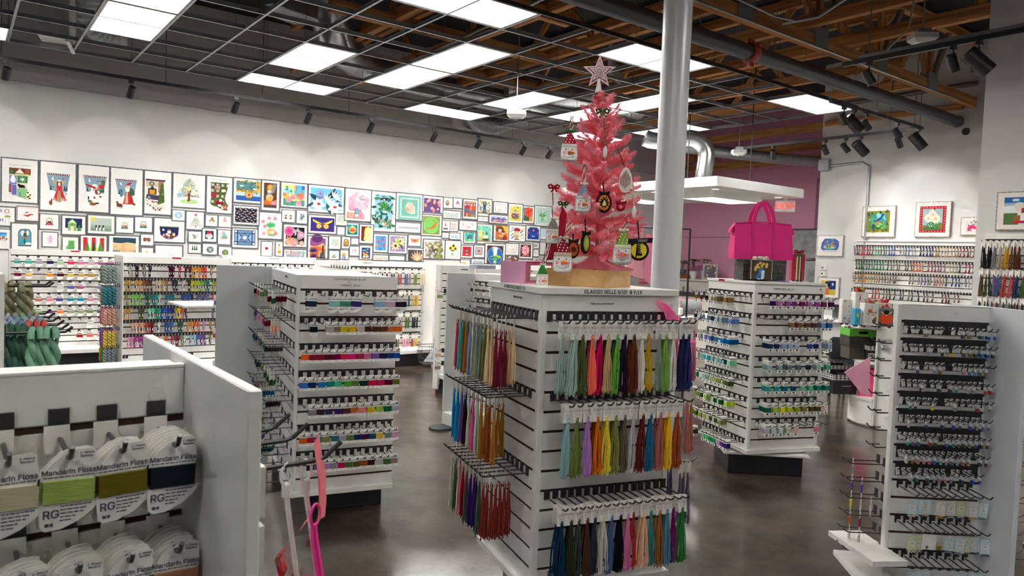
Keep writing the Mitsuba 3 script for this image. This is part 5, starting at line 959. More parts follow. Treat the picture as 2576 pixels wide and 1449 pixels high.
def art_threetrees(a): [(a.poly([(x - .15, .1), (x + .15, .1), (x, .95)], '#2a5a3f'), a.rect(x - .02, 0, x + .02, .1, '#6a3a34'), a.ell(x - .06, .3, .025, .03, '#c84a4a'), a.ell(x + .05, .5, .025, .03, '#c84a4a')) for x in (.18, .5, .82)]
def art_santaface(a): a.rect(0, 0, 1, 1, '#27355f'); a.ell(.5, .35, .4, .34, '#eeece8'); a.ell(.48, .5, .22, .16, '#e0b498'); a.poly([(.12, .5), (.3, .92), (.7, .95), (.8, .6), (.5, .68)], '#b5282f'); a.ell(.16, .42, .1, .12, '#f0eeea'); a.ell(.22, .2, .14, .1, '#7f9a8a'); a.ell(.5, .32, .1, .06, '#d8d4d0')
def art_dovevase(a):
    a.rect(0, 0, 1, 1, '#e0a53a'); a.rect(0, .55, .82, .95, '#4f7f8a'); a.rect(0, .22, 1, .42, '#a5c4cc'); a.rect(0, .0, 1, .24, '#2f56a0'); a.scatter(70, ['#3f6a5a', '#4f7f6a', '#2f5a4f', '#5f8f7a'], .04, .07, 3, (.04, .46, .96, .98), 'leaf'); a.scatter(16, ['#a8384a', '#8a2f4a'], .018, .03, 5, (.08, .48, .92, .95)); a.ell(.52, .3, .17, .18, '#d9742a', 20); a.ell(.52, .3, .12, .12, '#efcf9a', 18); a.star(.52, .3, .1, .05, 6, '#c0442a'); a.poly([(.44, .04), (.6, .04), (.55, .16), (.49, .16)], '#4f5a3f'); [a.poly([(x, y), (x + .08, y + .06), (x + .2, y + .02), (x + .12, y - .04)], '#eef2f2') for x, y in ((.12, .72), (.66, .6))]
def art_heron(a): a.rect(0, 0, 1, 1, '#5a3a2f'); a.ell(.5, .8, .3, .15, '#a5703a'); a.ell(.5, .82, .22, .11, '#cf9f4a'); a.poly([(.7, .98), (.98, .95), (.8, .6), (.6, .7)], '#7f7f7c'); a.poly([(0, .2), (.25, .45), (.6, .25), (1, .35), (1, .05), (0, .05)], '#e0642f'); a.ell(.45, .42, .28, .13, '#b5aa98'); a.ell(.5, .36, .2, .1, '#e09a4a'); a.poly([(.3, .5), (.75, .62), (.6, .72), (.25, .66)], '#8f8a84'); a.ell(.42, .66, .16, .05, '#d8d4cc'); a.line([(.05, .95), (.1, .5), (.02, .2)], .05, '#3f5a3a'); a.ell(.75, .2, .2, .08, '#b58aa0'); a.rect(0, 0, 1, .12, '#4a3a34'); a.line([(.06, .2), (.4, .16)], .03, '#7a2f24')
def art_tulips(a): a.rect(0, 0, 1, 1, '#e6d878'); a.rect(.5, .5, 1, 1, '#58a8d0'); a.rect(0, .58, .42, .82, '#8ad0d8'); a.poly([(0, .0), (1, 0), (1, .3), (.5, .22), (0, .34)], '#4f8f78'); [a.line([(x, 0), (x + .02, .5), (x, h)], .02, '#3f7a4f') for x, h in ((.2, .9), (.37, .7), (.6, .95), (.86, .8), (.05, .5))]; [(a.ell(x, y, r, r * 1.0, c), a.poly([(x - r, y), (x - r * .7, y + r * 1.2), (x - .2 * r, y + r * .6), (x, y + r * 1.3), (x + r * .3, y + r * .6), (x + r * .8, y + r * 1.2), (x + r, y)], c2)) for x, y, r, c, c2 in ((.24, .28, .15, '#c884a8', '#e08a70'), (.46, .42, .12, '#b87aa8', '#d89080'), (.8, .46, .17, '#d8787a', '#e8704a'), (.06, .5, .1, '#e88a5a', '#e87a4a'), (.72, .1, .14, '#d89ab0', '#c87a98'))]; [a.ell(x, y, .045, .05, '#2f6a6a') for x, y in ((.14, .76), (.36, .7), (.16, .88))]; a.rect(.86, .8, 1, .98, '#3f5fb8'); a.rect(.52, .72, .58, 1, '#d8a060')
def art_starpat(a):
    a.rect(0, 0, 1, 1, '#20222f'); cs = ['#d8c84a', '#7a9ad8', '#c87aa8', '#8ac08a', '#d88a4a', '#9a8ad0', '#e8e0d0']
    for i in range(8):
        for j in range(6):
            for k in range(3): a.leaf(.02 + i * .135 + .067 * (j % 2), .04 + j * .18, .075, 30 + 60 * k + 180 * (i % 2), .03, cs[(i + 2 * j + k) % 7])
def art_quilt(a): a.rect(0, 0, 1, 1, '#2f3f5f'); a.rect(.03, .04, .97, .96, '#7f9cc0'); [a.rect(0, y, 1, y + .05, '#27324a') for y in (.2, .75)]; [a.rect(x, 0, x + .05, 1, '#3a3f52') for x in (.13, .82)]; a.rect(.2, .27, .8, .73, '#8aa5c8'); a.star(.5, .5, .32, .15, 6, '#33455f'); a.star(.5, .5, .2, .12, 6, '#6f8ab0'); a.star(.5, .5, .1, .07, 6, '#f0f0ec'); [a.ell(x, y, .05, .06, '#eef0ee') for x in (.07, .93) for y in (.1, .9)]; a.rect(.2, .04, .8, .18, '#5f7fa8'); a.rect(.2, .82, .8, .94, '#5f7fa8')
def art_orn(a, c): a.ell(.5, .35, .35, .35, c); a.ell(.5, .2, .46, .16, '#d8cfc4'); a.ell(.5, .66, .18, .2, c); a.ell(.5, .9, .1, .1, '#6a4a3a'); a.ell(.45, .4, .1, .1, '#efe6dc')
def art_bell(a): a.poly([(.2, .35), (.9, .5), (.75, .7), (.55, .95), (.35, .9), (.28, .6)], '#7fae98'); a.ell(.55, .38, .36, .12, '#6a9a84'); a.ell(.58, .34, .14, .09, '#c87a7a'); a.line([(.2, .9), (.1, .5), (.3, .1)], .06, '#d8898a'); a.ell(.22, .92, .14, .07, '#dca0a0'); a.ell(.42, .97, .12, .06, '#d89090')
def art_fruitvase(a): [a.leaf(.55, .42, .4, g_, .12, c) for g_, c in ((50, '#3f9a4f'), (70, '#4fae5f'), (95, '#2f8a48'), (120, '#4fa85a'), (145, '#3f9a58'), (30, '#5ab56a'))]; a.ell(.6, .2, .3, .2, '#e0b87a'); a.ell(.7, .28, .14, .1, '#e8a890'); a.ell(.5, .3, .12, .09, '#c8a070'); a.ell(.6, .05, .24, .06, '#7fa58a'); [a.flower(x, y, .1, 5, '#d87a8a', '#e8b0b0', '#c8607a') for x, y in ((.45, .9), (.8, .9), (.1, .72), (.2, .48), (.86, .15))]; a.ell(.15, .12, .1, .07, '#d88a98'); a.ell(.65, .2, .12, .07, '#f0d8a0')
def art_bunny(a): a.ell(.5, .3, .28, .28, '#e6ded2'); a.ell(.5, .52, .3, .16, '#a02f3f'); a.ell(.5, .78, .24, .14, '#e6ded2'); a.ell(.35, .94, .1, .07, '#d8cfc0'); a.ell(.65, .94, .1, .07, '#d8cfc0'); a.line([(.75, .55), (.95, .75)], .1, '#e6ded2'); a.ell(.4, .05, .14, .05, '#d8cfc0'); a.ell(.68, .05, .14, .05, '#d8cfc0'); a.ell(.5, .75, .06, .03, '#4a3a34')
def art_bottle(a): a.rect(.0, 0, 1, .45, '#d8c8a0'); a.rect(.05, .05, .95, .3, '#d89a2a'); a.poly([(0, .45), (1, .45), (.68, .72), (.32, .72)], '#c8c0a0'); a.rect(.32, .7, .68, .98, '#b0a890'); a.rect(.3, .85, .7, 1, '#6a5a40')
def art_scooter(a): a.ell(.2, .2, .18, .18, '#6a6a5a'); a.ell(.8, .18, .18, .18, '#8a6a7a'); a.ell(.5, .4, .3, .2, '#e0d8b0'); a.ell(.45, .8, .16, .14, '#dcc888'); a.ell(.2, .55, .16, .16, '#7a8a7a'); a.ell(.8, .55, .16, .16, '#8a7a7a'); a.rect(.4, .3, .56, .8, '#e8e0c0')
def art_dragon(a): a.ell(.45, .4, .2, .22, '#4f6f72'); a.poly([(.5, .5), (.7, 1), (.85, .7), (1, .8), (.85, .4), (.6, .35)], '#5a7f80'); a.ell(.4, .75, .13, .12, '#3f5f62'); a.line([(.45, .3), (.6, .1), (.5, 0)], .1, '#4f6f72'); a.line([(.35, .3), (.15, .2), (.2, .05)], .09, '#4f6f72'); a.line([(.3, .55), (.05, .6)], .06, '#4f6f72'); a.poly([(.3, .85), (.25, 1), (.4, .88)], '#4f6f72')
def art_dahlia(a): a.rect(0, 0, 1, 1, '#1d1e22'); a.flower(.18, .76, .26, 14, '#f0508a', '#7a4a72', '#ff7aa8'); a.flower(.16, .76, .14, 10, '#e83a78', '#6a4068'); [a.leaf(.2, .2, .3, g_, .12, c) for g_, c in zip(range(0, 360, 40), ['#f08a6a', '#f5a585', '#e8745a'] * 3)]; a.flower(.46, .12, .2, 12, '#e8a098', '#f0c8b8', '#d87a80'); a.flower(.8, .56, .2, 16, '#c890a8', '#e8c8d0', '#b87a98'); [a.leaf(.55, .75, .26, g_, .1, '#a8aaa5') for g_ in (20, 60, 140, 190, 250)]; [a.leaf(.62, .3, .24, g_, .08, '#8f9290') for g_ in (10, 80, 170, 280)]; a.flower(.84, .08, .14, 10, '#c8b098', '#e0d0b8', '#a89080'); a.flower(.12, .12, .12, 9, '#f0a080', '#f8d0b0')
def art_roses(a, c1, c2): a.rect(0, 0, 1, 1, c1); a.scatter(9, [c2, '#e6c0c4', '#a8888a'], .08, .12, 3, (.05, .1, .95, .95), 'flower'); a.scatter(14, ['#7a9a8a', '#9ab0a0'], .05, .08, 5, (0, 0, 1, 1), 'leaf')
def art_paradise(a):
    a.rect(0, 0, 1, 1, '#6fb5e0'); [a.leaf(x, y, L, g_, w, c) for x, y, L, g_, w, c in ((.3, .4, .4, 150, .16, '#243f4a'), (.5, .45, .45, 40, .2, '#2f4f55'), (.62, .5, .4, 65, .18, '#22383f'), (.55, .3, .5, -5, .14, '#2a454a'), (.2, .3, .35, 200, .12, '#2f4a55'), (.8, .25, .3, 160, .14, '#253e45'), (.5, .3, .4, -60, .16, '#33524f'), (.9, .2, .3, 100, .1, '#24383c'))]
    for x, y, s in ((.5, .38, 1), (.74, .58, .95)): [a.leaf(x, y, .27 * s, g_, .06, c) for g_, c in ((30, '#f2f0e8'), (55, '#eceae0'), (80, '#f5f3ea'), (105, '#e6e2d6'), (5, '#efece2'), (-15, '#e0ddd0'))]
    for x, y in ((.24, .24), (.76, .14)): [a.leaf(x, y, .24, g_, .13, c) for g_, c in zip(range(0, 360, 50), ['#f2f0ea', '#e6e4dc', '#d8dad4'] * 3)]; a.ell(x + .02, y + .02, .055, .06, '#a84048')
    a.flower(.3, .74, .12, 12, '#7f90c0', '#5f6fa0', '#98a5cc'); a.ell(.3, .56, .1, .08, '#6a7aa8')
def art_bouquet(a): a.poly([(.0, 0), (.84, 0), (.7, .2), (.0, .24)], '#a8806a'); a.flower(.18, .13, .14, 10, '#e0a090', '#c87a6a'); a.flower(.64, .12, .16, 10, '#d88a98', '#b86a7a'); a.ell(.44, .14, .08, .08, '#d0dae0'); a.scatter(30, ['#8fae98', '#a8bfa8', '#7f9f90'], .05, .07, 3, (.05, .3, .95, .8), 'leaf'); a.scatter(34, ['#e6a8c0', '#f0bccc', '#d890b0', '#e8c0d0'], .07, .12, 11, (.1, .38, .9, .72), 'flower'); [a.flower(x, y, .11, 9, c, '#d8a0a8', '#f0c8d4') for x, y, c in ((.4, .92, '#e6b0c4'), (.28, .8, '#e0a0b8'), (.66, .82, '#d890ac'), (.42, .48, '#e8a8a0'), (.85, .6, '#d888a8'))]; a.flower(.45, .28, .1, 8, '#7f9ac8', '#a8bad8')
def art_butterfly(a):
    a.rect(0, 0, 1, 1, '#3a2f72')
    for s in (-1, 1): a.poly([(.5 + s * .03, .58), (.5 + s * .2, .5 + .2), (.5 + s * .34, .82), (.5 + s * .42, .86), (.5 + s * .4, .72), (.5 + s * .24, .56)], '#e8cf3a'); a.poly([(.5 + s * .03, .54), (.5 + s * .22, .56), (.5 + s * .28, .36), (.5 + s * .2, .14), (.5 + s * .1, .2)], '#7a3a34'); a.ell(.5 + s * .15, .38, .11, .17, '#e8a83a'); a.ell(.5 + s * .15, .38, .07, .11, '#f0d890'); a.ell(.5 + s * .15, .38, .03, .05, '#7a3a34'); [a.ell(.5 + s * x, y, .02, .03, '#c8602f') for x, y in ((.24, .72), (.33, .78), (.3, .66))]
    a.ell(.5, .5, .02, .2, '#a8503f')
def art_azmap(a): a.poly([(.05, 1), (1, .95), (1, 0), (.6, .05), (0, .35), (.1, .6)], '#b5c4b0'); a.scatter(26, ['#8fae98', '#d8c0c0', '#c8d4c0', '#a0b5a5', '#e0ccc4'], .06, .1, 4, (.12, .2, .92, .9), 'leaf'); a.scatter(8, ['#d8b0b0', '#e6d0cc'], .05, .07, 8, (.2, .3, .9, .8), 'flower')
def art_plain(a, c): a.rect(0, 0, 1, 1, c)
def art_sunball(a): a.rect(0, 0, 1, 1, '#2f8a8c'); a.rect(0, 0, 1, .35, '#246f72'); a.ell(.5, .5, .36, .36, '#e8b84a', 24); a.ell(.5, .52, .31, .31, '#e89a5a', 24); a.poly([(.2, .5), (.5, .6), (.8, .5), (.7, .32), (.3, .32)], '#c8503f'); a.ell(.5, .84, .1, .08, '#e8e4d8')
def art_blonde(a): a.rect(0, 0, 1, 1, '#6a3428'); a.poly([(.4, .9), (.7, .98), (1, .9), (1, 0), (.2, 0), (.3, .3), (.32, .7)], '#e6c87a'); a.ell(.68, .5, .2, .24, '#f0cfa8'); a.poly([(.44, .0), (.98, 0), (.9, .25), (.55, .25)], '#eec49a'); a.ell(.72, .42, .06, .025, '#8a2f2f'); a.ell(.62, .56, .05, .014, '#3a2a24'); a.ell(.8, .56, .05, .014, '#3a2a24'); [a.line([(.42 + .04 * i, .85), (.36 + .03 * i, .5), (.42 + .02 * i, .1)], .015, '#cfa85a') for i in range(3)]; a.poly([(.1, 0), (.4, 0), (.3, .1)], '#3f5a4a')
def art_desert(a): a.rect(0, 0, 1, 1, '#8a4a85'); a.ell(.45, 1.0, .36, .22, '#56305f'); a.poly([(0, .65), (.3, .58), (.7, .7), (1, .62), (1, .3), (0, .3)], '#e8945a'); a.ell(.8, .66, .12, .09, '#f0b86a'); a.poly([(0, .5), (.5, .58), (1, .45), (1, 0), (0, 0)], '#c8603f'); [a.leaf(.22, .28, .36, g_, .06, '#3a3060') for g_ in range(20, 175, 16)]; [a.leaf(.25, .02, .3, g_, .06, '#2f2a55') for g_ in range(30, 170, 20)]; a.rect(.78, .1, .88, .62, '#3a2f4a'); a.ell(.83, .62, .05, .05, '#3a2f4a'); a.ell(.66, .28, .1, .12, '#e8944a'); [a.ell(x, .12, .07, .18, c) for x, c in ((.6, '#c8a05a'), (.72, '#3f4a6a'), (.92, '#5a7a5a'))]; a.rect(0, 0, 1, .05, '#2a2448')
def art_arch(a): a.poly([(0, 0), (1, 0), (1, .7), (.8, .95), (.5, 1), (.2, .95), (0, .7)], '#8a6a3a'); a.ell(.5, .55, .4, .4, '#b58a4a'); a.scatter(16, ['#6a7a4a', '#c8904a', '#7a4a34'], .06, .1, 3, (.12, .05, .88, .7)); a.ell(.5, .72, .2, .12, '#d8b878')
def art_rectlab(a, c): a.rect(0, 0, 1, 1, c); a.rect(.06, .14, .94, .86, '#e8e2dc'); [a.rect(.12 + .16 * i, .32, .22 + .16 * i, .68, c) for i in range(5)]
def art_spots(a): a.scatter(9, ['#d8a0b8', '#b87a9a', '#e0b8c8', '#8a5a72'], .08, .15, 6, (.1, .1, .9, .9))
def art_potplant(a): a.poly([(0, .4), (1, .4), (.8, .08), (.2, .08)], '#7a8280'); [a.line([(.2, .1 + .1 * i), (.8, .1 + .1 * i)], .02, '#b8bcb8') for i in range(3)]; [a.leaf(.5, .4, .45, g_, .14, '#8a9a90') for g_ in (60, 90, 120, 40, 140)]
def art_sitbag(a): a.poly([(0, .62), (1, .62), (1, .85), (.75, 1), (.25, 1), (0, .85)], '#e0a03a'); a.poly([(.2, .9), (.5, .66), (.8, .9), (.7, .95), (.5, .78), (.3, .95)], '#f0d890'); a.rect(0, 0, 1, .58, '#3f5a98'); a.word('SIT', .5, .1, .38, '#e8e8ee')
def art_rainbow(a): a.rect(0, 0, 1, 1, '#24426a'); a.ell(.7, .86, .12, .08, '#7fb08a'); a.rect(.08, .7, .56, .8, '#7f9fd0'); a.ell(.66, .58, .18, .06, '#d88a8a'); a.star(.24, .48, .2, .1, 5, '#e89a5a'); [a.ell(.5, .14, r, r * .9, c) for r, c in ((.38, '#d8604a'), (.31, '#e8a04a'), (.24, '#e8d08a'), (.17, '#24426a'))]; a.rect(0, 0, 1, .12, '#24426a'); [a.rect(.16 + .18 * i, .06, .28 + .18 * i, .2, '#f0f0ea') for i in range(4)]
def art_tropical(a): a.rect(0, 0, 1, 1, '#8fb8d0'); a.scatter(60, ['#2f6a4a', '#3f8058', '#24583f', '#4f8f6a', '#1f4a3a'], .1, .17, 4, (.0, .05, .95, .98), 'leaf'); a.scatter(18, ['#b5d0e0', '#a0c4d8'], .06, .1, 8, (0, .1, 1, .9), 'leaf'); [a.leaf(.5, .62, .36, g_, .12, c) for g_, c in ((30, '#3f7a3a'), (60, '#4a8a42'), (90, '#37703a'), (120, '#4a8a42'), (150, '#3a7538'), (200, '#2f6a3a'), (-20, '#356f3a'))]; a.poly([(.2, .86), (.5, .92), (.75, .84), (.5, .82)], '#2f3034'); a.ell(.5, .85, .05, .03, '#e6e4dc'); a.ell(.5, .5, .1, .04, '#c8b8d0'); a.ell(.14, .25, .09, .06, '#5a3f34'); a.ell(.42, .22, .14, .06, '#8a9490'); [a.ell(.48 + .05 * (i % 4), .1 + .03 * (i // 4), .03, .02, '#e6d8b0', 8) for i in range(12)]; a.scatter(10, ['#d8744a', '#c8503f', '#e0a060'], .05, .08, 3, (.55, .1, .95, .3), 'leaf')
def art_shell(a): a.rect(0, 0, 1, 1, '#6fb0a0'); a.rect(.09, .09, .91, .91, '#e0ece2'); a.rect(.13, .13, .87, .87, '#7ab8a8'); a.rect(.17, .17, .83, .83, '#6aab9c'); a.poly([(.3, .5), (.38, .72), (.58, .74), (.74, .56), (.76, .34), (.6, .24), (.45, .28), (.34, .38)], '#d9c4b4'); a.poly([(.38, .7), (.6, .72), (.72, .5), (.62, .38)], '#e6b8ac'); a.poly([(.26, .46), (.4, .56), (.5, .4), (.36, .34)], '#b8a08c'); [a.line([(.5, .3), (.46 + .05 * i, .45), (.42 + .07 * i, .68)], .012, '#b89a8a') for i in range(5)]; a.poly([(.6, .26), (.76, .36), (.74, .26)], '#e8ddd0')
def art_blossoms(a): a.rect(0, 0, 1, 1, '#5f4a7a'); [a.line([(x, 1), (x + .04, .5), (x - .02, .2)], .06, '#4a4a3f') for x in (.2, .5)]; a.scatter(12, ['#e89a98', '#f0b5a8', '#e0808a'], .07, .11, 5, (.08, .06, .95, .95), 'flower'); a.scatter(8, ['#c83a55', '#8a3a6a'], .03, .05, 2, (.1, .1, .9, .9))
def art_stitchword(a):
    [a.rect(0, y, 1, y + .02, '#9fa5a8') for y in (.9, .04)]
    for i in range(10): x = .03 + .096 * i; a.rect(x, .3, x + .02, .68, '#6f767a'); a.rect(x + .05, .3, x + .07, .68, '#6f767a'); a.rect(x, .62 if i % 2 else .3, x + .07, .70 if i % 2 else .38, '#878d90'); a.ell(x + .035, .5, .022, .08, '#a5aaac')
def art_lobster(a): a.rect(0, 0, 1, 1, '#7a7f3f'); [a.ell(x, y, .1, .08, '#8a8f4a') for x in (.08, .5, .92) for y in (.06, .94)]; a.poly([(.28, .06), (.72, .06), (.94, .28), (.94, .72), (.72, .94), (.28, .94), (.06, .72), (.06, .28)], '#7fbf6a'); a.poly([(.3, .12), (.7, .12), (.88, .3), (.88, .7), (.7, .88), (.3, .88), (.12, .7), (.12, .3)], '#6fb55f'); a.poly([(.38, .28), (.62, .3), (.76, .48), (.8, .66), (.7, .7), (.6, .5), (.42, .36)], '#e0703f'); a.ell(.72, .6, .09, .08, '#e8824a'); a.line([(.74, .66), (.5, .8), (.3, .7)], .02, '#d8683a'); a.line([(.4, .32), (.2, .3)], .05, '#c8603a'); [a.line([(.5 + .06 * i, .36 + .06 * i), (.46 + .07 * i, .28 + .05 * i)], .02, '#c8603a') for i in range(4)]
def art_egg(a): a.ell(.5, .5, .45, .5, '#7a5440'); a.ell(.5, .5, .34, .38, '#c8a878'); a.ell(.5, .34, .24, .18, '#9a5a44'); a.ell(.5, .62, .18, .1, '#e6d8c0')
def art_collar(a):
    for i in range(11):
        for j in range(4):
            x = .05 + .09 * i; y = .72 - .2 * j + .35 * abs(x - .5) ** 1.5 - .1
            if 0 < y < 1: a.star(x, y, .04, .018, 4, ('#8aa5a0', '#7a9590')[(i + j) % 2]); a.leaf(x, y, .05, 45, .012, '#7f9a94')
def art_orn2(a): a.poly([(.3, .45), (.7, .45), (.5, .95)], '#a83a42'); a.ell(.5, .46, .24, .06, '#e8e2dc'); a.poly([(.0, .3), (.5, .16), (1, .3), (.8, .02), (.5, .16), (.2, .02)], '#3f4244'); a.ell(.5, .2, .16, .12, '#55585a')
def art_cake(a): [(a.rect(.04, y, .96, y + .24, '#e8b0ac'), a.ell(.5, y + .25, .46, .05, '#f0d0cc'), a.line([(.04, y + .14), (.5, y + .08), (.96, y + .14)], .03, '#c8807c')) for y in (.02, .36, .7)]
def art_crab(a): a.word('CRAB', .5, .08, .3, '#b83a48'); a.rect(.28, .52, .72, .6, '#d8a0a0'); [(a.flower(x, .75, .1, 6, '#e0b0b0', '#c89090'), a.line([(x, .6), (x + (.08 if x < .5 else -.08), .2)], .03, '#d8b0ac')) for x in (.14, .86)]
def art_shoes(a): [(a.ell(x, .5, .2, .46, '#7fa0d0'), a.ell(x, .6, .11, .24, '#dfe8f2'), a.rect(x - .16, .0, x - .06, .2, '#7fa0d0'), a.rect(x + .06, 0, x + .16, .2, '#7fa0d0')) for x in (.24, .76)]
def art_poppies(a): a.rect(0, 0, 1, 1, '#5a96dc'); [a.line([(x, 0), (x + .04, .4), (x2, y)], .015, '#2f5f6a') for x, x2, y in ((.5, .3, .62), (.5, .7, .75), (.5, .8, .36), (.5, .14, .32), (.5, .5, .95))]; a.scatter(34, ['#2f6a6a', '#3f7f7a'], .05, .08, 3, (.15, .02, .85, .98), 'leaf'); [a.flower(x, y, .12, 7, c, '#3f3a4a') for x, y, c in ((.3, .62, '#e0586a'), (.7, .75, '#d84a6a'), (.8, .36, '#e0485f'), (.14, .32, '#e89a4a'))]
def art_parakeet(a): a.rect(0, 0, 1, 1, '#9580a8'); [a.leaf(x, y, .34, g_, .12, c) for x, y in ((.36, .38), (.72, .68)) for g_, c in zip(range(0, 360, 45), ['#f0e08a', '#f5edc0', '#e6d070', '#f0e8b0'] * 2)]; a.ell(.36, .38, .1, .1, '#6a3a30'); a.ell(.66, .7, .07, .08, '#8a4a3a'); a.poly([(.36, .84), (.5, .8), (.72, .46), (.6, .42), (.4, .6)], '#8fc05a'); a.ell(.38, .8, .09, .09, '#c8d878'); a.poly([(.56, .5), (.74, .46), (.9, .22), (.82, .2)], '#3f4f3a'); a.line([(.8, .2), (.9, .02)], .02, '#a84a5a')
def art_moth(a): [a.poly([(.5, .5), (.5 + s * .5, .98), (.5 + s * .46, .5), (.5 + s * .3, .12), (.5, .2)], '#d8a080') for s in (-1, 1)]; [a.ell(.5 + s * .24, .55, .12, .16, '#b87058') for s in (-1, 1)]; a.ell(.5, .4, .18, .28, '#d8884a'); a.ell(.5, .45, .05, .32, '#8a4a3a'); a.ell(.5, .5, .24, .1, '#b85a3a')
def art_protea(a): a.rect(0, 0, 1, 1, '#4a4a4c'); [a.leaf(.66, .02, L, g_, .14, c) for L, g_, c in [(.62, 30, '#e89078'), (.66, 50, '#f0a88c'), (.68, 70, '#e89a80'), (.7, 90, '#f0b098'), (.68, 110, '#e88f78'), (.64, 130, '#f0a890'), (.58, 150, '#e07f70'), (.45, 60, '#f5c0a0'), (.46, 85, '#f0a58a'), (.46, 115, '#f5bca0'), (.4, 140, '#e8987f'), (.3, 75, '#f0d090'), (.3, 105, '#f0c890')]]
def art_woods(a): a.rect(0, 0, 1, 1, '#b5b0a0'); a.scatter(40, ['#8a8478', '#c8c2b0', '#75706a', '#a09a8c'], .06, .12, 3); [a.ell(.1 + .16 * i, .86 - .12 * j, .08, .07, ('#c0b48f', '#8a8068')[(i + j) % 2]) for i in range(6) for j in range(2)]; a.line([(.4, .7), (.44, .55), (.42, .35)], .05, '#4a3a30'); a.line([(.46, .46), (.66, .5), (.88, .44)], .09, '#5a4034'); a.scatter(18, ['#7a8a4a', '#8f9a55', '#66743f'], .1, .16, 9, (.68, .05, .92, .6), 'leaf'); a.scatter(16, ['#5a564e'], .04, .08, 5, (.05, .05, .7, .5), 'leaf')
def art_sunflowers(a): a.rect(0, 0, 1, 1, '#c8b088'); a.rect(.04, .03, .96, .97, '#f0ece2'); [a.leaf(.5, .4, .24, g_, .1, '#6a8a4a') for g_ in (20, 60, 120, 160)]; a.poly([(.3, .08), (.66, .08), (.7, .36), (.28, .36)], '#b8d0cc'); a.ell(.48, .22, .1, .1, '#8ab090'); [(a.star(x, y, .19, .12, 12, '#e8b82a'), a.ell(x, y, .085, .08, '#5a3a24')) for x, y in ((.3, .6), (.72, .58), (.55, .76))]
def art_city(a): a.rect(0, 0, 1, 1, '#b8403a'); a.rect(0, .72, 1, .95, '#8a6a7a'); [a.rect(.04 + .19 * i, .9, .18 + .19 * i, .98, '#c8a878') for i in range(5)]; [a.ell(.12 + .25 * i, .78, .06, .05, '#f0e8c0') for i in range(4)]; a.rect(.52, .3, .62, .75, '#e8b05a'); a.ell(.3, .62, .2, .14, '#c8304a'); a.ell(.8, .62, .22, .14, '#d8583a'); a.poly([(0, .25), (.5, .3), (.3, .62), (0, .55)], '#4a4a5f'); [a.line([(.05 + .09 * i, .28), (.16 + .09 * i, .55)], .015, '#b0b0bc') for i in range(5)]; a.rect(.5, .22, 1, .45, '#6a6a80'); a.rect(.0, 0, 1, .22, '#8a5a6a'); a.rect(.2, 0, .3, .24, '#e6b84a'); a.ell(.75, .1, .2, .09, '#8f8a5a'); a.ell(.1, .1, .1, .08, '#b03a44')
def art_folk(a): a.rect(0, 0, 1, 1, '#e6dcb8'); a.poly([(.3, .05), (.7, .05), (.62, .5), (.7, .95), (.3, .95), (.38, .5)], '#2f5a7a'); [a.scatter(16, ['#3a6a88', '#24486a', '#6f9ab0'], .06, .09, 4 + s, (.02 + .72 * s, .1, .26 + .72 * s, .9), 'leaf') for s in (0, 1)]; [(a.ell(.5, y, .1, .08, '#e0b03a'), a.ell(.5, y, .05, .04, '#4a3a2a')) for y in (.2, .8)]; [a.ell(x, y, .09, .06, '#d8a83a') for x in (.12, .88) for y in (.04, .96)]; a.rect(.3, .96, .7, 1, '#c8b060')
def art_textframe(a, w): a.rect(0, 0, 1, 1, '#c8c4bc'); a.rect(.07, .09, .93, .91, '#eeebe6'); a.word(w.replace('_', ' '), .5, .38 if 'BE' in w else .2, .2, '#c08a90'); [a.rect(.2, y, .8, y + .05, '#d8b8bc') for y in ((.2,) if 'BE' in w else (.56, .72))]; a.rect(.1, .12, .9, .14, '#b0a8a0'); a.rect(.1, .86, .9, .88, '#b0a8a0')
def art_jar(a): a.rect(0, 0, 1, 1, '#d8cf5f'); a.rect(0, 0, 1, .2, '#c8bd55'); a.ell(.5, .34, .36, .24, '#7a5a5a'); a.scatter(16, ['#d8d0c8', '#55607a', '#a84a4a', '#3f4a55'], .04, .07, 6, (.22, .16, .78, .5)); a.ell(.5, .58, .28, .06, '#e8e4da'); a.ell(.5, .66, .2, .08, '#9a9088'); a.scatter(12, ['#b8a860', '#8f9a4f', '#d8a858'], .06, .09, 2, (.25, .7, .75, .98), 'leaf')
def art_redrose(a): a.rect(0, 0, 1, 1, '#6a7a98'); a.poly([(0, 0), (.7, 0), (.5, .4), (.1, .45)], '#3a5a40'); a.poly([(.6, 0), (1, 0), (1, .5), (.7, .4)], '#d8904a'); [a.flower(.54, .68, r, 9, c, '#a82a24', c2) for r, c, c2 in ((.42, '#d84a34', '#e06044'), (.3, '#c83a2a', '#e05a3f'), (.18, '#b82f26', '#d84a34'))]
def art_greekkey(a): a.rect(0, 0, 1, 1, '#8ac8b0'); a.rect(.06, .05, .94, .95, '#e6d4dc'); a.rect(.12, .11, .88, .89, '#7fc0a8'); [a.rect(*q, '#e6d0d8') for q in ((.2, .18, .8, .22), (.2, .78, .8, .82), (.2, .18, .24, .82), (.76, .18, .8, .82), (.44, .66, .48, .8), (.3, .4, .34, .66), (.3, .62, .48, .66))]; a.rect(.28, .28, .72, .72, '#a5d8c0'); [a.leaf(.44, .48, .3, g_, .1, c) for g_, c in ((60, '#6a8a5a'), (120, '#7a9a68'), (160, '#5a7a50'), (260, '#7a8a5a'), (300, '#8a9a68'), (20, '#5f8055'))]
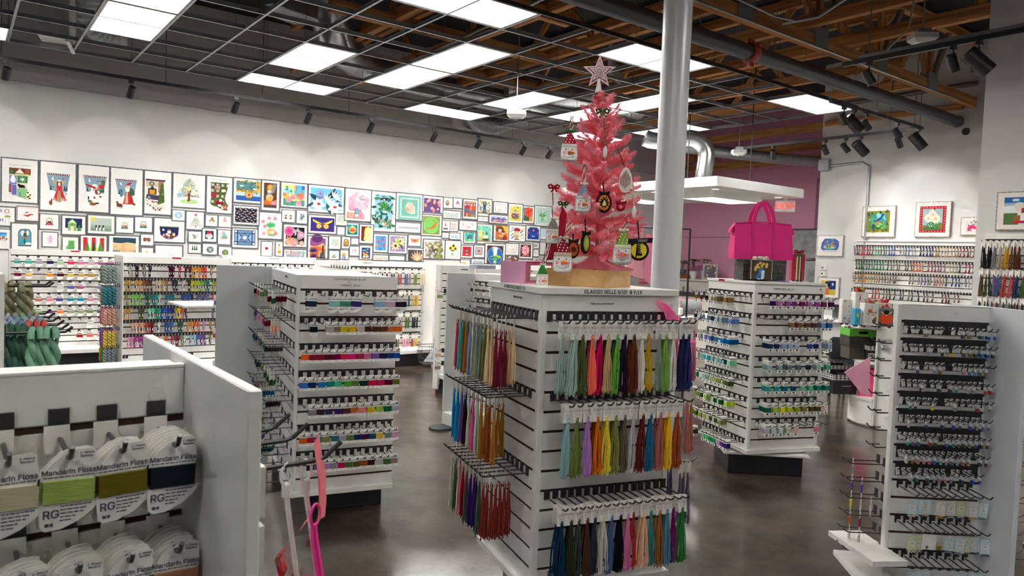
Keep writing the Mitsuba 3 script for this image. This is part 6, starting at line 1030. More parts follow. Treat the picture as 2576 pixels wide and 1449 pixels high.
def art_mountains(a): a.rect(0, 0, 1, 1, '#a8b0d8'); a.poly([(0, .5), (.15, .85), (.3, .6), (.5, .9), (.66, .6), (.82, .85), (1, .55), (1, 0), (0, 0)], '#5f5a98'); a.poly([(0, .4), (.3, .55), (.6, .4), (1, .5), (1, 0), (0, 0)], '#8a6a98'); a.scatter(26, ['#e0a080', '#c87a7a', '#e8c090', '#7a6a90'], .03, .05, 3, (0, 0, 1, .35))
def art_lake(a): a.rect(0, 0, 1, 1, '#3fa8a0'); a.ell(.3, .95, .22, .1, '#e8d85a'); a.poly([(0, .4), (.5, .55), (1, .4), (1, 0), (0, 0)], '#4fae8a'); a.poly([(.25, .6), (.7, .72), (.85, .4), (.5, .2), (.35, .35)], '#4a6a88'); a.ell(.35, .35, .1, .16, '#2f4a5a'); a.scatter(10, ['#6ac08a', '#d8a0a0', '#a8d87a'], .07, .1, 2, (.05, 0, .95, .25))
def art_cockatoo(a): a.rect(0, 0, 1, 1, '#6fbfb5'); a.scatter(20, ['#8fd0c0', '#d8d87a', '#4fa08a', '#e6dc9a'], .07, .11, 4, (.02, .25, .98, .98), 'leaf'); [a.ell(.22, y, .16, .1, c) for y, c in ((.6, '#d8c86a'), (.4, '#e0d490'), (.25, '#c8b858'))]; a.ell(.24, .95, .1, .05, '#d8c050'); a.ell(.6, .3, .2, .14, '#f0e6b8'); a.line([(.6, .4), (.7, .55), (.6, .62)], .05, '#3a3f44'); a.ell(.62, .14, .27, .07, '#4a4238'); a.rect(0, 0, 1, .08, '#8a7a60')
def art_skulls(a): a.rect(0, 0, 1, 1, '#c8602f'); a.poly([(.5, 1), (1, 1), (1, .4), (.7, .6)], '#e6b040'); a.ell(.34, .74, .34, .22, '#6a4430'); a.ell(.36, .64, .15, .13, '#efe6d4'); a.ell(.64, .52, .13, .12, '#efe6d4'); a.ell(.62, .6, .16, .08, '#7a2f3a'); [a.ell(x, y, .035, .035, '#2f2420', 8) for x, y in ((.31, .66), (.42, .65), (.6, .54), (.7, .53))]; a.poly([(.1, 0), (.6, 0), (.5, .44), (.25, .4)], '#8a6a4f'); a.poly([(.5, 0), (1, 0), (.85, .3), (.6, .36)], '#8a2f34'); a.ell(.46, .3, .22, .07, '#d8a878'); a.ell(.52, .2, .1, .06, '#d88a3a')
def art_sailor(a): a.rect(0, 0, 1, 1, '#f0eee8'); [a.line([(x, y), (x + .22, y + .2)], .05, c) for x, y, c in ((.02, .6, '#4f7f8a'), (.05, .8, '#6a9aa5'), (.75, .3, '#5f8a98'), (.72, .55, '#3f6a7a'), (.78, .72, '#e0a83a'), (.05, .3, '#4f7f8a'), (.1, .1, '#3f4a55'), (.75, .08, '#d8b04a'))]; a.ell(.48, .48, .22, .4, '#e0c8a8'); a.poly([(.28, .68), (.7, .68), (.74, .82), (.6, .95), (.36, .95), (.25, .82)], '#9a2f3a'); a.poly([(.32, .4), (.64, .4), (.6, .05), (.48, .0), (.36, .05)], '#b5a088'); a.ell(.4, .56, .04, .02, '#4a3a34'); a.ell(.56, .56, .04, .02, '#4a3a34'); a.rect(.3, .0, .66, .06, '#6a2a34')
def art_bluefolk(a): a.rect(0, 0, 1, 1, '#e8e6da'); a.poly([(0, 0), (1, 0), (1, .8), (.8, 1), (.2, 1), (0, .8)], '#27408a'); a.poly([(.35, .76), (.65, .76), (.5, .62)], '#d8503f'); a.ell(.5, .78, .1, .05, '#e0604a'); [a.leaf(.5, .1, .4, g_, .05, '#4a6a98') for g_ in (40, 65, 115, 140)]; [a.ell(x, y, .07, .07, '#c84a4a') for x, y in ((.12, .52), (.88, .52))]; a.ell(.5, .3, .1, .08, '#f0e8dc'); a.ell(.5, .34, .09, .06, '#27408a')
def art_redcard(a): a.rect(0, 0, 1, 1, '#b8303f'); a.rect(.06, .05, .94, .95, '#d8606a'); a.rect(.1, .08, .9, .92, '#b8283a'); a.rect(.28, .42, .72, .72, '#5f4a3f'); a.ell(.5, .22, .2, .07, '#e8a0a0'); a.ell(.5, .56, .12, .1, '#a89a78'); a.scatter(14, ['#e08a90', '#8f1f2c'], .03, .05, 3, (.12, .1, .88, .9), 'flower')
def art_medallion(a): a.rect(0, 0, 1, 1, '#b8945f'); [a.ell(x, y, .12, .12, '#8a9aae') for x in (.12, .5, .88) for y in (.12, .5, .88)]; a.rect(.2, .2, .8, .8, '#b5b8c8'); a.rect(.28, .28, .72, .72, '#8f98b8'); a.ell(.5, .5, .14, .14, '#c8404a'); a.ell(.5, .5, .06, .06, '#3f3a6a')
def art_horse(a): a.rect(0, 0, 1, 1, '#4f3a44'); a.ell(.5, .46, .47, .5, '#c8d8e0', 26); a.ell(.5, .46, .45, .48, '#2f6ab0', 26); a.poly([(.35, .95), (.6, .9), (.62, .7), (.6, .5), (.4, .45), (.38, .7)], '#e9ebe6'); a.ell(.56, .84, .12, .07, '#f0f0ea'); a.poly([(.3, .9), (.4, .85), (.4, .6), (.3, .7)], '#9aa58a'); a.poly([(.1, .36), (.4, .42), (.62, .4), (.9, .3), (.8, .46), (.5, .5)], '#b8c83a'); a.poly([(.1, .28), (.45, .36), (.86, .34), (.5, .2)], '#5fa058'); a.poly([(.38, .05), (.5, .0), (.64, .08), (.56, .34), (.44, .34)], '#6fae6a'); a.ell(.5, .12, .08, .06, '#d8e0e0')
def art_peony(a): a.rect(0, 0, 1, 1, '#46302f'); [a.leaf(.48, .55, .46, g_, .2, c) for g_, c in zip(range(0, 360, 30), ['#e89aa5', '#f0b0b5', '#d87f8f', '#e8a5ac'] * 3)]; [a.leaf(.48, .55, .3, g_, .16, c) for g_, c in zip(range(15, 375, 40), ['#f0bcc0', '#d8808f', '#e8a0aa'] * 3)]; a.ell(.48, .55, .08, .07, '#c86a7a'); a.ell(.3, .12, .14, .1, '#b85a68'); a.ell(.72, .14, .14, .1, '#c06470')
def art_heart(a): a.poly([(.5, 0), (.0, .6), (.1, .92), (.3, 1), (.5, .82), (.7, 1), (.9, .92), (1, .6)], '#c89aa0'); a.poly([(.5, .2), (.2, .6), (.3, .8), (.5, .66), (.7, .8), (.8, .6)], '#e8d8d8')
def art_diamonds(a):
    a.rect(0, 0, 1, 1, '#c8c4b0'); cs = ['#8a2f34', '#3f5a52', '#2f3036', '#7a4f60', '#a8443f', '#e0dac8']
    for i in range(6):
        for j in range(4): x, y = .0 + .2 * i, .02 + .32 * j; a.poly([(x - .09, y), (x, y + .15), (x + .09, y), (x, y - .15)], cs[(i * 2 + j) % 6]).poly([(x + .01, y + .16), (x + .1, y + .31), (x + .19, y + .16), (x + .1, y + .01)], cs[(i + j * 3 + 1) % 6]); a.ell(x, y, .02, .03, '#efe8d8', 6)
def art_dusk(a): a.rect(0, 0, 1, 1, '#e8a05a'); a.rect(0, .7, 1, 1, '#f0c890'); a.poly([(0, .2), (.3, .55), (.55, .35), (.8, .6), (1, .3), (1, 0), (0, 0)], '#8a8a6a'); a.rect(0, 0, 1, .15, '#6a7a5a')
CANVAS = '''
433 2550 838 1982 508 2424 760 2029 stockpatch|patchwork Christmas stocking with a black cat square
839 2553 1257 1904 913 2395 1185 1962 stockangel|Christmas stocking with a red-gowned winged angel
1262 2554 1644 1914 1323 2406 1610 1982 stocksnow|Christmas stocking with a snowman carrying gifts
340 1935 598 1678 386 1911 551 1726 hoho|HO HO lettering with anchors and sprigs
601 1952 842 1757 663 1888 778 1815 flysanta|flying red figure inside a pink border
845 1872 1067 1664 910 1819 1002 1724 globe:#b8434a:#3a2a22|red snow globe with two dark figures
1083 1873 1375 1602 1132 1828 1323 1658 greenhouse|green house under a starry night sky
1376 1897 1717 1628 1421 1850 1667 1675 penguins|three penguins on a grey green field
312 1653 553 1390 342 1604 501 1492 harbour|blue sky with red harbour houses
539 1740 841 1381 621 1663 761 1440 mermaid|arched blue mermaid with wings
873 1640 1057 1437 928 1595 1007 1483 ginger|pink gingerbread man
1094 1588 1292 1367 1141 1542 1245 1419 greenstock|small green stocking
1295 1622 1626 1368 1338 1585 1582 1372 curtains|green fir trees between red curtains
1639 2554 2058 1901 1701 2395 1979 1981 stocksanta|Christmas stocking with a tall red-coated Santa
2053 2553 2423 1934 2067 2429 2337 1986 stockfire|Christmas stocking with a fireplace room
2422 2557 2879 2057 2482 2481 2821 2127 lifetree|spreading pale green tree with small birds
1715 1889 1945 1658 1781 1812 1874 1723 globe:#4c7a5a:#b04a3a|green snow globe with a wreath
1945 1903 2178 1684 2011 1839 2108 1747 globe:#2f6b4f:#b5764a|green snow globe with a brown squirrel
1628 1638 2023 1353 1690 1601 1971 1380 bear|large tan bear walking at night
2022 1667 2199 1498 2058 1623 2154 1551 pad|brown bow shaped ornament
2034 1482 2201 1340 2082 1436 2148 1352 chimney|red chimney with gifts
2184 1909 2608 1553 2265 1784 2520 1598 banner|navy pennant of Santa under a moon
2422 2031 2602 1867 2461 1997 2557 1908 ball:#7fb2d8:#dfeaf2|blue patterned ball ornament
2604 2028 2871 1748 2651 1988 2837 1791 wordtree|red and green lettered Christmas tree
2641 1741 2831 1572 2679 1704 2779 1610 ball:#dad8d4:#7d7a78|pale round ball ornament
2646 1560 2834 1413 2696 1547 2782 1456 threetrees|three small dark green trees
2203 1527 2584 1341 2258 1409 2456 1357 plain:#d0d0d0|almost empty large sheet with a grey box
2830 1792 3041 1585 2875 1752 2992 1633 santaface|white-bearded face with a red cap on navy
2875 2562 3260 2006 2934 2463 3204 2058 stockplaid|plaid Christmas stocking with a striped heart
3253 2568 3677 2187 3301 2524 3660 2229 dovevase|tree in an orange vase with two white doves
3671 2574 3969 2094 3715 2526 3916 2149 heron|tall orange and brown heron panel
3966 2570 4407 2169 4014 2527 4354 2206 tulips|bright tulips on a yellow and blue field
3256 2158 3658 1860 3292 2120 3614 1900 starpat|rainbow star lattice on black
3249 1823 3654 1511 3289 1791 3601 1561 quilt|blue quilt with an eight point star
2870 1989 3053 1812 2911 1952 3028 1853 orn:#a87a4a|brown nutmeg coloured cottage ornament
3054 1988 3249 1810 3118 1965 3184 1855 orn:#d5798f|small pink fir ornament
3047 1783 3244 1553 3078 1753 3209 1602 bell|green bell with a pink ribbon
2837 1571 3054 1399 2898 1524 2997 1432 ball:#5f6a6a:#a9b5b2|grey round medallion
3063 1535 3267 1395 3118 1487 3211 1399 ball:#5b6f45:#93a36a|mossy green round medallion
3632 2087 4017 1663 3686 2018 3946 1718 fruitvase|tulips and leaves in a fruit bowl
3689 1638 3873 1403 3737 1598 3819 1454 bunny|white bear in a red vest
3905 1645 4034 1408 3943 1601 3995 1455 bottle|golden champagne bottle
3989 2140 4211 1937 4035 2093 4161 1988 scooter|cream motor scooter
4226 2149 4412 1929 4268 2101 4371 1975 dragon|small teal dragon
4021 1923 4419 1555 4069 1873 4364 1604 dahlia|pink and coral dahlias on black
4036 1536 4424 1376 4086 1500 4376 1386 roses:#86aab5:#d79aa5|roses on dusty blue
4404 2572 5030 2122 4452 2518 4976 2177 paradise|white birds of paradise and orchids on sky blue
5022 2567 5508 2022 5071 2508 5457 2069 bouquet|big pink bouquet on a wooden tray
4417 2097 4909 1787 4465 2050 4863 1830 butterfly|yellow butterfly on deep violet
4873 2131 5089 1938 4910 2114 5035 1980 azmap|pale green floral state map beside the butterfly
4908 1928 5056 1784 4932 1910 5029 1807 plain:#ecebe8|small blank sheet right of the butterfly
5055 2001 5297 1770 5088 1968 5269 1804 sunball|orange sunset ball on teal
5292 1994 5564 1661 5335 1952 5513 1710 blonde|blonde woman on brown
4418 1758 4773 1386 4464 1718 4724 1406 desert|purple desert with dark agave
4768 1770 4984 1550 4815 1729 4936 1595 azmap|pale green floral state map beside the desert
4993 1771 5159 1564 5031 1731 5125 1604 arch|golden arched window
5153 1754 5302 1636 5200 1706 5259 1674 rectlab:#9fb5d5|tiny blue word strip
5130 1619 5313 1451 5174 1586 5257 1499 spots|scattered pink paws
4782 1537 4968 1382 4825 1490 4915 1405 potplant|small plant in a grey bowl
4972 1551 5127 1386 5005 1506 5075 1400 sitbag|yellow and blue SIT emblem
5312 1641 5562 1398 5357 1600 5511 1422 rainbow|navy poster with a rainbow
5495 2564 5973 1872 5569 2502 5904 1935 tropical|tall green tropical leaves with a hummingbird
5954 2570 6489 2093 6005 2517 6446 2112 shell|conch shell in a teal square border
6471 2566 6916 2258 6512 2513 6855 2275 blossoms|pink orchids on purple
5959 2072 6467 1881 6008 2018 6420 1928 stitchword|wide band of grey stitched letters
6469 2234 6905 1848 6503 2197 6853 1886 lobster|orange crayfish in a green octagon
6904 2561 7116 2358 6951 2504 7037 2410 egg|small brown egg
7108 2568 7308 2374 7155 2518 7256 2422 orn:#8a5a72|small mauve ice skate
6901 2337 7299 2177 6933 2310 7239 2203 collar|grey green lattice collar
6893 2149 7069 1946 6916 2113 7023 1973 orn2|red hat above a dark bow
7061 2151 7250 1955 7082 2112 7216 1988 cake|three tier pink cake
6898 1934 7055 1823 6937 1898 7006 1856 rectlab:#c9a0a0|tiny pink framed badge
7050 1936 7292 1808 7086 1903 7242 1836 shoes|pair of blue baby booties
5557 1851 5847 1522 5601 1808 5800 1565 poppies|pink poppies on bright blue
5836 1850 6211 1513 5876 1814 6162 1553 parakeet|green parakeet and yellow lilies on lilac
6216 1865 6488 1649 6265 1819 6449 1706 moth|orange moth
6183 1638 6540 1391 6225 1597 6505 1401 protea|peach protea on charcoal
6518 1802 6974 1445 6561 1753 6919 1487 woods|brown lizard among grey stones and reeds
6973 1803 7326 1444 7019 1764 7266 1487 sunflowers|sunflowers in a glass jar
5552 1497 5860 1384 5592 1456 5814 1393 rectlab:#d89080|coral framed word strip
5862 1492 6180 1392 5909 1468 6132 1412 plain:#ecebe8|wide blank sheet left of the protea
7254 2177 7659 1984 7306 2128 7589 2028 crab|CRAB lettering between pink claws
7318 2568 7659 2191 7352 2520 7609 2239 city|red city skyline with lamps
7641 2603 7987 2329 7688 2552 7931 2331 folk|navy and gold folk tiles
8000 2572 8348 2342 8042 2527 8301 2383 textframe:WHAT|grey bordered pink verse
8361 2567 8728 2183 8405 2505 8673 2235 jar|ginger jar on yellow
8710 2543 9007 2193 8734 2500 8958 2244 redrose|single red rose
8991 2569 9453 2161 9042 2522 9403 2198 greekkey|hummingbird in a mint Greek key border
7655 2276 7912 2163 7692 2238 7854 2203 rectlab:#b8a0a0|small mauve word strip
7910 2326 8367 2148 7959 2288 8324 2182 mountains|long purple mountain range
7366 1969 7639 1749 7400 1967 7595 1789 lake|teal lake with a blue heron
7652 2137 8015 1753 7669 2098 7973 1798 cockatoo|cream cockatoo on turquoise
8022 2132 8389 1817 8074 2116 8363 1851 skulls|skeleton couple with a brown hat
8387 2158 8810 1829 8424 2111 8765 1869 sailor|bearded man in a red cap
8800 2170 9171 1856 8849 2130 9132 1896 bluefolk|red flowers on royal blue
7316 1730 7600 1476 7355 1695 7550 1519 redcard|ornate red card
7595 1736 7845 1499 7632 1700 7797 1548 medallion|tan and blue square medallion
7839 1784 8327 1386 7894 1737 8272 1390 horse|white horse in a blue oval
8314 1803 8659 1561 8358 1756 8601 1615 textframe:BE KIND|BE KIND in a grey border
8647 1812 8999 1504 8684 1783 8946 1548 peony|pink peony on dark maroon
9004 1838 9163 1719 9027 1805 9106 1751 rectlab:#4a4a52|tiny dark square
9003 1702 9154 1554 9034 1658 9099 1603 heart|tiny pink heart
8333 1551 8639 1394 8369 1522 8604 1404 diamonds|argyle diamonds
7315 1457 7536 1315 7348 1414 7439 1344 dusk|small orange dusk landscape
7541 1485 7851 1375 7592 1438 7798 1385 rectlab:#3f6a9f|blue strip low on the wall
9004 1549 9254 1397 9049 1522 9230 1419 roses:#9a6a72:#d5a0a8|roses on dull mauve
9149 2139 9467 1897 9172 2123 9388 1963 plain:#bcd0dc|pale blue sheet behind the pink tree
9156 1861 9452 1597 9186 1839 9421 1631 plain:#dcd6d4|plain sheet half hidden by the tree'''
LINEN = mat('#e4e3e0'); TAPE = mat('#5c5e63')
for i, row in enumerate(CANVAS.strip().split('\n')):
    nums, lab = row.split('|'); q = nums.split(' '); x0, z1, x1, z0, px0, pz1, px1, pz0 = [int(n) / 1000 for n in q[:8]]; spec = '_'.join(q[8:]).split(':')
    y = Y1 - .006 - .0035 * (i * 7 % 5)
    k = thing('needlepoint_canvas', lab + ', canvas pinned on the left wall', 'canvas')
    F = FR(x0, y, z0); w, h = x1 - x0, z1 - z0; t = .016 if w > .25 else .011
    part(k, 'linen', shape(MB().box(0, w, -.001, .001, 0, h), LINEN), F)
    part(k, 'tape', shape(MB().box(0, w, -.0018, .0018, h - t, h).box(0, w, -.0018, .0018, 0, t).box(0, t, -.0018, .0018, t, h - t).box(w - t, w, -.0018, .0018, t, h - t), TAPE), F)
    a = Art(px1 - px0, pz1 - pz0); globals()['art_' + spec[0]](a, *spec[1:])
    part(k, 'picture', a.get(), FR(px0, y - .0012, pz0))
    if i % 3: part(k, 'price_sticker', shape(boxmesh(t + .004, t + .03, -.002, -.001, t + .002, t + .016), CARD), F)
# ================================================================ pink tree on its box, with ornaments
k = thing('wooden_box', 'light wooden box under the pink tree', 'box')
principled('m_birch', wood(0, '#c89a5c', '#dcb57c'), 0.45, specular=0.4)
BX = FR(2.03, 2.06, 1.438, 25.5)
part(k, 'board', shape(MB().cbox(0, .31, 0, .012, 0, .070, .0015), 'm_birch'), BX); part(k, 'board', shape(MB().cbox(0, .012, .012, .26, 0, .070, .0015), 'm_birch'), BX)
part(k, 'board', shape(MB().cbox(.298, .31, .012, .26, 0, .070, .0015), 'm_birch'), BX); part(k, 'board', shape(MB().cbox(.012, .298, .248, .26, 0, .070, .0015), 'm_birch'), BX); part(k, 'top_board', shape(MB().box(.012, .298, .012, .248, .058, .069), 'm_birch'), BX)
TX, TY, TZ = 2.135, 2.225, 1.508
tree = thing('pink_christmas_tree', 'small pink artificial Christmas tree on the wooden box', 'christmas tree')
PINK = [mat('#ffb4c0'), mat('#ffc0ca'), mat('#ffa8b6'), mat('#ffc8d0')]
PLAS = mat('#ea93aa', .35)
for a in (20, 110, 200, 290):
    fin = [(.012, 0), (.175, 0), (.178, .008), (.15, .014), (.10, .022), (.06, .034), (.035, .052), (.02, .058), (.012, .058)]
    part(tree, 'foot', shape(MB().plate(fin, -.011, .011), PLAS), FR(TX, TY, TZ, a - 33))
part(tree, 'socket', shape(MB().lathe([(.02, 0), (.026, .004), (.024, .06), (.016, .066), (0, .066)], 16), PLAS, smooth=40), FR(TX, TY, TZ))
part(tree, 'trunk', shape(MB().tube([[0, 0, .05], [0, .004, .4], [-.003, .012, .72]], [.009, .007, .003], 8), mat('#c8808a')), FR(TX, TY, TZ))
def needle_branch(pts, seed, nl=.025, dens=980):
    q = np.random.default_rng(seed); pts = np.asarray(pts, float)
    seg = np.linalg.norm(np.diff(pts, axis=0), axis=1); s = np.concatenate([[0], np.cumsum(seg)]); n = int(s[-1] * dens * 2.4)
    u_ = np.sort(q.uniform(.06, 1, n)) * s[-1]; C_ = np.stack([np.interp(u_, s, pts[:, i]) for i in range(3)], 1)
    d = pts[np.clip(np.searchsorted(s, u_), 1, len(pts) - 1)] - pts[np.clip(np.searchsorted(s, u_), 1, len(pts) - 1) - 1]; d /= np.linalg.norm(d, axis=1, keepdims=True)
    a = np.cross(d, [0.1, .2, 1.0]); a /= np.linalg.norm(a, axis=1, keepdims=True); b = np.cross(d, a); th = q.uniform(0, 2 * math.pi, n)[:, None]
    rad = a * np.cos(th) + b * np.sin(th); side = np.cross(rad, d); fwd = q.uniform(.35, .95, n)[:, None]; N_ = rad * (1 - fwd * .45) + d * fwd; N_ /= np.linalg.norm(N_, axis=1, keepdims=True)
    L = nl * q.uniform(.75, 1.1, n)[:, None] * np.minimum(1, .45 + (1 - u_ / s[-1]) * 3)[:, None] ; w = .0015
    V = np.stack([C_ - side * w * .6, C_ + side * w * .6, C_ + N_ * L + side * w, C_ + N_ * L - side * w * .2], 1).reshape(-1, 3)
    F_ = (np.arange(n)[:, None] * 4 + np.array([[0, 1, 2, 3]])).reshape(-1, 4)
    return MB().add(V, F_).tube(pts, .0022, 5)
q = random.Random(12); bi = 0
levels = [(.085, 11, .190, -4), (.135, 11, .185, 2), (.19, 11, .178, 6), (.25, 11, .165, 10), (.31, 10, .152, 14), (.37, 10, .140, 18), (.43, 9, .128, 22), (.49, 9, .118, 26), (.55, 8, .104, 32), (.605, 7, .088, 40), (.65, 5, .066, 54)]
for li, (z, n, L, up) in enumerate(levels):
    for i in range(n):
        az = 2 * math.pi * (i + .5 * (li % 2)) / n + q.uniform(-.16, .16); e = math.radians(up + q.uniform(-8, 8)); l = L * 1.12 * q.uniform(.9, 1.08)
        d = np.array([math.cos(az) * math.cos(e), math.sin(az) * math.cos(e), math.sin(e)]); p0 = np.array([0, .006, z + q.uniform(-.015, .015)])
        pts = [p0, p0 + d * l * .5, p0 + d * l * .8 + [0, 0, .004], p0 + d * l + [0, 0, .016]]
        part(tree, 'branch', shape(needle_branch(pts, 100 + bi), PINK[bi % 4]), FR(TX, TY, TZ)); bi += 1
        if L > .1:   # a side twig
            sd = np.array([-d[1], d[0], .15]) * (1 if i % 2 else -1); m0 = p0 + d * l * .45
            part(tree, 'branch', shape(needle_branch([m0, m0 + (d * .7 + sd * .75) * l * .25, m0 + (d * .8 + sd * .7) * l * .44], 900 + bi, .019), PINK[(bi + 1) % 4]), FR(TX, TY, TZ))
part(tree, 'branch', shape(needle_branch([[0, .008, .62], [-.002, .012, .69], [-.003, .014, .735]], 77), PINK[1]), FR(TX, TY, TZ))
CAMD = -37.3
def starpoly(R, r, n=5): return [((R if i % 2 == 0 else r) * math.sin(i * math.pi / n), (R if i % 2 == 0 else r) * math.cos(i * math.pi / n)) for i in range(2 * n)]
k = thing('star_topper', 'pink glitter star with dark outlines on top of the tree', 'star'); SF = FR(TX - .012, TY + .02, 2.328, CAMD - 6)
glit = lambda p, n, uv: mikit.mix((.62, .33, .36), (.95, .72, .74), mikit.cell_rand(p.x * 520, p.y * 520, p.z * 520))
principled('m_glitter', glit, 0.35, metallic=0.2)
for i, (R, m, y) in enumerate(((.072, 'm_glitter', 0), (.0525, mat('#3a2a2c'), -.003), (.0475, 'm_glitter', -.0036), (.030, mat('#3a2a2c'), -.0045), (.0255, 'm_glitter', -.0052), (.014, mat('#3a2a2c'), -.006), (.010, 'm_glitter', -.0066))):
    part(k, 'star_layer', shape(MB().plate(starpoly(R, R * .42), y - .0012, .004), m), SF)
part(k, 'cone_socket', shape(MB().lathe([(.014, -.085), (.006, -.03), (0, -.03)], 12), mat('#e8dcdc', .3), smooth=40), SF)

def cord(k, p, q_, m1, m2):
    p, q_ = np.asarray(p, float), np.asarray(q_, float); n = 22; t = np.linspace(0, 1, n)[:, None]; base = p + (q_ - p) * t
    for ph, m in ((0, m1), (math.pi, m2)):
        a = ph + np.linspace(0, 14, n); off = np.stack([.0018 * np.cos(a), np.zeros(n), .0018 * np.sin(a)], 1) if abs((q_ - p)[2]) < .02 else np.stack([.0018 * np.cos(a), .0018 * np.sin(a), np.zeros(n)], 1)
        part(k, 'cord', shape(MB().tube(base + off, .0017, 5), m, smooth=True))
def pillow(pts, d, m_=2):
    pg = Polygon(pts); b = MB().plate(pts, -d * .6, d * .6)
    inner = list(affinity.scale(pg, .86, .86).exterior.coords)[:-1]; b.plate(inner, -d, d); return b
def snowman(x, y, z, s, deg, hat, pat, label, cords=None, bar='#e8e2da'):
    k = thing('snowman_ornament', label, 'ornament'); F = FR(x, y, z, deg).scale([s, s, s])
    part(k, 'face', shape(pillow([(-.026, -.040), (-.028, -.030), (-.026, .008), (.026, .008), (.028, -.030), (.026, -.040), (.018, -.044), (-.018, -.044)], .010), mat('#f4f1ee')), F)
    part(k, 'hat', shape(pillow([(-.026, .006), (.026, .006), (.018, .034), (.006, .058), (-.004, .060), (-.014, .04)], .009), mat(hat)), F)
    part(k, 'hat_band', shape(MB().cbox(-.027, .027, -.011, .011, .004, .016, .002), mat(bar)), F)
    part(k, 'nose', shape(MB().tube([[-.004, -.010, -.016], [.006, -.014, -.014], [.016, -.013, -.016]], [.0055, .0045, .0012], 7), mat('#e0702a'), smooth=50), F)
    eyes = MB()
    for ex in (-.012, .010): eyes.mesh(trimesh.creation.icosphere(1, .0022).apply_translation([ex, -.0105, -.004]))
    part(k, 'eyes', shape(eyes, BLACK), F)
    mo = MB()
    for i in range(8): t = i / 7 - .5; mo.mesh(trimesh.creation.icosphere(1, .0014).apply_translation([.036 * t, -.0105, -.033 + .06 * t * t * .5]))
    part(k, 'mouth', shape(mo, BLACK), F)
    ck = MB()
    for ex in (-.019, .019): ck.add(*MB().lathe([(0, .0002), (.0052, .0002), (.0052, -.0004)], 10).get())
    pt = MB()
    for i in range(4):
        for j in range(3 - i // 2): pt.mesh(trimesh.creation.box((.004, .001, .004)).apply_transform(trimesh.transformations.rotation_matrix(math.pi / 4, [0, 1, 0])).apply_translation([-.014 + .012 * j + .003 * i, -.0098, .022 + .009 * i]))
    part(k, 'hat_pattern', shape(pt, mat(pat)), F)
    part(k, 'cheek', shape(MB().lathe([(0, .0104), (.005, .0104)], 10), mat('#eda5ae')), F.translate([.018, 0, -.016]).rotate([1, 0, 0], 90)); part(k, 'cheek', shape(MB().lathe([(0, .0104), (.005, .0104)], 10), mat('#eda5ae')), F.translate([-.018, 0, -.016]).rotate([1, 0, 0], 90))
    edge = MB(); ring = [(-.027, .004), (-.0285, -.03), (-.026, -.041), (-.018, -.0455), (.018, -.0455), (.026, -.041), (.0285, -.03), (.027, .004)]
    edge.tube([[a, 0, b] for a, b in ring], .0022, 5); part(k, 'edge_cord', shape(edge, mat(bar), smooth=True), F)
    tas = mat('#2f6a3a') if 'dark red' in label else mat(bar)
    part(k, 'bow', shape(MB().mesh(trimesh.creation.icosphere(1, .006).apply_translation([.002, -.004, .060])).mesh(trimesh.creation.icosphere(1, .006).apply_translation([-.009, -.004, .062])).mesh(trimesh.creation.icosphere(1, .006).apply_translation([.012, -.004, .062])), tas), F)
    if cords: cord(k, (x, y, z + .06 * s), cords[:3], mat('#8a2a34'), CARD); cord(k, (x + .008, y - .006, z + .06 * s), (cords[0] + .01, cords[1], cords[2]), CARD, mat('#55603a'))
    return k
snowman(1.934, 2.199, 1.985, 1.12, CAMD, '#9a2336', '#efe2dc', 'snowman ornament with a dark red diamond hat, upper left of the tree', (1.955, 2.22, 2.12))
snowman(1.974, 2.150, 1.782, 1.05, CAMD + 8, '#6f8094', '#d8dce2', 'snowman ornament with a grey blue hat, middle of the tree', (1.99, 2.18, 1.93))
snowman(1.885, 2.222, 1.648, .95, CAMD + 15, '#7a7a6f', '#a8a898', 'snowman ornament with a grey knit hat, half hidden at the left of the tree')
snowman(1.906, 2.180, 1.552, 1.28, CAMD, '#7a2032', '#f0e6dc', 'large snowman ornament with a hearts hat in front of the box at lower left', (1.945, 2.19, 1.70), bar='#c8b8a0')
snowman(2.100, 2.045, 1.592, 1.25, CAMD - 4, '#7a9a3a', '#e8ecd8', 'snowman ornament with a green striped hat at lower right', (2.125, 2.06, 1.73), bar='#dfe4c8')
snowman(1.851, 2.236, 1.470, .85, CAMD + 20, '#2f7a3a', '#4f9a4f', 'small snowman ornament with a fuzzy green top left of the wooden box', (1.88, 2.24, 1.63))
def roundorn(x, y, z, rx, rz, deg, rim, fill, label, draw, cords):
    k = thing('round_ornament', label, 'ornament'); F = FR(x, y, z, deg)
    a = np.arange(24) * 2 * math.pi / 24
    part(k, 'body', shape(pillow([(rx * math.cos(t), rz * math.sin(t)) for t in a], .008), mat(fill)), F)
    part(k, 'rim', shape(MB().tube([[rx * math.cos(t), 0, rz * math.sin(t)] for t in np.append(a, 0)], .0062, 7, caps=False), mat(rim), smooth=True), F)
    ar = Art(2 * rx, 2 * rz); draw(ar); part(k, 'picture', ar.get(), F.translate([-rx, -.0085, -rz]))
    part(k, 'bow', shape(MB().plate([(-.022, .006), (0, 0), (.022, .008), (.02, -.008), (0, -.003), (-.02, -.008)], -.004, .004), mat(rim)), F.translate([0, -.004, rz + .006]))
    cord(k, (x, y, z + rz), cords, mat('#2a2224'), mat('#2a2224'))
    return F
roundorn(2.04, 2.100, 1.775, .026, .034, CAMD + 4, '#26201f', '#e08030', 'oval orange ornament with a black cat and a white ghost', lambda a: (a.star(.5, .48, .42, .26, 9, '#241e1e'), a.ell(.48, .42, .13, .12, '#e6dc9a'), a.ell(.58, .42, .1, .1, '#d8d070'), a.ell(.52, .56, .07, .09, '#f2efe6'), a.poly([(.36, .72), (.42, .9), (.5, .74)], '#241e1e'), a.poly([(.56, .74), (.62, .9), (.68, .72)], '#241e1e')), (2.05, 2.12, 1.86))
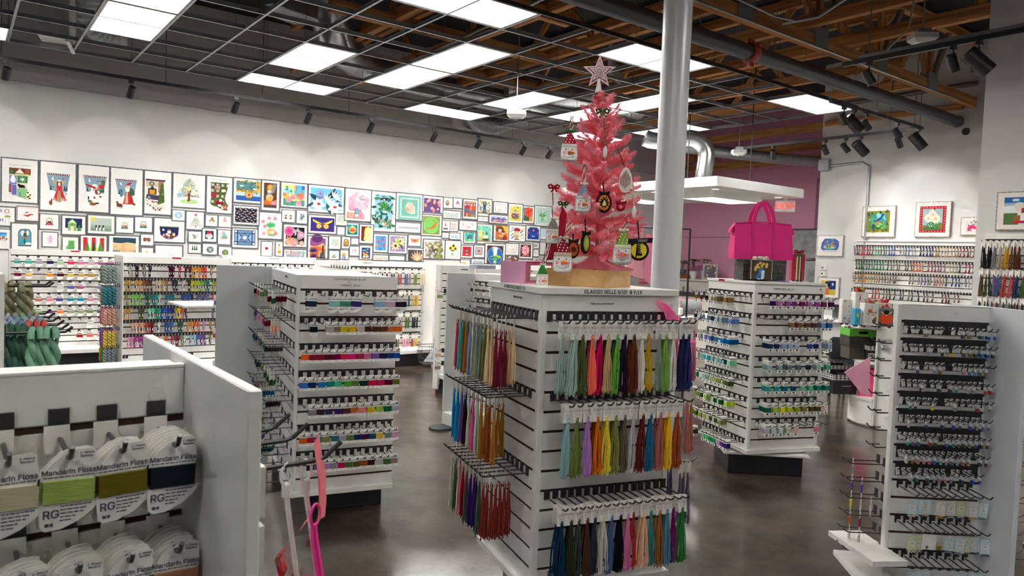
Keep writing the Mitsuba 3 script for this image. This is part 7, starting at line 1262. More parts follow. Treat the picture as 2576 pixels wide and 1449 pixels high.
TF = roundorn(2.150, 2.005, 1.592, .0345, .0345, CAMD, '#221d1f', '#e6cf3a', 'round yellow ornament with a black witch boot and TREAT ribbon', lambda a: (a.poly([(.36, .84), (.56, .88), (.6, .4), (.8, .26), (.92, .34), (.94, .5), (.84, .52), (.82, .42), (.7, .36), (.66, .2), (.4, .2), (.36, .1), (.3, .1)], '#221d1f'), [a.line([(.44, .8 - .13 * i), (.62, .74 - .13 * i)], .03, '#e8d860') for i in range(4)]), (2.152, 2.02, 1.71))
k = [x for x in labels if x.startswith('round_ornament')][-1]
part(k, 'ribbon', shape(MB().plate([(-.046, .0), (.05, .008), (.052, .028), (-.044, .02)], -.012, -.010), mat('#241f22')), TF.translate([0, 0, .024])); part(k, 'ribbon_print', shape(MB().add(*text('TREAT', .009, .001, True)), mat('#d8c4c0')), TF.translate([.012, -.0122, .039]).rotate([0, 1, 0], -4), label='TREAT lettering')
roundorn(1.982, 2.135, 1.612, .017, .036, CAMD + 38, '#1f1c1e', '#8a9a3a', 'narrow green oval ornament turned sideways', lambda a: a.ell(.5, .5, .3, .3, '#b0bc58'), (1.99, 2.15, 1.71))
roundorn(1.947, 2.168, 1.586, .022, .030, CAMD + 20, '#3a2420', '#a8502a', 'dark orange oval ornament low in the tree', lambda a: a.star(.5, .5, .34, .2, 6, '#4a2a20'), (1.955, 2.18, 1.65))
roundorn(2.094, 2.06, 1.762, .012, .012, CAMD, '#8a1a2a', '#b8304a', 'tiny round red ornament right of the oval one', lambda a: a.star(.5, .5, .3, .2, 6, '#e0a0a8'), (2.096, 2.07, 1.79))
k = thing('striped_ornament', 'brown and white striped oval ornament at the right of the tree', 'ornament'); F = FR(2.108, 2.052, 1.868, CAMD - 25)
a_ = np.arange(20) * 2 * math.pi / 20; part(k, 'body', shape(pillow([(.026 * math.cos(t) * (1 - .25 * math.sin(t)), .05 * math.sin(t)) for t in a_], .008), mat('#efe4dc')), F)
for i in range(7): part(k, 'stripe', shape(MB().tube([[-.018 + .006 * i, -.0088, -.036 + .006 * abs(i - 3)], [-.017 + .006 * i, -.0096, .038 - .008 * abs(i - 3)]], .0013, 5), mat('#6a3a34')), F)
cord(k, (2.10, 2.055, 1.92), (2.085, 2.08, 1.99), mat('#7a4a34'), mat('#5a3a2a'))
def drop(label, p, q_, m1, m2, blob=None, bm=None):
    k = thing('corded_ornament', label, 'ornament'); cord(k, p, q_, m1, m2)
    if blob: part(k, 'tassel', shape(MB().lathe([(0, -blob), (.008, -blob * .8), (.010, -blob * .3), (.004, 0), (0, .004)], 10), bm, smooth=50), FR(*q_))
drop('white and gold cord ornament with a white gnome at the right edge of the tree', (2.132, 2.035, 1.86), (2.138, 2.028, 1.765), mat('#c8a85a'), CARD, .05, CARD)
drop('red and white cord ornament at the far left of the tree', (1.884, 2.228, 1.82), (1.882, 2.226, 1.69), mat('#8a1f2c'), CARD, .03, mat('#9a2030'))
drop('brown cord with a small white drop near the top of the tree', (2.05, 2.13, 2.11), (2.055, 2.12, 2.00), mat('#6a4a34'), mat('#8a6a4a'), .05, mat('#e8e0d8'))
drop('striped cord at the lower left of the tree', (1.87, 2.235, 1.66), (1.856, 2.238, 1.50), mat('#6a2a34'), CARD)
k = thing('red_stocking_ornament', 'long dark red stocking ornament at the left of the tree', 'ornament'); put(k, shape(pillow([(-.014, -.06), (.012, -.064), (.016, .03), (-.002, .06), (-.012, .02)], .009), mat('#8f1c2c')), FR(1.914, 2.20, 1.695, CAMD))
k = thing('red_pouch_ornament', 'dark red triangular pouch ornament behind the lower left snowman', 'ornament'); put(k, shape(pillow([(-.022, -.05), (.022, -.046), (.012, .03), (-.002, .05)], .009), mat('#7f1a2a')), FR(1.892, 2.225, 1.59, CAMD))
def bow(label, x, y, z, c1, c2, s=1.0):
    k = thing('ribbon_bow', label, 'bow'); F = FR(x, y, z, CAMD).scale([s] * 3); b = MB()
    for sx in (-1, 1): b.tube([[0, 0, 0], [sx * .012, -.005, .009], [sx * .022, 0, .006], [sx * .018, .004, -.004], [0, 0, 0]], .0042, 6)
    part(k, 'loops', shape(b, mat(c1), smooth=True), F); part(k, 'tails', shape(MB().tube([[0, 0, 0], [-.010, -.004, -.02]], .0035, 5).tube([[0, 0, 0], [.012, -.004, -.018]], .0035, 5), mat(c2)), F); part(k, 'knot', shape(MB().mesh(trimesh.creation.icosphere(1, .0055)), mat('#9a2a34')), F)
bow('green and red plaid bow near the top of the tree', 2.034, 2.122, 2.135, '#3f5a34', '#4a6a3f', 1.15)
bow('dark red ribbon bow at the tip of the tree below the star', 2.105, 2.225, 2.215, '#a8404f', '#b8505a', .8)
bow('dark green bow above the red stocking', 1.912, 2.196, 1.765, '#2f4a2f', '#3a5a3a', .9)
bow('red bow at the left edge of the tree', 1.885, 2.226, 1.83, '#a8202f', '#8f1a28', 1.0)
# pink box with a clear window, beside the wooden box
k = thing('pink_window_box', 'pink cardboard box with a clear window left of the wooden box', 'box'); F = FR(1.872, 2.375, 1.438, 14)
PB = mat('#e3a2bd')
part(k, 'side', shape(MB().cbox(0, .008, 0, .13, 0, .092, .001), mat('#dba0be')), F); part(k, 'back', shape(boxmesh(.008, .20, .122, .13, 0, .092), PB), F); part(k, 'floor', shape(boxmesh(.008, .20, 0, .122, 0, .006), PB), F); part(k, 'lid', shape(boxmesh(.008, .20, 0, .122, .086, .092), mat('#9a4a62')), F)
part(k, 'rim', shape(MB().box(.008, .02, 0, .003, .006, .086).box(.19, .20, 0, .003, .006, .086).box(.02, .19, 0, .003, .006, .014).box(.02, .19, 0, .003, .078, .086), mat('#b86a86')), F); part(k, 'window', mikit.ply((np.array([[.02, .001, .014], [.19, .001, .014], [.19, .001, .078], [.02, .001, .078]]), np.array([[0, 1, 2, 3]])), 'm_clear'), F)
part(k, 'insert', shape(boxmesh(.075, .11, .10, .118, .006, .086), mat('#7a5a48')), F); part(k, 'tissue', shape(boxmesh(.03, .18, .112, .12, .006, .07), mat('#c8a5b0')), F)

# ================================================================ bag and boxes on the right spinner
zt = 1.438
k = thing('woven_basket', 'dark woven basket under the bright pink tote', 'basket'); F = FR(4.795, 3.245, zt, CAMD + 1); b = MB()
weave = lambda p, n, uv: mikit.mix((.016, .014, .013), (.075, .068, .06), mikit.smoothstep(.35, .7, mikit.noise(p.x * 35 + p.y * 35, p.z * 300, 0.0) * .7 + .3 * mikit.noise(p.x * 300 + p.y * 200, p.z * 40, 2.0)))
principled('m_weave', weave, 0.7)
for i in range(13): s = 1 + .0025 * (i % 2); part(k, 'weave_row', shape(boxmesh(-.155 * s, .155 * s, -.105 * s, .105 * s, i * .0122, i * .0122 + .0112), 'm_weave'), F)
part(k, 'liner', shape(boxmesh(-.15, .15, -.10, .10, 0, .157), mat('#1f1b19')), F)
k = thing('pink_tote_bag', 'bright pink canvas tote with arched handles on the woven basket', 'handbag'); HP = mat('#d81f78', .75); HP2 = mat('#c9186c', .75); F = FR(4.80, 3.25, zt + .160, CAMD + 1)
w, d, h = .215, .075, .265
body = trimesh.convex.convex_hull(np.array([[sx * a, sy * b_, z] for sx in (-1, 1) for sy in (-1, 1) for a, b_, z in ((w * 1.0, d, 0.0), (w * 1.01, d * 1.02, .05), (w * .98, d * .8, .2), (w * .95, d * .55, h))]))
part(k, 'body', shape(MB().mesh(body), HP), F)
part(k, 'flap', shape(MB().tube([[-w * .95, -d * .55, h - .004], [-.1, -d * .6, h + .006], [0, -d * .6, h + .009], [.1, -d * .6, h + .006], [w * .95, -d * .55, h - .004]], .006, 6), HP2, smooth=40), F)
for sx in (-1, 1):
    part(k, 'gusset', shape(MB().plate([(sx * w * .93, h - .005), (sx * w * 1.08, h - .04), (sx * w * 1.12, h - .075), (sx * w * 1.03, h - .07)], -.03, .03), HP), F); part(k, 'tab', shape(MB().cbox(sx * .155 - .024, sx * .155 + .024, -d * .72 - .005, -d * .62, .19, .207, .004), HP2), F); part(k, 'corner_seam', shape(MB().tube([[sx * w * 1.0, -d, .003], [sx * w * 1.0, -d * 1.0, .06], [sx * w * .96, -d * .57, h]], .004, 6), HP2), F)
def strap(pts, wid, m):
    pts = np.asarray(pts, float); t = np.gradient(pts, axis=0); n_ = np.stack([-t[:, 2], np.zeros(len(t)), t[:, 0]], 1); n_ /= np.linalg.norm(n_, axis=1, keepdims=True); b = MB()
    for i in range(len(pts) - 1):
        q8 = [pts[j] + s * n_[j] * wid / 2 + np.array([0, o, 0]) for j in (i, i + 1) for s in (-1, 1) for o in (-.003, .003)]; b.mesh(trimesh.convex.convex_hull(np.array(q8)))
    return shape(b, m)
for y0, nm in ((-1, 'front_strap'), (1, 'back_strap')):
    arc = [[-.075, y0 * d, .0], [-.075, y0 * d * .8, .19], [-.075, y0 * d * .6, h + .01]] + [[-.075 + .15 * t, y0 * d * .55, h + .01 + .145 * math.sin(math.pi * (t * .9 + .05)) ** .8] for t in np.linspace(.08, .92, 13)] + [[.08, y0 * d * .6, h + .005], [.08, y0 * d * .8, .19], [.08, y0 * d, .0]]
    part(k, 'strap', strap([[x, y - .004 * (1 if y0 < 0 else -1), z] for x, y, z in arc], .027, HP2), F)
part(k, 'clasp', shape(MB().mesh(trimesh.creation.icosphere(2, .006)), STEEL, smooth=True), F.translate([.03, -d * .6 - .004, h + .008]))
k = thing('bird_box', 'brown box with a painted blue bird and yellow flowers', 'box'); F = FR(4.66, 3.135, zt + .012, CAMD)
part(k, 'box', shape(MB().cbox(-.075, .075, 0, .10, 0, .142, .004), mat('#3a2a22', .6)), F)
ar = Art(.15, .142); ar.poly([(.3, .0), (.62, .02), (.66, .3), (.56, .44), (.42, .42)], '#e6ecef'); ar.poly([(.2, .1), (.5, .02), (.52, .3), (.42, .42), (.34, .3)], '#3f78b8'); ar.ell(.5, .44, .16, .1, '#3f78b8'); ar.ell(.58, .4, .09, .07, '#e8eef2'); ar.poly([(.34, .5), (.56, .56), (.42, .6)], '#3f78b8'); [ar.line([(.22 + .04 * i, .06 + .05 * i), (.46, .1 + .05 * i)], .02, '#1f3f6a') for i in range(4)]
ar.poly([(.36, .55), (.62, .55), (.58, .62), (.4, .62)], '#8a7a5a'); [ar.flower(x, y, .07, 7, '#e8c24a', '#c89428', '#f0d880') for x, y in ((.2, .5), (.22, .62), (.3, .74), (.42, .84), (.58, .8), (.74, .78), (.72, .66), (.34, .62), (.5, .7))]
part(k, 'picture', ar.get(), F.translate([-.075, -.001, 0]))
for x in (-.076, .076): part(k, 'rope_trim', shape(MB().tube([[x + .0012 * math.sin(i * 1.6), -.002 + .0012 * math.cos(i * 1.6), .142 * i / 20] for i in range(21)], .0026, 5), mat('#d8cfc0')), F)
part(k, 'rope_trim', shape(MB().tube([[-.076 + .152 * i / 20, -.002 + .0012 * math.cos(i * 1.6), .142 + .0012 * math.sin(i * 1.6)] for i in range(21)], .0026, 5), mat('#d8cfc0')), F)
for x in (-.05, .05): part(k, 'foot', shape(MB().mesh(trimesh.creation.icosphere(2, .010)), BLACK, smooth=True), F.translate([x, .02, -.003]))
k2 = thing('tissue_tuft', 'cream ruffled ribbon on the bird box', 'ribbon'); qq = np.random.default_rng(5)
for i in range(9): part(k2, 'loop', shape(MB().mesh(trimesh.creation.icosphere(2, .014).apply_scale([1.1, .6, .8])), mat(('#efe8da', '#e6dcc8', '#d8c8a0')[i % 3]), smooth=True), F.translate([-.05 + .0125 * i, .02 + .01 * (i % 3), .152 + .007 * (i % 2)]).rotate([0, 1, 0], float(qq.uniform(-40, 40))))
k = thing('striped_box', 'tall red and green striped stand-up with a bow beside the tote', 'box'); F = FR(5.13, 3.13, zt + .012, CAMD - 4)
part(k, 'box', shape(MB().cbox(-.048, .048, 0, .06, 0, .20, .003), mat('#8f1a2c', .7)), F)
for x0, x1, c_ in ((-.016, -.008, '#efe8dc'), (-.006, .006, '#3f6a34'), (.008, .014, '#efe8dc'), (-.024, -.020, '#c8504f'), (.020, .024, '#2a2a24')): part(k, 'stripe', shape(boxmesh(x0, x1, -.001, .002, .002, .198), mat(c_)), F)
part(k, 'rope_trim', shape(MB().tube([[.050 + .001 * math.sin(i * 1.6), -.001 + .001 * math.cos(i * 1.6), .2 * i / 26] for i in range(27)], .0024, 5), mat('#e0d8cc')), F)
for x in (-.03, 0, .03): part(k, 'foot', shape(MB().mesh(trimesh.creation.icosphere(2, .011)), mat('#1c1a14', .4), smooth=True), F.translate([x, .012, -.001]))
bow('red and green bow on the tall striped stand-up', 5.125, 3.13, zt + .225, '#9a2030', '#3f5a34', 1.6)
k = thing('purple_folder', 'flat purple notebook on the right spinner', 'notebook'); put(k, shape(MB().cbox(-.04, .04, -.03, .03, 0, .008, .001), mat('#7a5a9a')), FR(4.83, 3.06, zt, 10))
# ================================================================ bead rack at the right
c = np.array([3.216, 1.47]); TH = -39.0
u = np.array([math.cos(math.radians(TH)), math.sin(math.radians(TH))]); v = np.array([-u[1], u[0]])
bd = thing('bead_rack', 'white bead rack at the right edge with black hook rails and a plain wing panel', 'display rack')
BW, z0, zt = .372, 1.342, 1.408
BD = Face(bd, *c, TH, BW, z0, 16, zt, 'front')
part(bd, 'left_post', shape(MB().cbox(-.016, .001, -.004, .03, .05, zt + .002, .002), WHITE), FR(*c, 0, TH))
part(bd, 'core', shape(MB().box(0, BW, .018, .03, .05, zt - .001), WHITE), FR(*c, 0, TH)); part(bd, 'top_edge', shape(MB().cbox(-.016, BW, -.002, .03, zt, zt + .003, .001), WHITE), FR(*c, 0, TH))
part(bd, 'wing_panel', shape(MB().cbox(BW, BW + .02, -.232, .30, .05, zt + .004, .002), mat('#dfe3e8', .4)), FR(*c, 0, TH), label='plain white wing panel')
part(bd, 'plug', shape(MB().lathe([(.0065, 0), (.0065, .0015), (0, .0015)], 16), mat('#d6d6d3', .35)), FR(*c, 0, TH).translate([.232, -.0005, 1.378]).rotate([1, 0, 0], 90))
for i, (y, z, a) in enumerate(((-.05, .35, 8), (-.02, .25, -4))): part(bd, 'base_board', shape(MB().plate([(-.155, .0), (.0, .0), (.0, -.022), (-.155, -.022)], -.14 + .06 * i, .2), WHITE), FR(*c, z, TH + a))
part(bd, 'foot', shape(MB().box(-.05, .35, -.1, .25, 0, .05), BLACK), FR(*c, 0, TH))
rail = shape(MB().box(.012, BW - .012, -.005, .001, -.058, .002), mat('#131315', .45))
for k in range(9): part(bd, 'hook_rail', rail, FR(*c, z0 - k * P, TH), label='black hook rail')
VIALG = shape(MB().lathe([(.0, -.0305), (.0056, -.0305), (.0056, -.014), (.0, -.014)], 10), 'm_clear', smooth=40); VCAP = shape(MB().lathe([(0, -.014), (.0058, -.014), (.0058, -.005), (.0, -.005)], 10).box(-.004, .004, -.0006, .0006, -.006, .006), mat('#dcdee0', .25), smooth=40)
VB = shape(MB().lathe([(0, -.030), (.0051, -.030), (.0051, -.0175), (0, -.0172)], 9), CARD, smooth=40)
BT = shape(MB().plate([(-.0085, -.026), (.0085, -.026), (.0085, .006), (-.0085, .006)], -.0006, 0).box(-.004, .003, -.001, -.0004, -.012, -.010).box(-.003, .005, -.001, -.0004, -.018, -.0165), TAG)
def vial(h, at, label):
    k = thing('bead_vial', label, 'bead vial', 'bead vials on the bead rack'); part(k, 'cap', VCAP, at); part(k, 'beads', VB, at, mat(h)); part(k, 'glass', VIALG, at)
BR_ = ['t t 9a6a3a,3a3a4a t t t t . 4a3f48,3a3038 7a8a2a,8a9a3a t 2a6a58,1f5a4a,2f6a58 2a5ab0,2a60b8 2a5ac0', 't t t a8b0b8,b5bcc4 t 2a2a30 b8a82a d8c82a . 5a4a58,6a5a68 6a6048,a8a03a 2a5a50,24483f 3a7ab0,2a4a7a 2a4a9a,2a3f8a 2f3f4a,3a4f48', 't 3a3f8a t . 8a8f98,9a9fa8 8a6a4a,9a7a5a t t . d8507a 4a7ab5 5a90c8 3a7a4a,4a8a58 8a5a48,a5705a t',
       't t a8908a,3a3a3e t t 4a4a5a,3a3f4a t 5a3f48,4a3038 2a8a72 t a0b0c0 8a9aa8,a89a90 t c82a3f c0283a,8a3a4a', '2a8a80 4a3f40 t t d8cf2a t t . 8a9090,a8a8a0 t t t b0405a,a83a52 t 7a8068', 'c8c0b8 t t 4a4590 t t 2a5a70,2a6a7a t 4a3fa0,5a4fb0 4a3f48 t 5a4aa8,6a58b8 8a9070,7a8060 6a60a8 6a68a8',
       '2f9a90 4a5a7a,5a6a8a 2a6a80,2f7a8a t a83a50,c04a60 2f5a4a,3a6a58 t 2f7a80 3a8a88 6a6a50 6a4a58,5a3f48 8a8a5a,7a7a50 3a4ab0 4a3a3a,3a3030 5a3f3f', 'd8d4cc,e0dcd4 8a6a50 c08a70,d09a80,c8907a d8909a e0607a 3a60b0,4a70c0 8ab0a8 8a98a5 6a7a88,7a8a98 8fa5b0 a06a50,b07a58 c88a68,b8805f t 5a4a58,4a3f50 6a3a34',
       't c8ccc0,b8c0b0 2a7a58,2f6a4f . 4a4a5a,5a5a68 8a8f98 a88080,b08a88 c8a098 8a9098 . 3a4060,2f3558 t 2a4ab0,3a58c0 2f4ac0 .']
BHOOK = shape(MB().tube([[0, 0, 0], [0, -.085, -.001], [0, -.092, .003], [0, -.104, .014]], .0022, 6), HOOK)
for i, r in enumerate(BR_):
    row = r.split()
    for j, e in enumerate(row):
        u_ = .02 + (BW - .045) * j / (len(row) - 1)
        if e == '.': continue
        part(bd, 'hook', BHOOK, BD.at(u_, i))
        part(bd, 'price_ticket', BT, BD.at(u_ + rnd.uniform(-.003, .003), i, .008, 0, rnd.uniform(-22, 22)))
        if e == 't': continue
        for q, h in enumerate(e.split(',')): vial(h, BD.at(u_ + .0015 * q, i, .078 - .013 * q, -.004, rnd.uniform(-4, 4)), '%s bead vial, %s hook, %s row, bead rack%s' % (cname(h), ORD[j], ORD[i], ('', ', behind', ', third')[q]))
PCARD = MB().plate([(-.021, -.088), (.021, -.088), (.021, -.026), (-.021, -.026)], -.0008, 0); PCARD = shape(PCARD, CARD)
ln = MB()
for x in np.linspace(-.017, .017, 6): ln.box(x - .0007, x + .0007, -.0013, -.0007, -.084, -.030)
for z in (-.034, -.040, -.046, -.074, -.082): ln.box(-.018, .018, -.0013, -.0007, z - .0006, z + .0006)
for x0, x1, z0_, z1_ in ((-.021, -.019, -.088, -.026), (.019, .021, -.088, -.026), (-.021, .021, -.028, -.026), (-.021, .021, -.088, -.086)): ln.box(x0, x1, -.0014, -.0007, z0_, z1_)
PLINE = shape(ln, CARD); PTEXT = shape(MB().box(-.010, .010, -.0016, -.0012, -.062, -.056).box(-.006, .006, -.0016, -.0012, -.066, -.0645), CARD); PINKT = shape(MB().box(-.007, .007, -.002, -.0015, -.0605, -.0595).box(-.005, .005, -.002, -.0015, -.058, -.0572), INK)
PFILM = mikit.ply((np.array([[-.025, -.003, -.103], [.025, -.003, -.103], [.025, -.003, .004], [-.025, -.003, .004]]), np.array([[0, 1, 2, 3]])), 'm_clear')
def packet(at, line, beads, label, nb=5):
    k = thing('charm_packet', label, 'packet', 'charm packets on the bead rack'); part(k, 'card', PCARD, at); part(k, 'lattice', PLINE, at, mat(line)); part(k, 'label', PTEXT, at); part(k, 'print', PINKT, at); part(k, 'film', PFILM, at)
    for i in range(nb): part(k, 'charm', shape(MB().mesh(trimesh.creation.icosphere(1, .0036)), mat(beads, .25, .6), smooth=True), at.translate([-.012 + .006 * i, -.0015, -.0945 + .002 * (i % 2)]))
PBL, PGR, PGY = '#9fc0cc', '#b0c070', '#b8b8ac'
for k_, row, nm in ((9, [(.05, PBL, 'c8ccd0'), (.075, PBL, 'c8ccd0'), (.11, PBL, 'd0b8a0'), (.165, PGY, 'd8a82a'), (.205, PGY, 'b8bcc0'), (.25, PGR, 'c8ccd0'), (.30, PGY, 'd8b050'), (.345, PBL, '2a7a70')], 'upper'), (11, [(.045, PGR, 'e0dccf'), (.085, PGR, 'b8bcc0'), (.215, PBL, '8a9098'), (.255, PBL, '8a9098'), (.285, PGR, '5a5a5a'), (.315, PBL, '4a4a50'), (.35, PBL, '4a4a50')], 'middle'), (13, [(.06, PBL, '8a9098'), (.09, PBL, '8a9098'), (.125, PBL, '4a4a50'), (.24, PBL, '8a9098'), (.265, PBL, '4a4a50'), (.33, PBL, '8a9098'), (.352, PBL, 'b8bcc0')], 'bottom')):
    for j in range(9):
        u_ = .035 + .037 * j; part(bd, 'hook', HOOKS[.15, .0026] if (.15, .0026) in HOOKS else BHOOK, BD.at(u_, k_)); part(bd, 'price_ticket', TICKET, BD.at(u_ + .006, k_, .006, 0, rnd.uniform(-10, 10)))
    for j, (x, l, b_) in enumerate(row):
        packet(BD.at(x, k_, .10 - .008 * (j % 3), -.004, rnd.uniform(-5, 9), rnd.uniform(-8, 8)), l, '#' + b_, '%s lattice charm packet, %s of the %s packet row, bead rack' % ({PBL: 'pale blue', PGR: 'lime green', PGY: 'grey'}[l], ORD[j], nm))
k = thing('gold_star_packet', 'white packet with a gold snowflake and a gold heap beside it on the bead rack', 'packet'); at = BD.at(.125, 11, .10, 0, 3); part(k, 'card', shape(MB().plate([(-.03, -.085), (.028, -.085), (.028, -.02), (-.03, -.02)], -.0008, 0), CARD), at); part(k, 'snowflake', shape(MB().plate(starpoly(.009, .003, 8), -.002, -.0008), mat('#7a5a2a', .3, .6)), at.translate([-.008, 0, -.075])); part(k, 'sequins', shape(MB().mesh(trimesh.creation.icosphere(2, .013).apply_scale([1, .3, .9])), mat('#a88a3a', .3, .7)), at.translate([.045, .004, -.072]))
LF = Face.__new__(Face); LF.rack, LF.w, LF.z0 = bd, .3, z0; LF.F = FR(*(c - .012 * u + .20 * v), 0, TH - 90)
LHK = shape(MB().tube([[0, 0, 0], [0, -.045, -.001], [0, -.052, .004], [0, -.062, .016]], .0030, 6), HOOK)
for i in range(14):
    for x in (.10, .16): part(bd, 'side_hook', LHK if i < 8 else HOOKS[.15, .0026], LF.at(x, i))
    if i in (8, 9, 10, 11, 12):
        for q, h in enumerate([('8a8a90',), ('5a4a7a', '4a4f8a'), ('d8c83a', 'c8c8c8', 'b8b8b8'), ('d8603a', '7a2a4a'), ('c8c8c8', 'b0b0b0')][i - 8]):
            card('needle_card', 'bobbin', h, LF.at(.10 + .03 * q, i, .11 - .03 * q, -.004, 0, -30), '%s thread card %s, left side of bead rack, %s hook down' % (cname(h), NUM[q + 1], ORD[i]))
WF = Face.__new__(Face); WF.rack, WF.w, WF.z0 = bd, .5, z0; WF.F = FR(*(c + (BW + .02) * u - .232 * v), 0, TH + 90)
for i in range(13):
    for j in range(3):
        part(bd, 'side_hook', BHOOK, WF.at(.06 + .06 * j, i))
        h = ['b0405a', '3a3f8a', '2a8a7a', '9a9a98', '4a4a5a', 'c8c8c4'][(i * 2 + j) % 6]
        if (i + j) % 3: vial(h, WF.at(.06 + .06 * j, i, .07), '%s bead vial outside the bead rack wing, %s row, %s hook' % (cname(h), ORD[i], ORD[j]))
k = thing('pink_pouch', 'clear pink plastic sheet hanging at the left edge of the bead rack', 'pouch'); put(k, shape(MB().plate([(-.10, 0), (.02, .075), (.03, -.11), (-.01, -.10)], -.001, .001), mat('#f0a5bd', .2)), FR(*(c - .03 * u + .24 * v), 1.075, TH + 6))

# ================================================================ quarter round display behind it
qd = thing('quarter_round_display', 'white quarter round display with open curved shelves', 'display unit'); CX, CY, RR = 7.56, 3.50, .40
def sector(r, z0, z1, r0=0.0):
    a = np.linspace(math.pi, math.pi / 2, 17); pts = [(CX + r * math.cos(t), CY + r * math.sin(t)) for t in a] + ([(CX, CY)] if not r0 else [(CX + r0 * math.cos(t), CY + r0 * math.sin(t)) for t in a[::-1]])
    m = trimesh.creation.extrude_polygon(Polygon(pts), z1 - z0, engine='earcut'); m.apply_translation([0, 0, z0]); return shape(m, WHITE, smooth=40)
part(qd, 'base', sector(RR, .02, .26)); part(qd, 'base_top', sector(RR + .012, .26, .285)); part(qd, 'shelf', sector(RR - .01, .62, .64)); part(qd, 'top', sector(RR + .02, .965, .995))
part(qd, 'board', shape(MB().cbox(CX - RR, CX, CY - .02, CY, .02, .965, .003), WHITE)); part(qd, 'back_board', shape(MB().cbox(CX - .02, CX, CY, CY + RR, .02, .965, .003), WHITE)); part(qd, 'plinth', sector(RR - .03, 0, .02))
cb = thing('quilted_cabinet', 'white cabinet with a diamond quilted front and a chrome knob', 'cabinet'); put(cb + '__body', shape(MB().cbox(7.19, 7.75, 2.80, 3.478, 0, .875, .004), WHITE)); part(cb, 'top', shape(MB().cbox(7.17, 7.77, 2.78, 3.479, .875, .90, .004), WHITE))
for i in range(6):
    for j in range(3):
        y_, z_ = 3.40 - .19 * j - .095 * (i % 2), .80 - .135 * i
        b = MB(); hw, hh, e = .088, .125, .006; b.add([[7.19, y_ + hw, z_], [7.19, y_, z_ + hh], [7.19, y_ - hw, z_], [7.19, y_, z_ - hh], [7.19 - e, y_ + hw * .84, z_], [7.19 - e, y_, z_ + hh * .84], [7.19 - e, y_ - hw * .84, z_], [7.19 - e, y_, z_ - hh * .84]], [[4, 5, 6, 7], [0, 1, 5, 4], [1, 2, 6, 5], [2, 3, 7, 6], [3, 0, 4, 7]])
        if z_ - hh > -.01 and y_ + hw < 3.48 and y_ - hw > 2.79 and z_ + hh < .94: part(cb, 'diamond_panel', shape(b, mat('#dcdcda', .45)))
part(cb, 'knob', shape(MB().mesh(trimesh.creation.icosphere(2, .03)), STEEL, smooth=True), FR(7.165, 3.42, .80))
k = thing('black_case', 'black case lying on the quilted cabinet', 'case'); put(k, shape(MB().cbox(-.16, .16, -.08, .08, 0, .06, .02), mat('#1a1a1c', .5)), FR(7.42, 3.2, .90, 30))
def bin_(kind, label, x, y, z, w, d, h, deg, m, taper=.88, parts=()):
    k = thing(kind, label, 'basket'); F = FR(x, y, z, deg); t = taper; T_ = .008
    o = np.array([[sx * w / 2 * s, sy * d / 2 * s, zz] for s, zz in ((t, 0), (1, h)) for sx, sy in ((-1, -1), (1, -1), (1, 1), (-1, 1))]); i_ = np.array([[sx * (w / 2 * s - T_), sy * (d / 2 * s - T_), zz] for s, zz in ((t, T_), (1, h)) for sx, sy in ((-1, -1), (1, -1), (1, 1), (-1, 1))])
    V = np.vstack([o, i_]); F_ = [[3, 2, 1, 0]] + [[j, (j + 1) % 4, 4 + (j + 1) % 4, 4 + j] for j in range(4)] + [[8, 9, 10, 11]] + [[8 + (j + 1) % 4, 8 + j, 12 + j, 12 + (j + 1) % 4] for j in range(4)] + [[4 + j, 4 + (j + 1) % 4, 12 + (j + 1) % 4, 12 + j] for j in range(4)]
    part(k, 'body', mikit.ply((V, np.array(F_)), m), F); return k, F
k, F = bin_('pink_bin', 'hot pink bin with a slot handle on the lowest curved shelf', 7.34, 3.62, .285, .24, .2, .27, CAMD - 18, mat('#ee3f86', .5), .84)
part(k, 'handle_slot', shape(MB().plate(rrect(-.05, .185, .05, .215, .014), -.002, .002), mat('#3a0f20', .6)), F.translate([0, -.0968, 0]).rotate([1, 0, 0], -3.4)); part(k, 'liner', shape(boxmesh(-.10, .10, -.085, .085, .20, .21), mat('#3f2f20')), F)
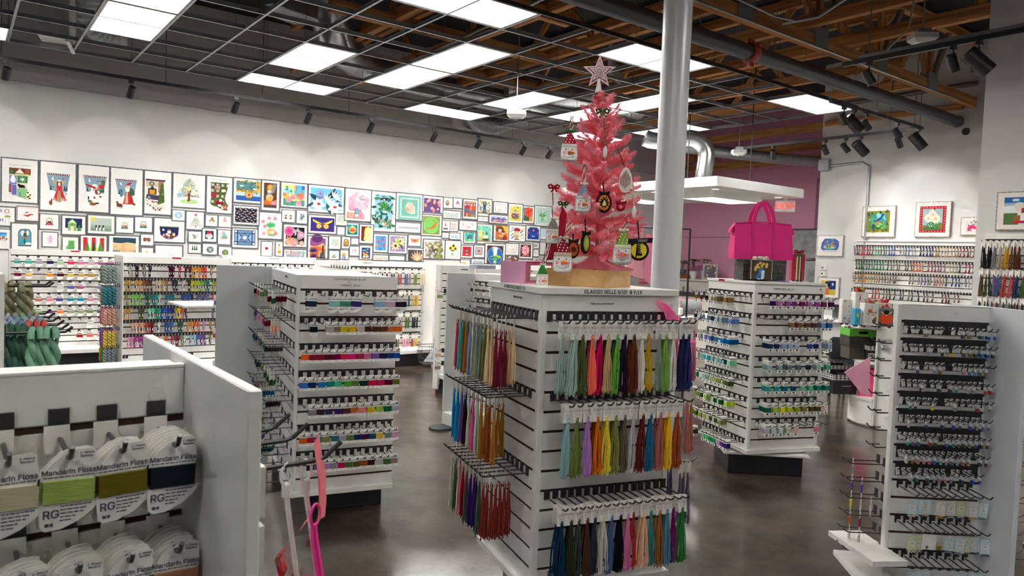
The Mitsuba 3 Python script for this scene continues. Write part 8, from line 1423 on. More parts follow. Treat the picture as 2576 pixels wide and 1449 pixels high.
def gingham(kind, label, x, y, z, w, d, h, deg, stripes):
    k, F = bin_(kind, label, x, y, z, w, d, h, deg, mat('#17171a', .55), .86)
    def fn(p, n, uv): return mikit.mix((.01, .01, .011), (.75, .75, .73), mi.Float(.5) * (dr.select(dr.sin(uv.x * 40) > 0, 1.0, 0.0) + dr.select(dr.sin(uv.y * 14) > 0, 1.0, 0.0)))
    if 'm_gingham' not in scene: scene['m_gingham'] = {'type': 'twosided', 'inner': {'type': 'diffuse', 'reflectance': mikit.proc(fn)}}
    for sy, ww in ((-1, w), (1, w)): part(k, 'gingham_band', mikit.ply((np.array([[-ww / 2 * 1.0, sy * d / 2 * 1.01 - .002, h], [ww / 2, sy * d / 2 * 1.01 - .002, h], [ww / 2 * .97, sy * d / 2 * .975 - .002, h * .72], [-ww / 2 * .97, sy * d / 2 * .975 - .002, h * .72]]), np.array([[0, 1, 2, 3]])), 'm_gingham', uv=np.array([[0, 1], [1, 1], [1, 0], [0, 0]])), F)
    for sx in (-1, 1): part(k, 'gingham_band', mikit.ply((np.array([[sx * (w / 2 + .003), -d / 2, h], [sx * (w / 2 + .003), d / 2, h], [sx * (w / 2 * .97 + .003), d / 2 * .97, h * .72], [sx * (w / 2 * .97 + .003), -d / 2 * .97, h * .72]]), np.array([[0, 1, 2, 3]])), 'm_gingham', uv=np.array([[0, 1], [1, 1], [1, 0], [0, 0]])), F)
    if stripes:
        for zz in (.10, .22, .34, .46): part(k, 'white_stripe', shape(boxmesh(-w / 2 * (.87 + .12 * zz), w / 2 * (.87 + .12 * zz), -d / 2 * (.875 + .13 * zz) - .003, -d / 2 * (.86 + .13 * zz), h * zz, h * (zz + .05)), CARD), F)
        part(k, 'label_frame', shape(MB().tube([[.05 * math.cos(a), 0, .017 * math.sin(a)] for a in np.linspace(0, 2 * math.pi, 17)], .003, 6, caps=False), BLACK), F.translate([0, -d / 2 * .94 - .004, h * .32]))
    else: part(k, 'handle', shape(MB().tube([[-.05, 0, .006], [-.045, -.006, 0], [.045, -.006, 0], [.05, 0, .006]], .004, 6), STEEL), F.translate([0, -d / 2 * .93 - .002, h * .42]))
    return k
gingham('striped_basket', 'small black and white striped basket with a gingham rim on the middle curved shelf', 7.37, 3.58, .64, .24, .19, .155, CAMD - 12, True)
gingham('gingham_basket', 'black basket with a gingham liner and metal handle on the lowest curved shelf', 7.20, 3.86, .285, .29, .22, .20, CAMD + 8, False); gingham('gingham_basket', 'upper of two nested gingham baskets behind the pink bin', 7.29, 3.95, .42, .27, .2, .14, CAMD + 8, False)
k, F = bin_('woven_bin', 'dark woven bin with a bright green liner on the middle curved shelf', 7.36, 3.78, .775, .27, .22, .16, CAMD, mat('#35312c', .8), .96)
for i in range(12): part(k, 'weave_row', shape(boxmesh(-.137, .137, -.112, .112, i * .0133, i * .0133 + .012), 'm_weave'), F)
part(k, 'liner', shape(MB().box(-.136, .136, -.115, -.111, .10, .175).box(-.14, -.136, -.11, .11, .10, .175).box(.136, .14, -.11, .11, .10, .175), mat('#5fae3a', .6)), F); part(k, 'handle_slot', shape(MB().plate(rrect(-.05, .125, .04, .152, .01), -.117, -.114), mat('#141410')), F)
k, F = bin_('woven_bin', 'lower dark woven bin under the green lined one', 7.36, 3.80, .64, .22, .2, .135, CAMD, mat('#4a443c', .8), .98)
# stand-up cushions on top of it
def standup(label, x, y, w, d, h, deg, front, side, draw, bowc=None, z=1.0):
    k = thing('standup_cushion', label, 'stand-up'); F = FR(x, y, z + .014, deg)
    part(k, 'body', shape(MB().cbox(-w / 2, w / 2, 0, d, 0, h, .005), mat(front)), F); ar = Art(w, h); draw(ar); part(k, 'picture', ar.get(), F.translate([-w / 2, -.001, 0]))
    for i, c_ in enumerate(side): n = len(side); part(k, 'side_stripe', shape(boxmesh(w / 2 - .001, w / 2 + .002, d * i / n, d * (i + .92) / n, .003, h - .003), mat(c_)), F)
    for x_ in (-w / 2 + .02, w / 2 - .02): part(k, 'foot', shape(MB().mesh(trimesh.creation.icosphere(2, .013)), mat('#2f1f18', .4), smooth=True), F.translate([x_, .02, -.003])); part(k, 'foot', shape(MB().mesh(trimesh.creation.icosphere(2, .013)), mat('#2f1f18', .4), smooth=True), F.translate([x_, d - .02, -.003]))
    if bowc:
        b = thing('ribbon_bow', label.split(' stand-up')[0] + ' stand-up top bow', 'bow')
        for i, c_ in enumerate(bowc): part(b, 'loop', shape(MB().tube([[0, 0, 0], [.02, -.01, .022], [.045, 0, .02], [.04, .01, -.004], [0, 0, 0]], .010, 7), mat(c_), smooth=True), F.translate([0, d * .4, h + .012]).rotate([0, 0, 1], 72 * i))
    return k
STR = ['#c8b890', '#8a6a4a', '#b8384a', '#d8c8a0', '#6a7a4a', '#c8a878']
standup('white squirrel and pine stand-up with striped side and hot pink bows', 6.985, 3.47, .145, .10, .215, CAMD, '#e6e4e0', STR, lambda a: (a.poly([(.4, .62), (.5, .95), (.56, .62)], '#d8a83a'), a.ell(.36, .66, .12, .08, '#b8483a'), a.scatter(14, ['#5f7a4a', '#8a9a5a', '#a87a4a'], .06, .09, 3, (.15, .5, .85, .64), 'leaf'), a.ell(.66, .22, .1, .12, '#7a4a2f'), a.ell(.76, .3, .07, .14, '#8a5a38'), a.ell(.3, .28, .22, .18, '#d8d4cc')), ['#e8307a', '#e8307a', '#8a9a6a', '#f05a98', '#b8a878'])
standup('white box stand-up with red berries behind the squirrel one', 7.03, 3.60, .12, .10, .315, CAMD, '#ebe9e4', STR, lambda a: (a.poly([(.3, .75), (.4, .95), (.42, .75)], '#7a3a34'), a.rect(.1, .7, .5, .72, '#c8bfae')), ['#c8303a', '#6a8a3a', '#d8602a', '#b82a34', '#8aa04a'])
standup('grey turkey stand-up with an orange scalloped belly', 7.085, 3.38, .135, .05, .175, CAMD, '#6f7072', ['#55565a'], lambda a: (a.ell(.5, .42, .44, .32, '#3a2a24', 22), [a.ell(.5 + .42 * math.cos(t), .42 + .30 * math.sin(t), .07, .06, '#d8502f', 8) for t in np.linspace(0, 6.28, 17)], a.ell(.5, .42, .4, .28, '#d9502c', 20), a.poly([(.08, .82), (.4, .74), (.3, .66)], '#efe8e0'), a.poly([(.92, .82), (.6, .74), (.7, .66)], '#efe8e0'), a.ell(.5, .78, .22, .12, '#2f2620'), a.rect(.42, .6, .58, .64, '#efe0c8')))
standup('red tulip stand-up with a green striped side and a pink shell on top', 7.17, 3.43, .13, .12, .22, CAMD - 4, '#d8ccb8', ['#3f8a45', '#3f8a45', '#c8a84a', '#7a2a3a', '#3f8a45', '#2f6a3a'], lambda a: (a.scatter(5, ['#c8404a', '#d86070'], .1, .14, 3, (.15, .7, .8, .92)), a.scatter(14, ['#7a756a', '#8f8a80', '#5a564e'], .08, .12, 6, (.1, .3, .9, .7), 'leaf')), ['#c8404f', '#efe8e2', '#e0c8b8', '#d85a68'])
standup('blue stand-up with a yellow daffodil at the left end', 6.90, 3.56, .06, .05, .16, CAMD + 20, '#4fa5c8', ['#3f8ab0'], lambda a: (a.star(.5, .6, .5, .2, 5, '#e8c82a'), a.rect(.4, .1, .6, .4, '#4f8a4a')))
dam = lambda p, n, uv: mikit.mix((.78, .77, .72), (.018, .018, .02), mikit.smoothstep(.50, .56, mikit.noise(p.x * 26 + p.z * 9, p.y * 26, p.z * 26) * .75 + .25 * mikit.noise(p.x * 70, p.y * 70, p.z * 70)))
principled('m_damask', dam, 0.8)
standup('tall damask cushion behind the stand-ups', 7.20, 3.58, .30, .08, .25, CAMD, '#dcdad4', ['#dcdad4'], lambda a: a.scatter(40, ['#1f1f22', '#2a2a2c'], .035, .07, 3, (.03, .03, .97, .97), 'leaf'))
standup('narrow damask cushion left of the squirrel stand-up', 6.99, 3.72, .09, .08, .24, CAMD, '#dcdad4', ['#dcdad4'], lambda a: a.scatter(16, ['#1f1f22', '#2a2a2c'], .06, .12, 5, (.03, .03, .97, .97), 'leaf'))

# ================================================================ desk, laptop, chairs by the white wall
k = thing('white_desk', 'white desk under the black laptop', 'desk'); part(k, 'top', shape(MB().cbox(9.45, 10.4, 4.75, 6.6, .82, .85, .004), WHITE)); part(k, 'front_board', shape(MB().cbox(9.60, 9.63, 4.9, 6.5, .45, .82, .003), WHITE)); part(k, 'leg', shape(boxmesh(9.62, 9.68, 4.95, 5.0, 0, .82), WHITE)); part(k, 'leg', shape(boxmesh(9.62, 9.68, 6.4, 6.45, 0, .82), WHITE)); part(k, 'cross_rail', shape(boxmesh(9.64, 9.67, 4.95, 6.45, .16, .26), WHITE))
def laptop(label, x, y, z, deg, w, d, back, lid=100):
    k = thing('laptop', label, 'laptop'); F = FR(x, y, z, deg); part(k, 'base', shape(MB().cbox(-w / 2, w / 2, -d, 0, 0, .015, .003), mat('#b8bcc2', .35, .5)), F); part(k, 'keyboard', shape(boxmesh(-w * .45, w * .45, -d * .55, -.02, .0152, .017), BLACK), F)
    G = F.translate([0, 0, .012]).rotate([1, 0, 0], float(-(lid - 90))); part(k, 'lid', shape(MB().cbox(-w / 2, w / 2, 0, .008, 0, d, .003), mat(back, .4)), G); part(k, 'screen', shape(boxmesh(-w * .48, w * .48, -.001, .0005, .01, d - .01), mat('#0a0d16', .12)), G)
laptop('black screened laptop open on the white desk', 9.80, 5.23, .85, -62, .34, .20, '#8a8d92')
def damask_chair(label, x, y, deg):
    k = thing('damask_chair', label, 'chair'); F = FR(x, y, 0, deg); part(k, 'seat', shape(MB().cbox(-.23, .23, -.23, .23, .40, .50, .03), 'm_damask', smooth=30), F); part(k, 'backrest', shape(MB().cbox(-.22, .22, .18, .25, .50, .86, .03), 'm_damask', smooth=30), F)
    for sx in (-1, 1):
        for sy in (-1, 1): part(k, 'leg', shape(MB().tube([[sx * .19, sy * .19, .4], [sx * .2, sy * .21, 0]], [.02, .014], 8), BLACK), F)
damask_chair('black and white damask chair left of the quarter round display', 9.05, 5.05, 200); damask_chair('second damask chair behind the right spinner', 9.0, 5.75, 190)
damask_chair('damask chair in front of the white cabinets', 9.3, 7.75, 30)
k = thing('black_chair_back', 'dark patterned chair back behind the quarter round display', 'chair'); part(k, 'backrest', shape(MB().cbox(-.2, .2, -.03, .03, .45, .72, .04), mat('#232326', .6), smooth=30), FR(8.6, 4.55, 0, -50)); part(k, 'leg', shape(MB().tube([[-.17, 0, .5], [-.17, 0, 0]], .018, 6), BLACK), FR(8.6, 4.55, 0, -50)); part(k, 'leg', shape(MB().tube([[.17, 0, .5], [.17, 0, 0]], .018, 6), BLACK), FR(8.6, 4.55, 0, -50)); part(k, 'seat', shape(MB().cbox(-.2, .2, -.35, .03, .42, .46, .01), BLACK), FR(8.6, 4.55, 0, -50))
# work table behind the column with pink cased laptop and bins
k = thing('work_table', 'white work table behind the column', 'table'); part(k, 'top', shape(MB().cbox(6.3, 7.6, 5.3, 6.6, .90, .93, .004), WHITE)); [part(k, 'leg', shape(boxmesh(a, a + .05, b_, b_ + .05, 0, .90), GREY)) for a in (6.35, 7.5) for b_ in (5.35, 6.5)]
laptop('laptop in a coral pink case behind the right spinner', 6.98, 5.62, .93, -40, .26, .19, '#e8607a', 104)
k = thing('clear_bin', 'clear plastic bin of cream yarn behind the column', 'bin'); F = FR(6.72, 5.98, .93, -38); part(k, 'wall', shape(MB().box(-.22, .22, -.16, -.157, 0, .17).box(-.22, .22, .157, .16, 0, .17).box(-.22, -.217, -.16, .16, 0, .17).box(.217, .22, -.16, .16, 0, .17), 'm_clear'), F); part(k, 'floor', shape(boxmesh(-.22, .22, -.16, .16, 0, .003), mat('#d8d4c8', .3)), F); part(k, 'rim', shape(MB().tube([[-.22, -.16, .17], [.22, -.16, .17], [.22, .16, .17], [-.22, .16, .17], [-.22, -.16, .17]], .005, 6), mat('#d8dadb', .2)), F)
qq = np.random.default_rng(8)
for i in range(14):
    k = thing('cream_yarn_ball', 'cream yarn ball, %s of the pile in the clear bin behind the column' % ORD[i], 'yarn ball', 'cream yarn balls in the clear bin'); put(k, shape(MB().mesh(trimesh.creation.icosphere(2, .055)), mat(('#e0d4b0', '#d8c89a', '#e6dcc4')[i % 3]), smooth=True), F.translate([float(qq.uniform(-.16, .16)), float(qq.uniform(-.1, .1)), .06 + .05 * (i // 7)]))
k = thing('orange_packet', 'orange packet with a red dot in front of the clear bin', 'packet'); part(k, 'box', shape(MB().cbox(-.04, .04, -.02, .02, 0, .12, .004), mat('#d09a3a', .5)), FR(6.50, 5.72, .93, -38)); part(k, 'dot', shape(MB().lathe([(0, .0206), (.018, .0206)], 14), mat('#e8403a')), FR(6.50, 5.72, .99, -38).rotate([1, 0, 0], 90))
k = thing('paper_bag', 'small white paper bag beside the pink cased laptop', 'bag'); put(k, shape(MB().cbox(-.04, .04, -.02, .02, 0, .09, .01), CARD), FR(6.78, 5.62, .93, 10))

# ================================================================ service corner by the pink wall
k = thing('white_cabinet', 'long white cabinet with bar handles along the pink wall', 'cabinet'); part(k, 'carcass', shape(boxmesh(12.92, 13.45, 6.9, 11.1, 0, 1.16), WHITE2)); part(k, 'counter', shape(MB().cbox(12.86, 13.49, 6.9, 11.1, 1.16, 1.20, .004), mat('#dcd8d0', .4)))
for i in range(8):
    y_ = 6.92 + .52 * i; d_ = part(k, 'door', shape(MB().cbox(12.90, 12.92, y_, y_ + .51, .10, 1.14, .004), mat('#e2e0d8', .45))); part(d_, 'handle', shape(MB().tube([[12.90, y_ + (.45 if i % 2 == 0 else .06), .86], [12.87, y_ + (.45 if i % 2 == 0 else .06), .88], [12.87, y_ + (.45 if i % 2 == 0 else .06), 1.0], [12.90, y_ + (.45 if i % 2 == 0 else .06), 1.02]], .012, 6), mat('#6a6c70', .3, .8)))
k = thing('service_counter', 'dark topped service counter in front of the white cabinets', 'counter'); part(k, 'body', shape(boxmesh(10.9, 11.4, 8.2, 10.6, 0, .93), mat('#e0dcd2', .5))); part(k, 'top', shape(MB().cbox(10.85, 11.45, 8.15, 10.65, .93, .99, .004), mat('#1d1d20', .3)))
def pot_plant(label, x, y, z, hp, rp, pot, leafc, hs, n, seed, L=.12):
    k = thing('potted_plant', label, 'plant'); q_ = np.random.default_rng(seed); part(k, 'pot', shape(MB().lathe([(rp * .75, 0), (rp, hp), (rp * .9, hp), (rp * .7, hp * .85), (0, hp * .85)], 18), mat(pot, .5), smooth=40), FR(x, y, z)); st = MB(); lf = MB()
    for i in range(n):
        a = q_.uniform(0, 2 * math.pi); h_ = hs * q_.uniform(.6, 1); e = np.array([.06 * math.cos(a), .06 * math.sin(a), hp + h_]); st.tube([[0, 0, hp * .8], e * [.4, .4, .8], e], .005, 4)
        for j in range(6):
            b_ = 2 * math.pi * j / 6 + a; d = np.array([math.cos(b_), math.sin(b_), -.25 + .3 * q_.uniform()]); s_ = np.array([-math.sin(b_), math.cos(b_), 0]) * L * .2; lf.add([e, e + d * L * .5 + s_, e + d * L, e + d * L * .5 - s_], [[0, 1, 2, 3]])
    part(k, 'stem', shape(st, mat('#6a7a4a')), FR(x, y, z)); part(k, 'leaves', shape(lf, mat(leafc)), FR(x, y, z))
pot_plant('potted plant in a white pot on the cabinets right of the column', 13.1, 10.55, 1.20, .17, .09, '#e8e6e2', '#4a7a4a', .28, 8, 1, .17); pot_plant('potted plant in a grey pot on the cabinets', 13.15, 10.25, 1.20, .2, .11, '#a8a8a5', '#567a50', .26, 6, 2, .15); pot_plant('dark leafy plant nearest the column on the cabinets', 13.1, 10.85, 1.28, .12, .08, '#5a5f6a', '#2f5a3a', .22, 8, 3, .14)
k = thing('wooden_crate', 'small wooden crate under the dark plant on the cabinets', 'crate'); put(k, shape(MB().cbox(12.95, 13.2, 10.55, 11.05, 1.20, 1.28, .004), 'm_woody'))
pot_plant('small plant in a blue and white pot near the column', 12.98, 10.9, 1.285, .1, .07, '#5a7aa8', '#2f5a3a', .08, 5, 4, .08)
def frame(label, plane, x, y0, y1, z0, z1, m, draw, dots=True, mount='#efe9e2', inset=.16):
    k = thing('framed_canvas', label, 'picture'); w = abs(y0 - y1); h = z1 - z0; F = FR(x - .03, max(y0, y1), z0, -90)
    t = .022; part(k, 'bar', shape(boxmesh(0, w, 0, .028, 0, t), m), F); part(k, 'bar', shape(boxmesh(0, w, 0, .028, h - t, h), m), F); part(k, 'bar', shape(boxmesh(0, t, 0, .028, t, h - t), m), F); part(k, 'bar', shape(boxmesh(w - t, w, 0, .028, t, h - t), m), F)
    part(k, 'linen', shape(boxmesh(t * .5, w - t * .5, -.002, .006, t * .5, h - t * .5), mat(mount)), F)
    ar = Art(w * (1 - 2 * inset), h * (1 - 2 * inset)); draw(ar); part(k, 'picture', ar.get(), F.translate([w * inset, -.003, h * inset]))
    if dots:
        b = shape(MB().lathe([(0, .003), (.007, .002), (.008, 0)], 8), mat('#cfcac4', .3, .4))
        for s in np.linspace(.06, .94, 8):
            for px, pz in ((w * s, t * .5), (w * s, h - t * .5), (t * .5, h * s), (w - t * .5, h * s)): part(k, 'tack', b, F.translate([px, -.003, pz]).rotate([1, 0, 0], 90))
FRM = mat('#8a8078', .6)
frame('framed peacock canvas on the white wall, left of the vase picture', 'x', 11.6, 5.991, 5.468, 2.07, 2.56, FRM, lambda a: (a.rect(0, 0, 1, 1, '#7a7a2f'), a.scatter(26, ['#3a3f2a', '#a89a3a', '#4a4a2f'], .05, .07, 3), a.rect(.14, .14, .86, .88, '#3f8a7a'), a.scatter(40, ['#5fae4a', '#2f5a3f', '#7fc05a', '#1f3f34', '#8ad0c0'], .05, .09, 7, (.16, .16, .84, .86), 'leaf'), a.rect(.42, .66, .8, .86, '#7ac8c0'), a.line([(.7, .84), (.64, .7), (.5, .56), (.38, .46)], .09, '#2f3f98'), a.ell(.72, .82, .05, .05, '#2a3a8a'), a.scatter(22, ['#4a7a3a', '#2a3a34', '#9ac05a'], .04, .06, 9, (.3, .16, .84, .45)), a.poly([(.3, .36), (.5, .54), (.62, .48), (.44, .34)], '#a8784a')))
frame('framed canvas of cream roses in a green vase with a red dotted border', 'x', 11.6, 5.175, 4.674, 2.072, 2.601, FRM, lambda a: (a.rect(0, 0, 1, 1, '#a82a30'), [a.ell(x, y, .02, .018, '#f0e0d8', 8) for x in np.linspace(.05, .95, 9) for y in (.05, .95)], [a.ell(x, y, .02, .018, '#f0e0d8', 8) for y in np.linspace(.05, .95, 10) for x in (.05, .95)], a.rect(.12, .1, .88, .9, '#8fb0b5'), a.rect(.12, .1, .88, .28, '#7a6a4a'), a.scatter(10, ['#c8602f', '#4a7a3a'], .05, .07, 2, (.14, .12, .86, .34)), a.ell(.5, .16, .34, .07, '#3f6a3a'), a.ell(.5, .3, .18, .14, '#2f6a44'), a.scatter(18, ['#d8ecd8'], .014, .02, 4, (.36, .2, .64, .4)), [a.flower(x, y, r, 8, '#f2dfb8', '#e0b088', '#f8ecd0') for x, y, r in ((.36, .54, .17), (.62, .52, .18), (.5, .68, .17), (.5, .82, .08))], a.ell(.56, .88, .03, .03, '#2f2a28')), inset=.13)
frame('framed pink shoe canvas partly behind the right partition', 'x', 11.6, 4.537, 4.20, 2.10, 2.36, FRM, lambda a: (a.rect(0, 0, 1, 1, '#e6d8dc'), a.poly([(.1, .2), (.2, .55), (.5, .6), (.95, .25), (.9, .15), (.4, .3), (.3, .1), (.2, .1)], '#d8407a'), a.scatter(10, ['#3a4a3a', '#2f2f34'], .06, .09, 2, (.2, .5, .8, .9), 'leaf'), a.rect(.1, .06, .4, .1, '#3a3a3c')), inset=.2)
frame('framed sleigh canvas on the white wall beside the pink wall', 'x', 11.6, 6.74, 6.28, 1.748, 2.10, mat('#8f9092', .4, .5), lambda a: (a.poly([(.0, .3), (.04, .7), (.2, 1), (.8, 1), (1, .8), (1, .4), (.9, .2), (.1, .2)], '#3f6ab5'), a.scatter(16, ['#dfe8f5'], .012, .02, 3, (.05, .5, .95, .98)), a.ell(.5, .42, .36, .18, '#7aa58a'), a.scatter(18, ['#c87a5a', '#e0c8a0', '#8a5a4a', '#5f8a5a', '#d8d0c8'], .04, .07, 5, (.2, .35, .85, .8)), a.line([(.05, .18), (.3, .1), (.95, .12)], .03, '#b8c4d0')), dots=False)
frame('framed witch canvas with a black hat low on the white wall', 'x', 11.6, 6.69, 6.307, 1.053, 1.40, mat('#8f9092', .4, .5), lambda a: (a.rect(0, 0, 1, 1, '#c8a84a'), a.rect(.5, .4, 1, 1, '#2a3a7a'), a.ell(.8, .75, .08, .1, '#c8ccd8'), a.rect(.5, .0, 1, .35, '#b8b04a'), a.poly([(.12, .66), (.6, .7), (.42, .98)], '#1a181c'), a.ell(.36, .66, .3, .05, '#1a181c'), a.poly([(.05, .0), (.6, .0), (.56, .5), (.3, .62), (.1, .5)], '#c8703a'), a.ell(.4, .55, .1, .1, '#d8a078')))
frame('large framed beach house canvas at the right edge', 'x', 8.2, 2.891, 2.43, 1.985, 2.363, FRM, lambda a: (a.rect(0, 0, 1, 1, '#e6eef0'), a.rect(0, .8, 1, 1, '#2f5f98'), a.ell(.3, .9, .1, .05, '#dfe8f0'), a.rect(0, .6, 1, .8, '#a8b8c8'), a.ell(.25, .62, .3, .08, '#eef2f2'), a.rect(0, 0, .4, .42, '#4f6a3f'), a.ell(.4, .66, .14, .16, '#e8e0d0'), a.rect(.36, .2, .9, .5, '#f0eeea'), a.rect(.46, .42, .62, .6, '#a82a3a'), a.rect(.3, .12, .44, .34, '#8a5a34'), a.poly([(.2, .05), (1, .05), (1, .14), (.3, .14)], '#b82f3f')), inset=.15)
for z, nm in ((1.557, 'upper'), (1.455, 'lower')):
    k = thing('thermostat', nm + ' of two white thermostats beside the conduit', 'thermostat'); F = FR(11.598, 6.60, z, -90); part(k, 'case', shape(MB().cbox(-.055, .055, -.025, 0, -.042, .042, .008), WHITE), F); part(k, 'display', shape(boxmesh(-.04, -.005, -.027, -.024, -.012, .016), mat('#4a5450', .2)), F); part(k, 'button', shape(MB().box(.015, .04, -.027, -.024, -.003, .003).box(.0245, .0305, -.027, -.024, -.015, .015), mat('#b5b5b3', .4)), F)
# small framed picture and racks in the service corner
k = thing('counter_frame', 'small framed picture standing on the white cabinets', 'picture'); F = FR(13.0, 10.02, 1.20, -60).rotate([1, 0, 0], -14); part(k, 'frame', shape(MB().box(-.16, .16, 0, .02, 0, .36), mat('#a8a098', .5)), F); ar = Art(.24, .28); ar.rect(0, 0, 1, 1, '#6a6a78'); ar.scatter(20, ['#c8904a', '#4a5a7a', '#d8d0c8', '#7a4a4a'], .06, .1, 3); part(k, 'picture', ar.get(), F.translate([-.12, -.002, .04]))
for i, (y_, z0_, z1_, c_, nm) in enumerate(((7.55, 1.72, 2.25, '#7c7e80', 'grey mesh storage pouch hanging beside the white wall corner'), (7.5, .9, 1.68, '#8a8c8e', 'lower grey storage pouch behind the striped stand-up'))):
    k = thing('storage_pouch', nm, 'pouch'); mesh_ = lambda p, n, uv: mikit.mix((.10, .105, .11), (.34, .35, .35), mikit.fbm(p.y * 7, p.z * 7, 1.0, 3)); principled('m_pouch', mesh_, .5); put(k, shape(MB().cbox(12.6, 12.64, y_ - .28, y_ + .28, z0_, z1_, .01), 'm_pouch')); labels[k]['category'] = 'pouch'
    part(k, 'top_bar', shape(boxmesh(12.59, 12.65, y_ - .29, y_ + .29, z1_, z1_ + .02), BLACK))
k = thing('reading_lamp', 'dark lamp with a round white shade beside the striped stand-up', 'lamp'); part(k, 'pole', shape(MB().tube([[11.0, 6.95, 0], [11.0, 6.95, 1.72]], .015, 8), mat('#2f3033', .4))); part(k, 'base', shape(MB().lathe([(0, .02), (.14, .02), (.15, 0)], 20), mat('#2f3033', .4)), FR(11.0, 6.95, 0)); part(k, 'shade', shape(MB().lathe([(.0, .03), (.09, .02), (.16, 0), (.15, -.004), (0, .012)], 24), mat('#f2f0ea', .4), smooth=40), FR(11.0, 6.9, 1.74).rotate([1, .3, 0], 35))
# pink clothes behind the tree and column, red shelf
for i, (x, y_, z, c_, nm) in enumerate(((5.9, 5.55, 1.62, '#eda5b4', 'pale pink sweatshirt hanging behind the tree'), (6.05, 5.46, 1.55, '#e58aa5', 'rose pink cloth hanging next to the column'))):
    k = thing('hanging_garment', nm, 'garment'); b = MB(); V = []
    for r_ in range(9):
        for s in range(17):
            t = s / 16 * 2 * math.pi; zz = r_ / 8; w_ = .07 + .05 * zz + .012 * math.sin(3 * t + 2 * r_ + i); V.append([w_ * math.cos(t), .04 * math.sin(t), .28 - .52 * zz + .02 * math.sin(2 * t)])
    put(k, mikit.ply((np.array(V), np.array([[r_ * 17 + s, r_ * 17 + s + 1, (r_ + 1) * 17 + s + 1, (r_ + 1) * 17 + s] for r_ in range(8) for s in range(16)])), mat(c_), smooth=True), FR(x, y_, z, CAMD))
k = thing('garment_rail', 'thin rail holding the pink garments', 'rail'); put(k, shape(MB().tube([[5.6, 5.78, 1.92], [6.4, 5.22, 1.92]], .01, 6).tube([[5.6, 5.78, 0], [5.6, 5.78, 1.92]], .012, 6).tube([[6.4, 5.22, 0], [6.4, 5.22, 1.92]], .012, 6), BLACK))
k = thing('red_display', 'red fronted display with grey drawers behind the tree', 'display unit'); part(k, 'body', shape(boxmesh(6.2, 7.0, 6.9, 7.3, 0, 1.2), WHITE2)); part(k, 'red_panel', shape(boxmesh(6.15, 7.05, 6.88, 6.9, 1.2, 1.50), mat('#a5222f', .5))); part(k, 'print', shape(boxmesh(6.3, 6.75, 6.87, 6.885, 1.34, 1.48), mat('#e0d4d4')))
for i in range(3): d_ = part(k, 'drawer', shape(MB().cbox(6.22, 6.98, 6.88, 6.9, .85 + .12 * i, .955 + .12 * i, .003), mat('#c8c8c6', .4))); part(d_, 'knob', shape(boxmesh(6.55, 6.65, 6.865, 6.88, .9 + .12 * i, .91 + .12 * i), GREY))

# ================================================================ skeins on the white wall and hanks on the partition
wk = thing('wall_skein_rack', 'white slat panel on the white wall filled with coloured skeins', 'display rack')
WS = Face(wk, 11.56, 6.06, -90, 1.88, 1.945, 12, 2.0, 'wall'); part(wk, 'ledge', shape(boxmesh(0, 1.88, -.02, .02, 2.0, 2.015), WHITE), WS.F); part(wk, 'backing', shape(boxmesh(0, 1.88, .018, .036, .9, 2.0), WHITE2), WS.F)
WSK = MB(); WSK.tube([[.0, 0, 0], [-.008, -.005, -.012], [.007, .004, -.026], [-.006, -.003, -.040], [.004, 0, -.052]], [.006, .009, .009, .009, .008], 6); WSK.tube([[0, 0, -.090], [.006, -.003, -.105], [-.006, .003, -.122], [.004, 0, -.136]], [.009, .012, .012, .007], 6); WSK = shape(WSK, CARD, smooth=60)
WBN = shape(MB().box(-.008, .008, -.008, .008, -.092, -.050), mat('#26262a', .5)); WLB = shape(MB().box(-.0035, .0035, -.0085, .0085, -.091, -.052), CARD)
WR = ['7a5a68 6a5a78 8a4a5a c8302f d8402f a02a4a 9a2a4f 5a7a6a 7ac0a0 8ad0b0 8a9a90 6a7a78 9a9a90 5a6ac0 4a5ab0 3a4a98 . b0b8b8 9aa5b0 7a90b0 8a98b8 a8b0b8 c0c4c4 . 1f2448 1a2048 22306a 2a3a7a 2a2f58 b07a2a a8803a d8c8a0 e0d0b0 d8b890 d0a888 b88a70 a87a68 8a4a40 7a2a30 6a2a2f a8887a 8a7a70 4a4a3a 3a3a32',
      '. 2a4a2f 2f5a34 34603a 2a4f3a 3f6a58 5a8a80 6a9a90 4a8a7a 1f7a55 1f8058 2a8a60 . 3a6a5a 7a8a6a 8a987a 6a7a5a 8a9080 . 6a6a58 5a5f4a 7a7a60 c8502a e0602f e87038 e0a878 . a03a4a b85a60 8a3a58 9a6a78 7a4a68 b07a80 . c0c080 b8b478 a0a060 3a4038 . 9a2a48 8a1f40 7a2048 6a1a3a 4a2030',
      'c8a098 b88070 c08a30 d09030 d87a2a e0a030 e8c040 d8c060 c8b088 b89878 a88a70 9a8070 8a7868 a08a78 8f7f70 6a6058 7a7068 . . . . 5a5a58 8a8a80 . 9a88a8 8a78a0 7a6a98 8a8a90 7a8a80 a08088 d08a98 c88080 c89080 3a4a58 . 1f5a88 1f4a88 24508a . 7a84b0 d0a8a0 a8a8b0 c8c0b8 6a3a40',
      '4a7aa8 2f5a3a b89a3a a88a30 . . . . a83a2f c8402f d8582f . 5a8a3a 4a5a34 3a4a2f . 4a4a3a . 2a3a5a 2a2f58 . 5a7a68 2a4a40 . 2a2f4a . 3a3a3a 4a4a44 . 3a3a38 . . 5a1f2c 6a2430 4a1a24 . 7a6a68 5a3a3c . . . . . .']
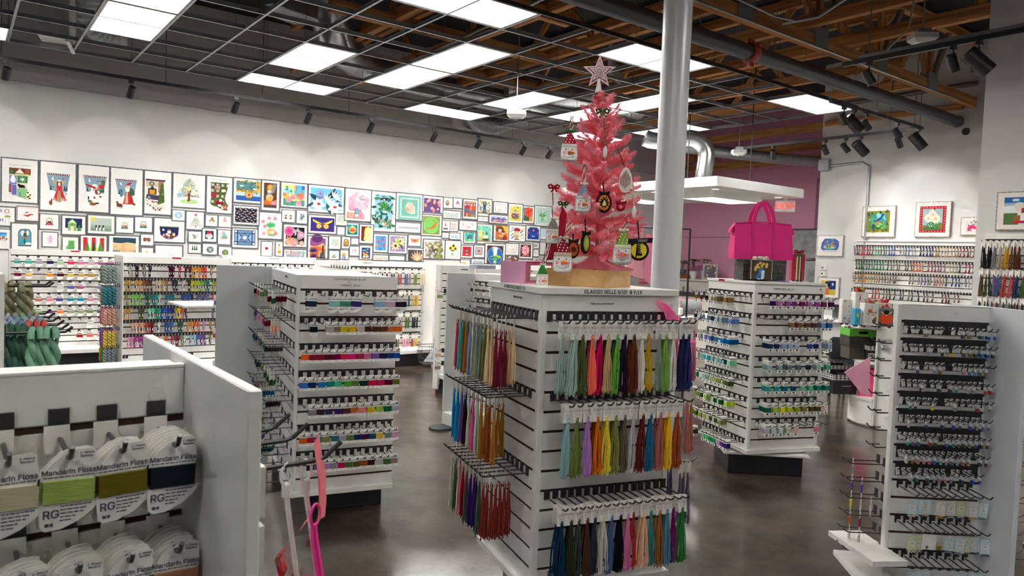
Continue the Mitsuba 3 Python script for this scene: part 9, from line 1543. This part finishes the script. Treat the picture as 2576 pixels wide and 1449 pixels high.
for i, r in enumerate(WR):
    row = r.split(); hk = 0
    for j, e in enumerate(row):
        u_ = .02 + 1.82 * j / (len(row) - 1)
        part(wk, 'hook', HOOKS[.10, .0026], WS.at(u_, [0, 3, 5.6, 8.8][i]))
        if e == '.': continue
        k = thing('wall_skein', '%s wall skein, %s from the left in the %s wall row' % (cname(e), ORD[j], ORD[i]), 'skein', 'skeins on the white wall rack'); at = WS.at(u_, [0, 3, 5.6, 8.8][i], .08, 0, rnd.uniform(-6, 6), rnd.uniform(-20, 20)); part(k, 'yarn', WSK, at, mat(e)); part(k, 'band', WBN, at); part(k, 'label', WLB, at)
pr = thing('partition_hank_rack', 'white slat panel of long hanks on the partition at the right edge', 'display rack')
PS = Face(pr, 8.17, 2.97, -90, .62, 1.90, 12, 1.955, 'partition'); part(pr, 'backing', shape(boxmesh(0, .62, .018, .03, .8, 1.955), WHITE2), PS.F)
for i, (k_, r) in enumerate(((0, '2a2a30 1f1f24 8a8a90 a8a090 c8982a 5a3a2a 4a2f26 3a2a28 4f9a3a 8a8a80 1f4a44 2a3a3c'), (3.6, '5a4a34 3f4a34 6a6480 5a5a88 c0503f b85a5a 2a3a6a 3f5a34 3a5030 8a9a2a d89070 4f7a3a'), (7.1, '4a3a3a 3a4a3a 5a4a5a 6a4a3a 3a3a50 4a5a3a 5a3a3a 3a3a3a 4a4a5a 6a5a4a 3a4a4a 4a3a4a'))):
    row = r.split()
    for j, h in enumerate(row):
        u_ = .025 + .57 * j / (len(row) - 1); part(pr, 'hook', HOOKS[.15, .0026], PS.at(u_, k_)); k = thing('thread_hank', '%s thread hank, %s hook of the %s row, right partition' % (cname(h), ORD[j], ('top', 'middle', 'bottom')[i]), 'thread hank', 'thread hanks on the right partition')
        for q in range(2):
            at = PS.at(u_ + .008 * q, k_, .12 - .02 * q, 0, rnd.uniform(-8, 8), rnd.uniform(-30, 30)); part(k, 'tag', HTAG, at); part(k, 'strands', HANK[(i + j + q) % 5], at, mat(h))
# what went past three hundred of a kind: joined rows of cards far back in their stacks
for kind, items in STUFF.items():
    for i, (bk, h, a) in enumerate(items): part('stacked_cards_row', 'board', STYLE[bk]['board'], a); part('stacked_cards_row', 'thread', STYLE[bk]['thread'], a, mat(h))
    labels['stacked_cards_row'] = {'label': 'further floss cards stacked behind the front ones on the tote spinner', 'category': 'thread cards', 'kind': 'stuff'}
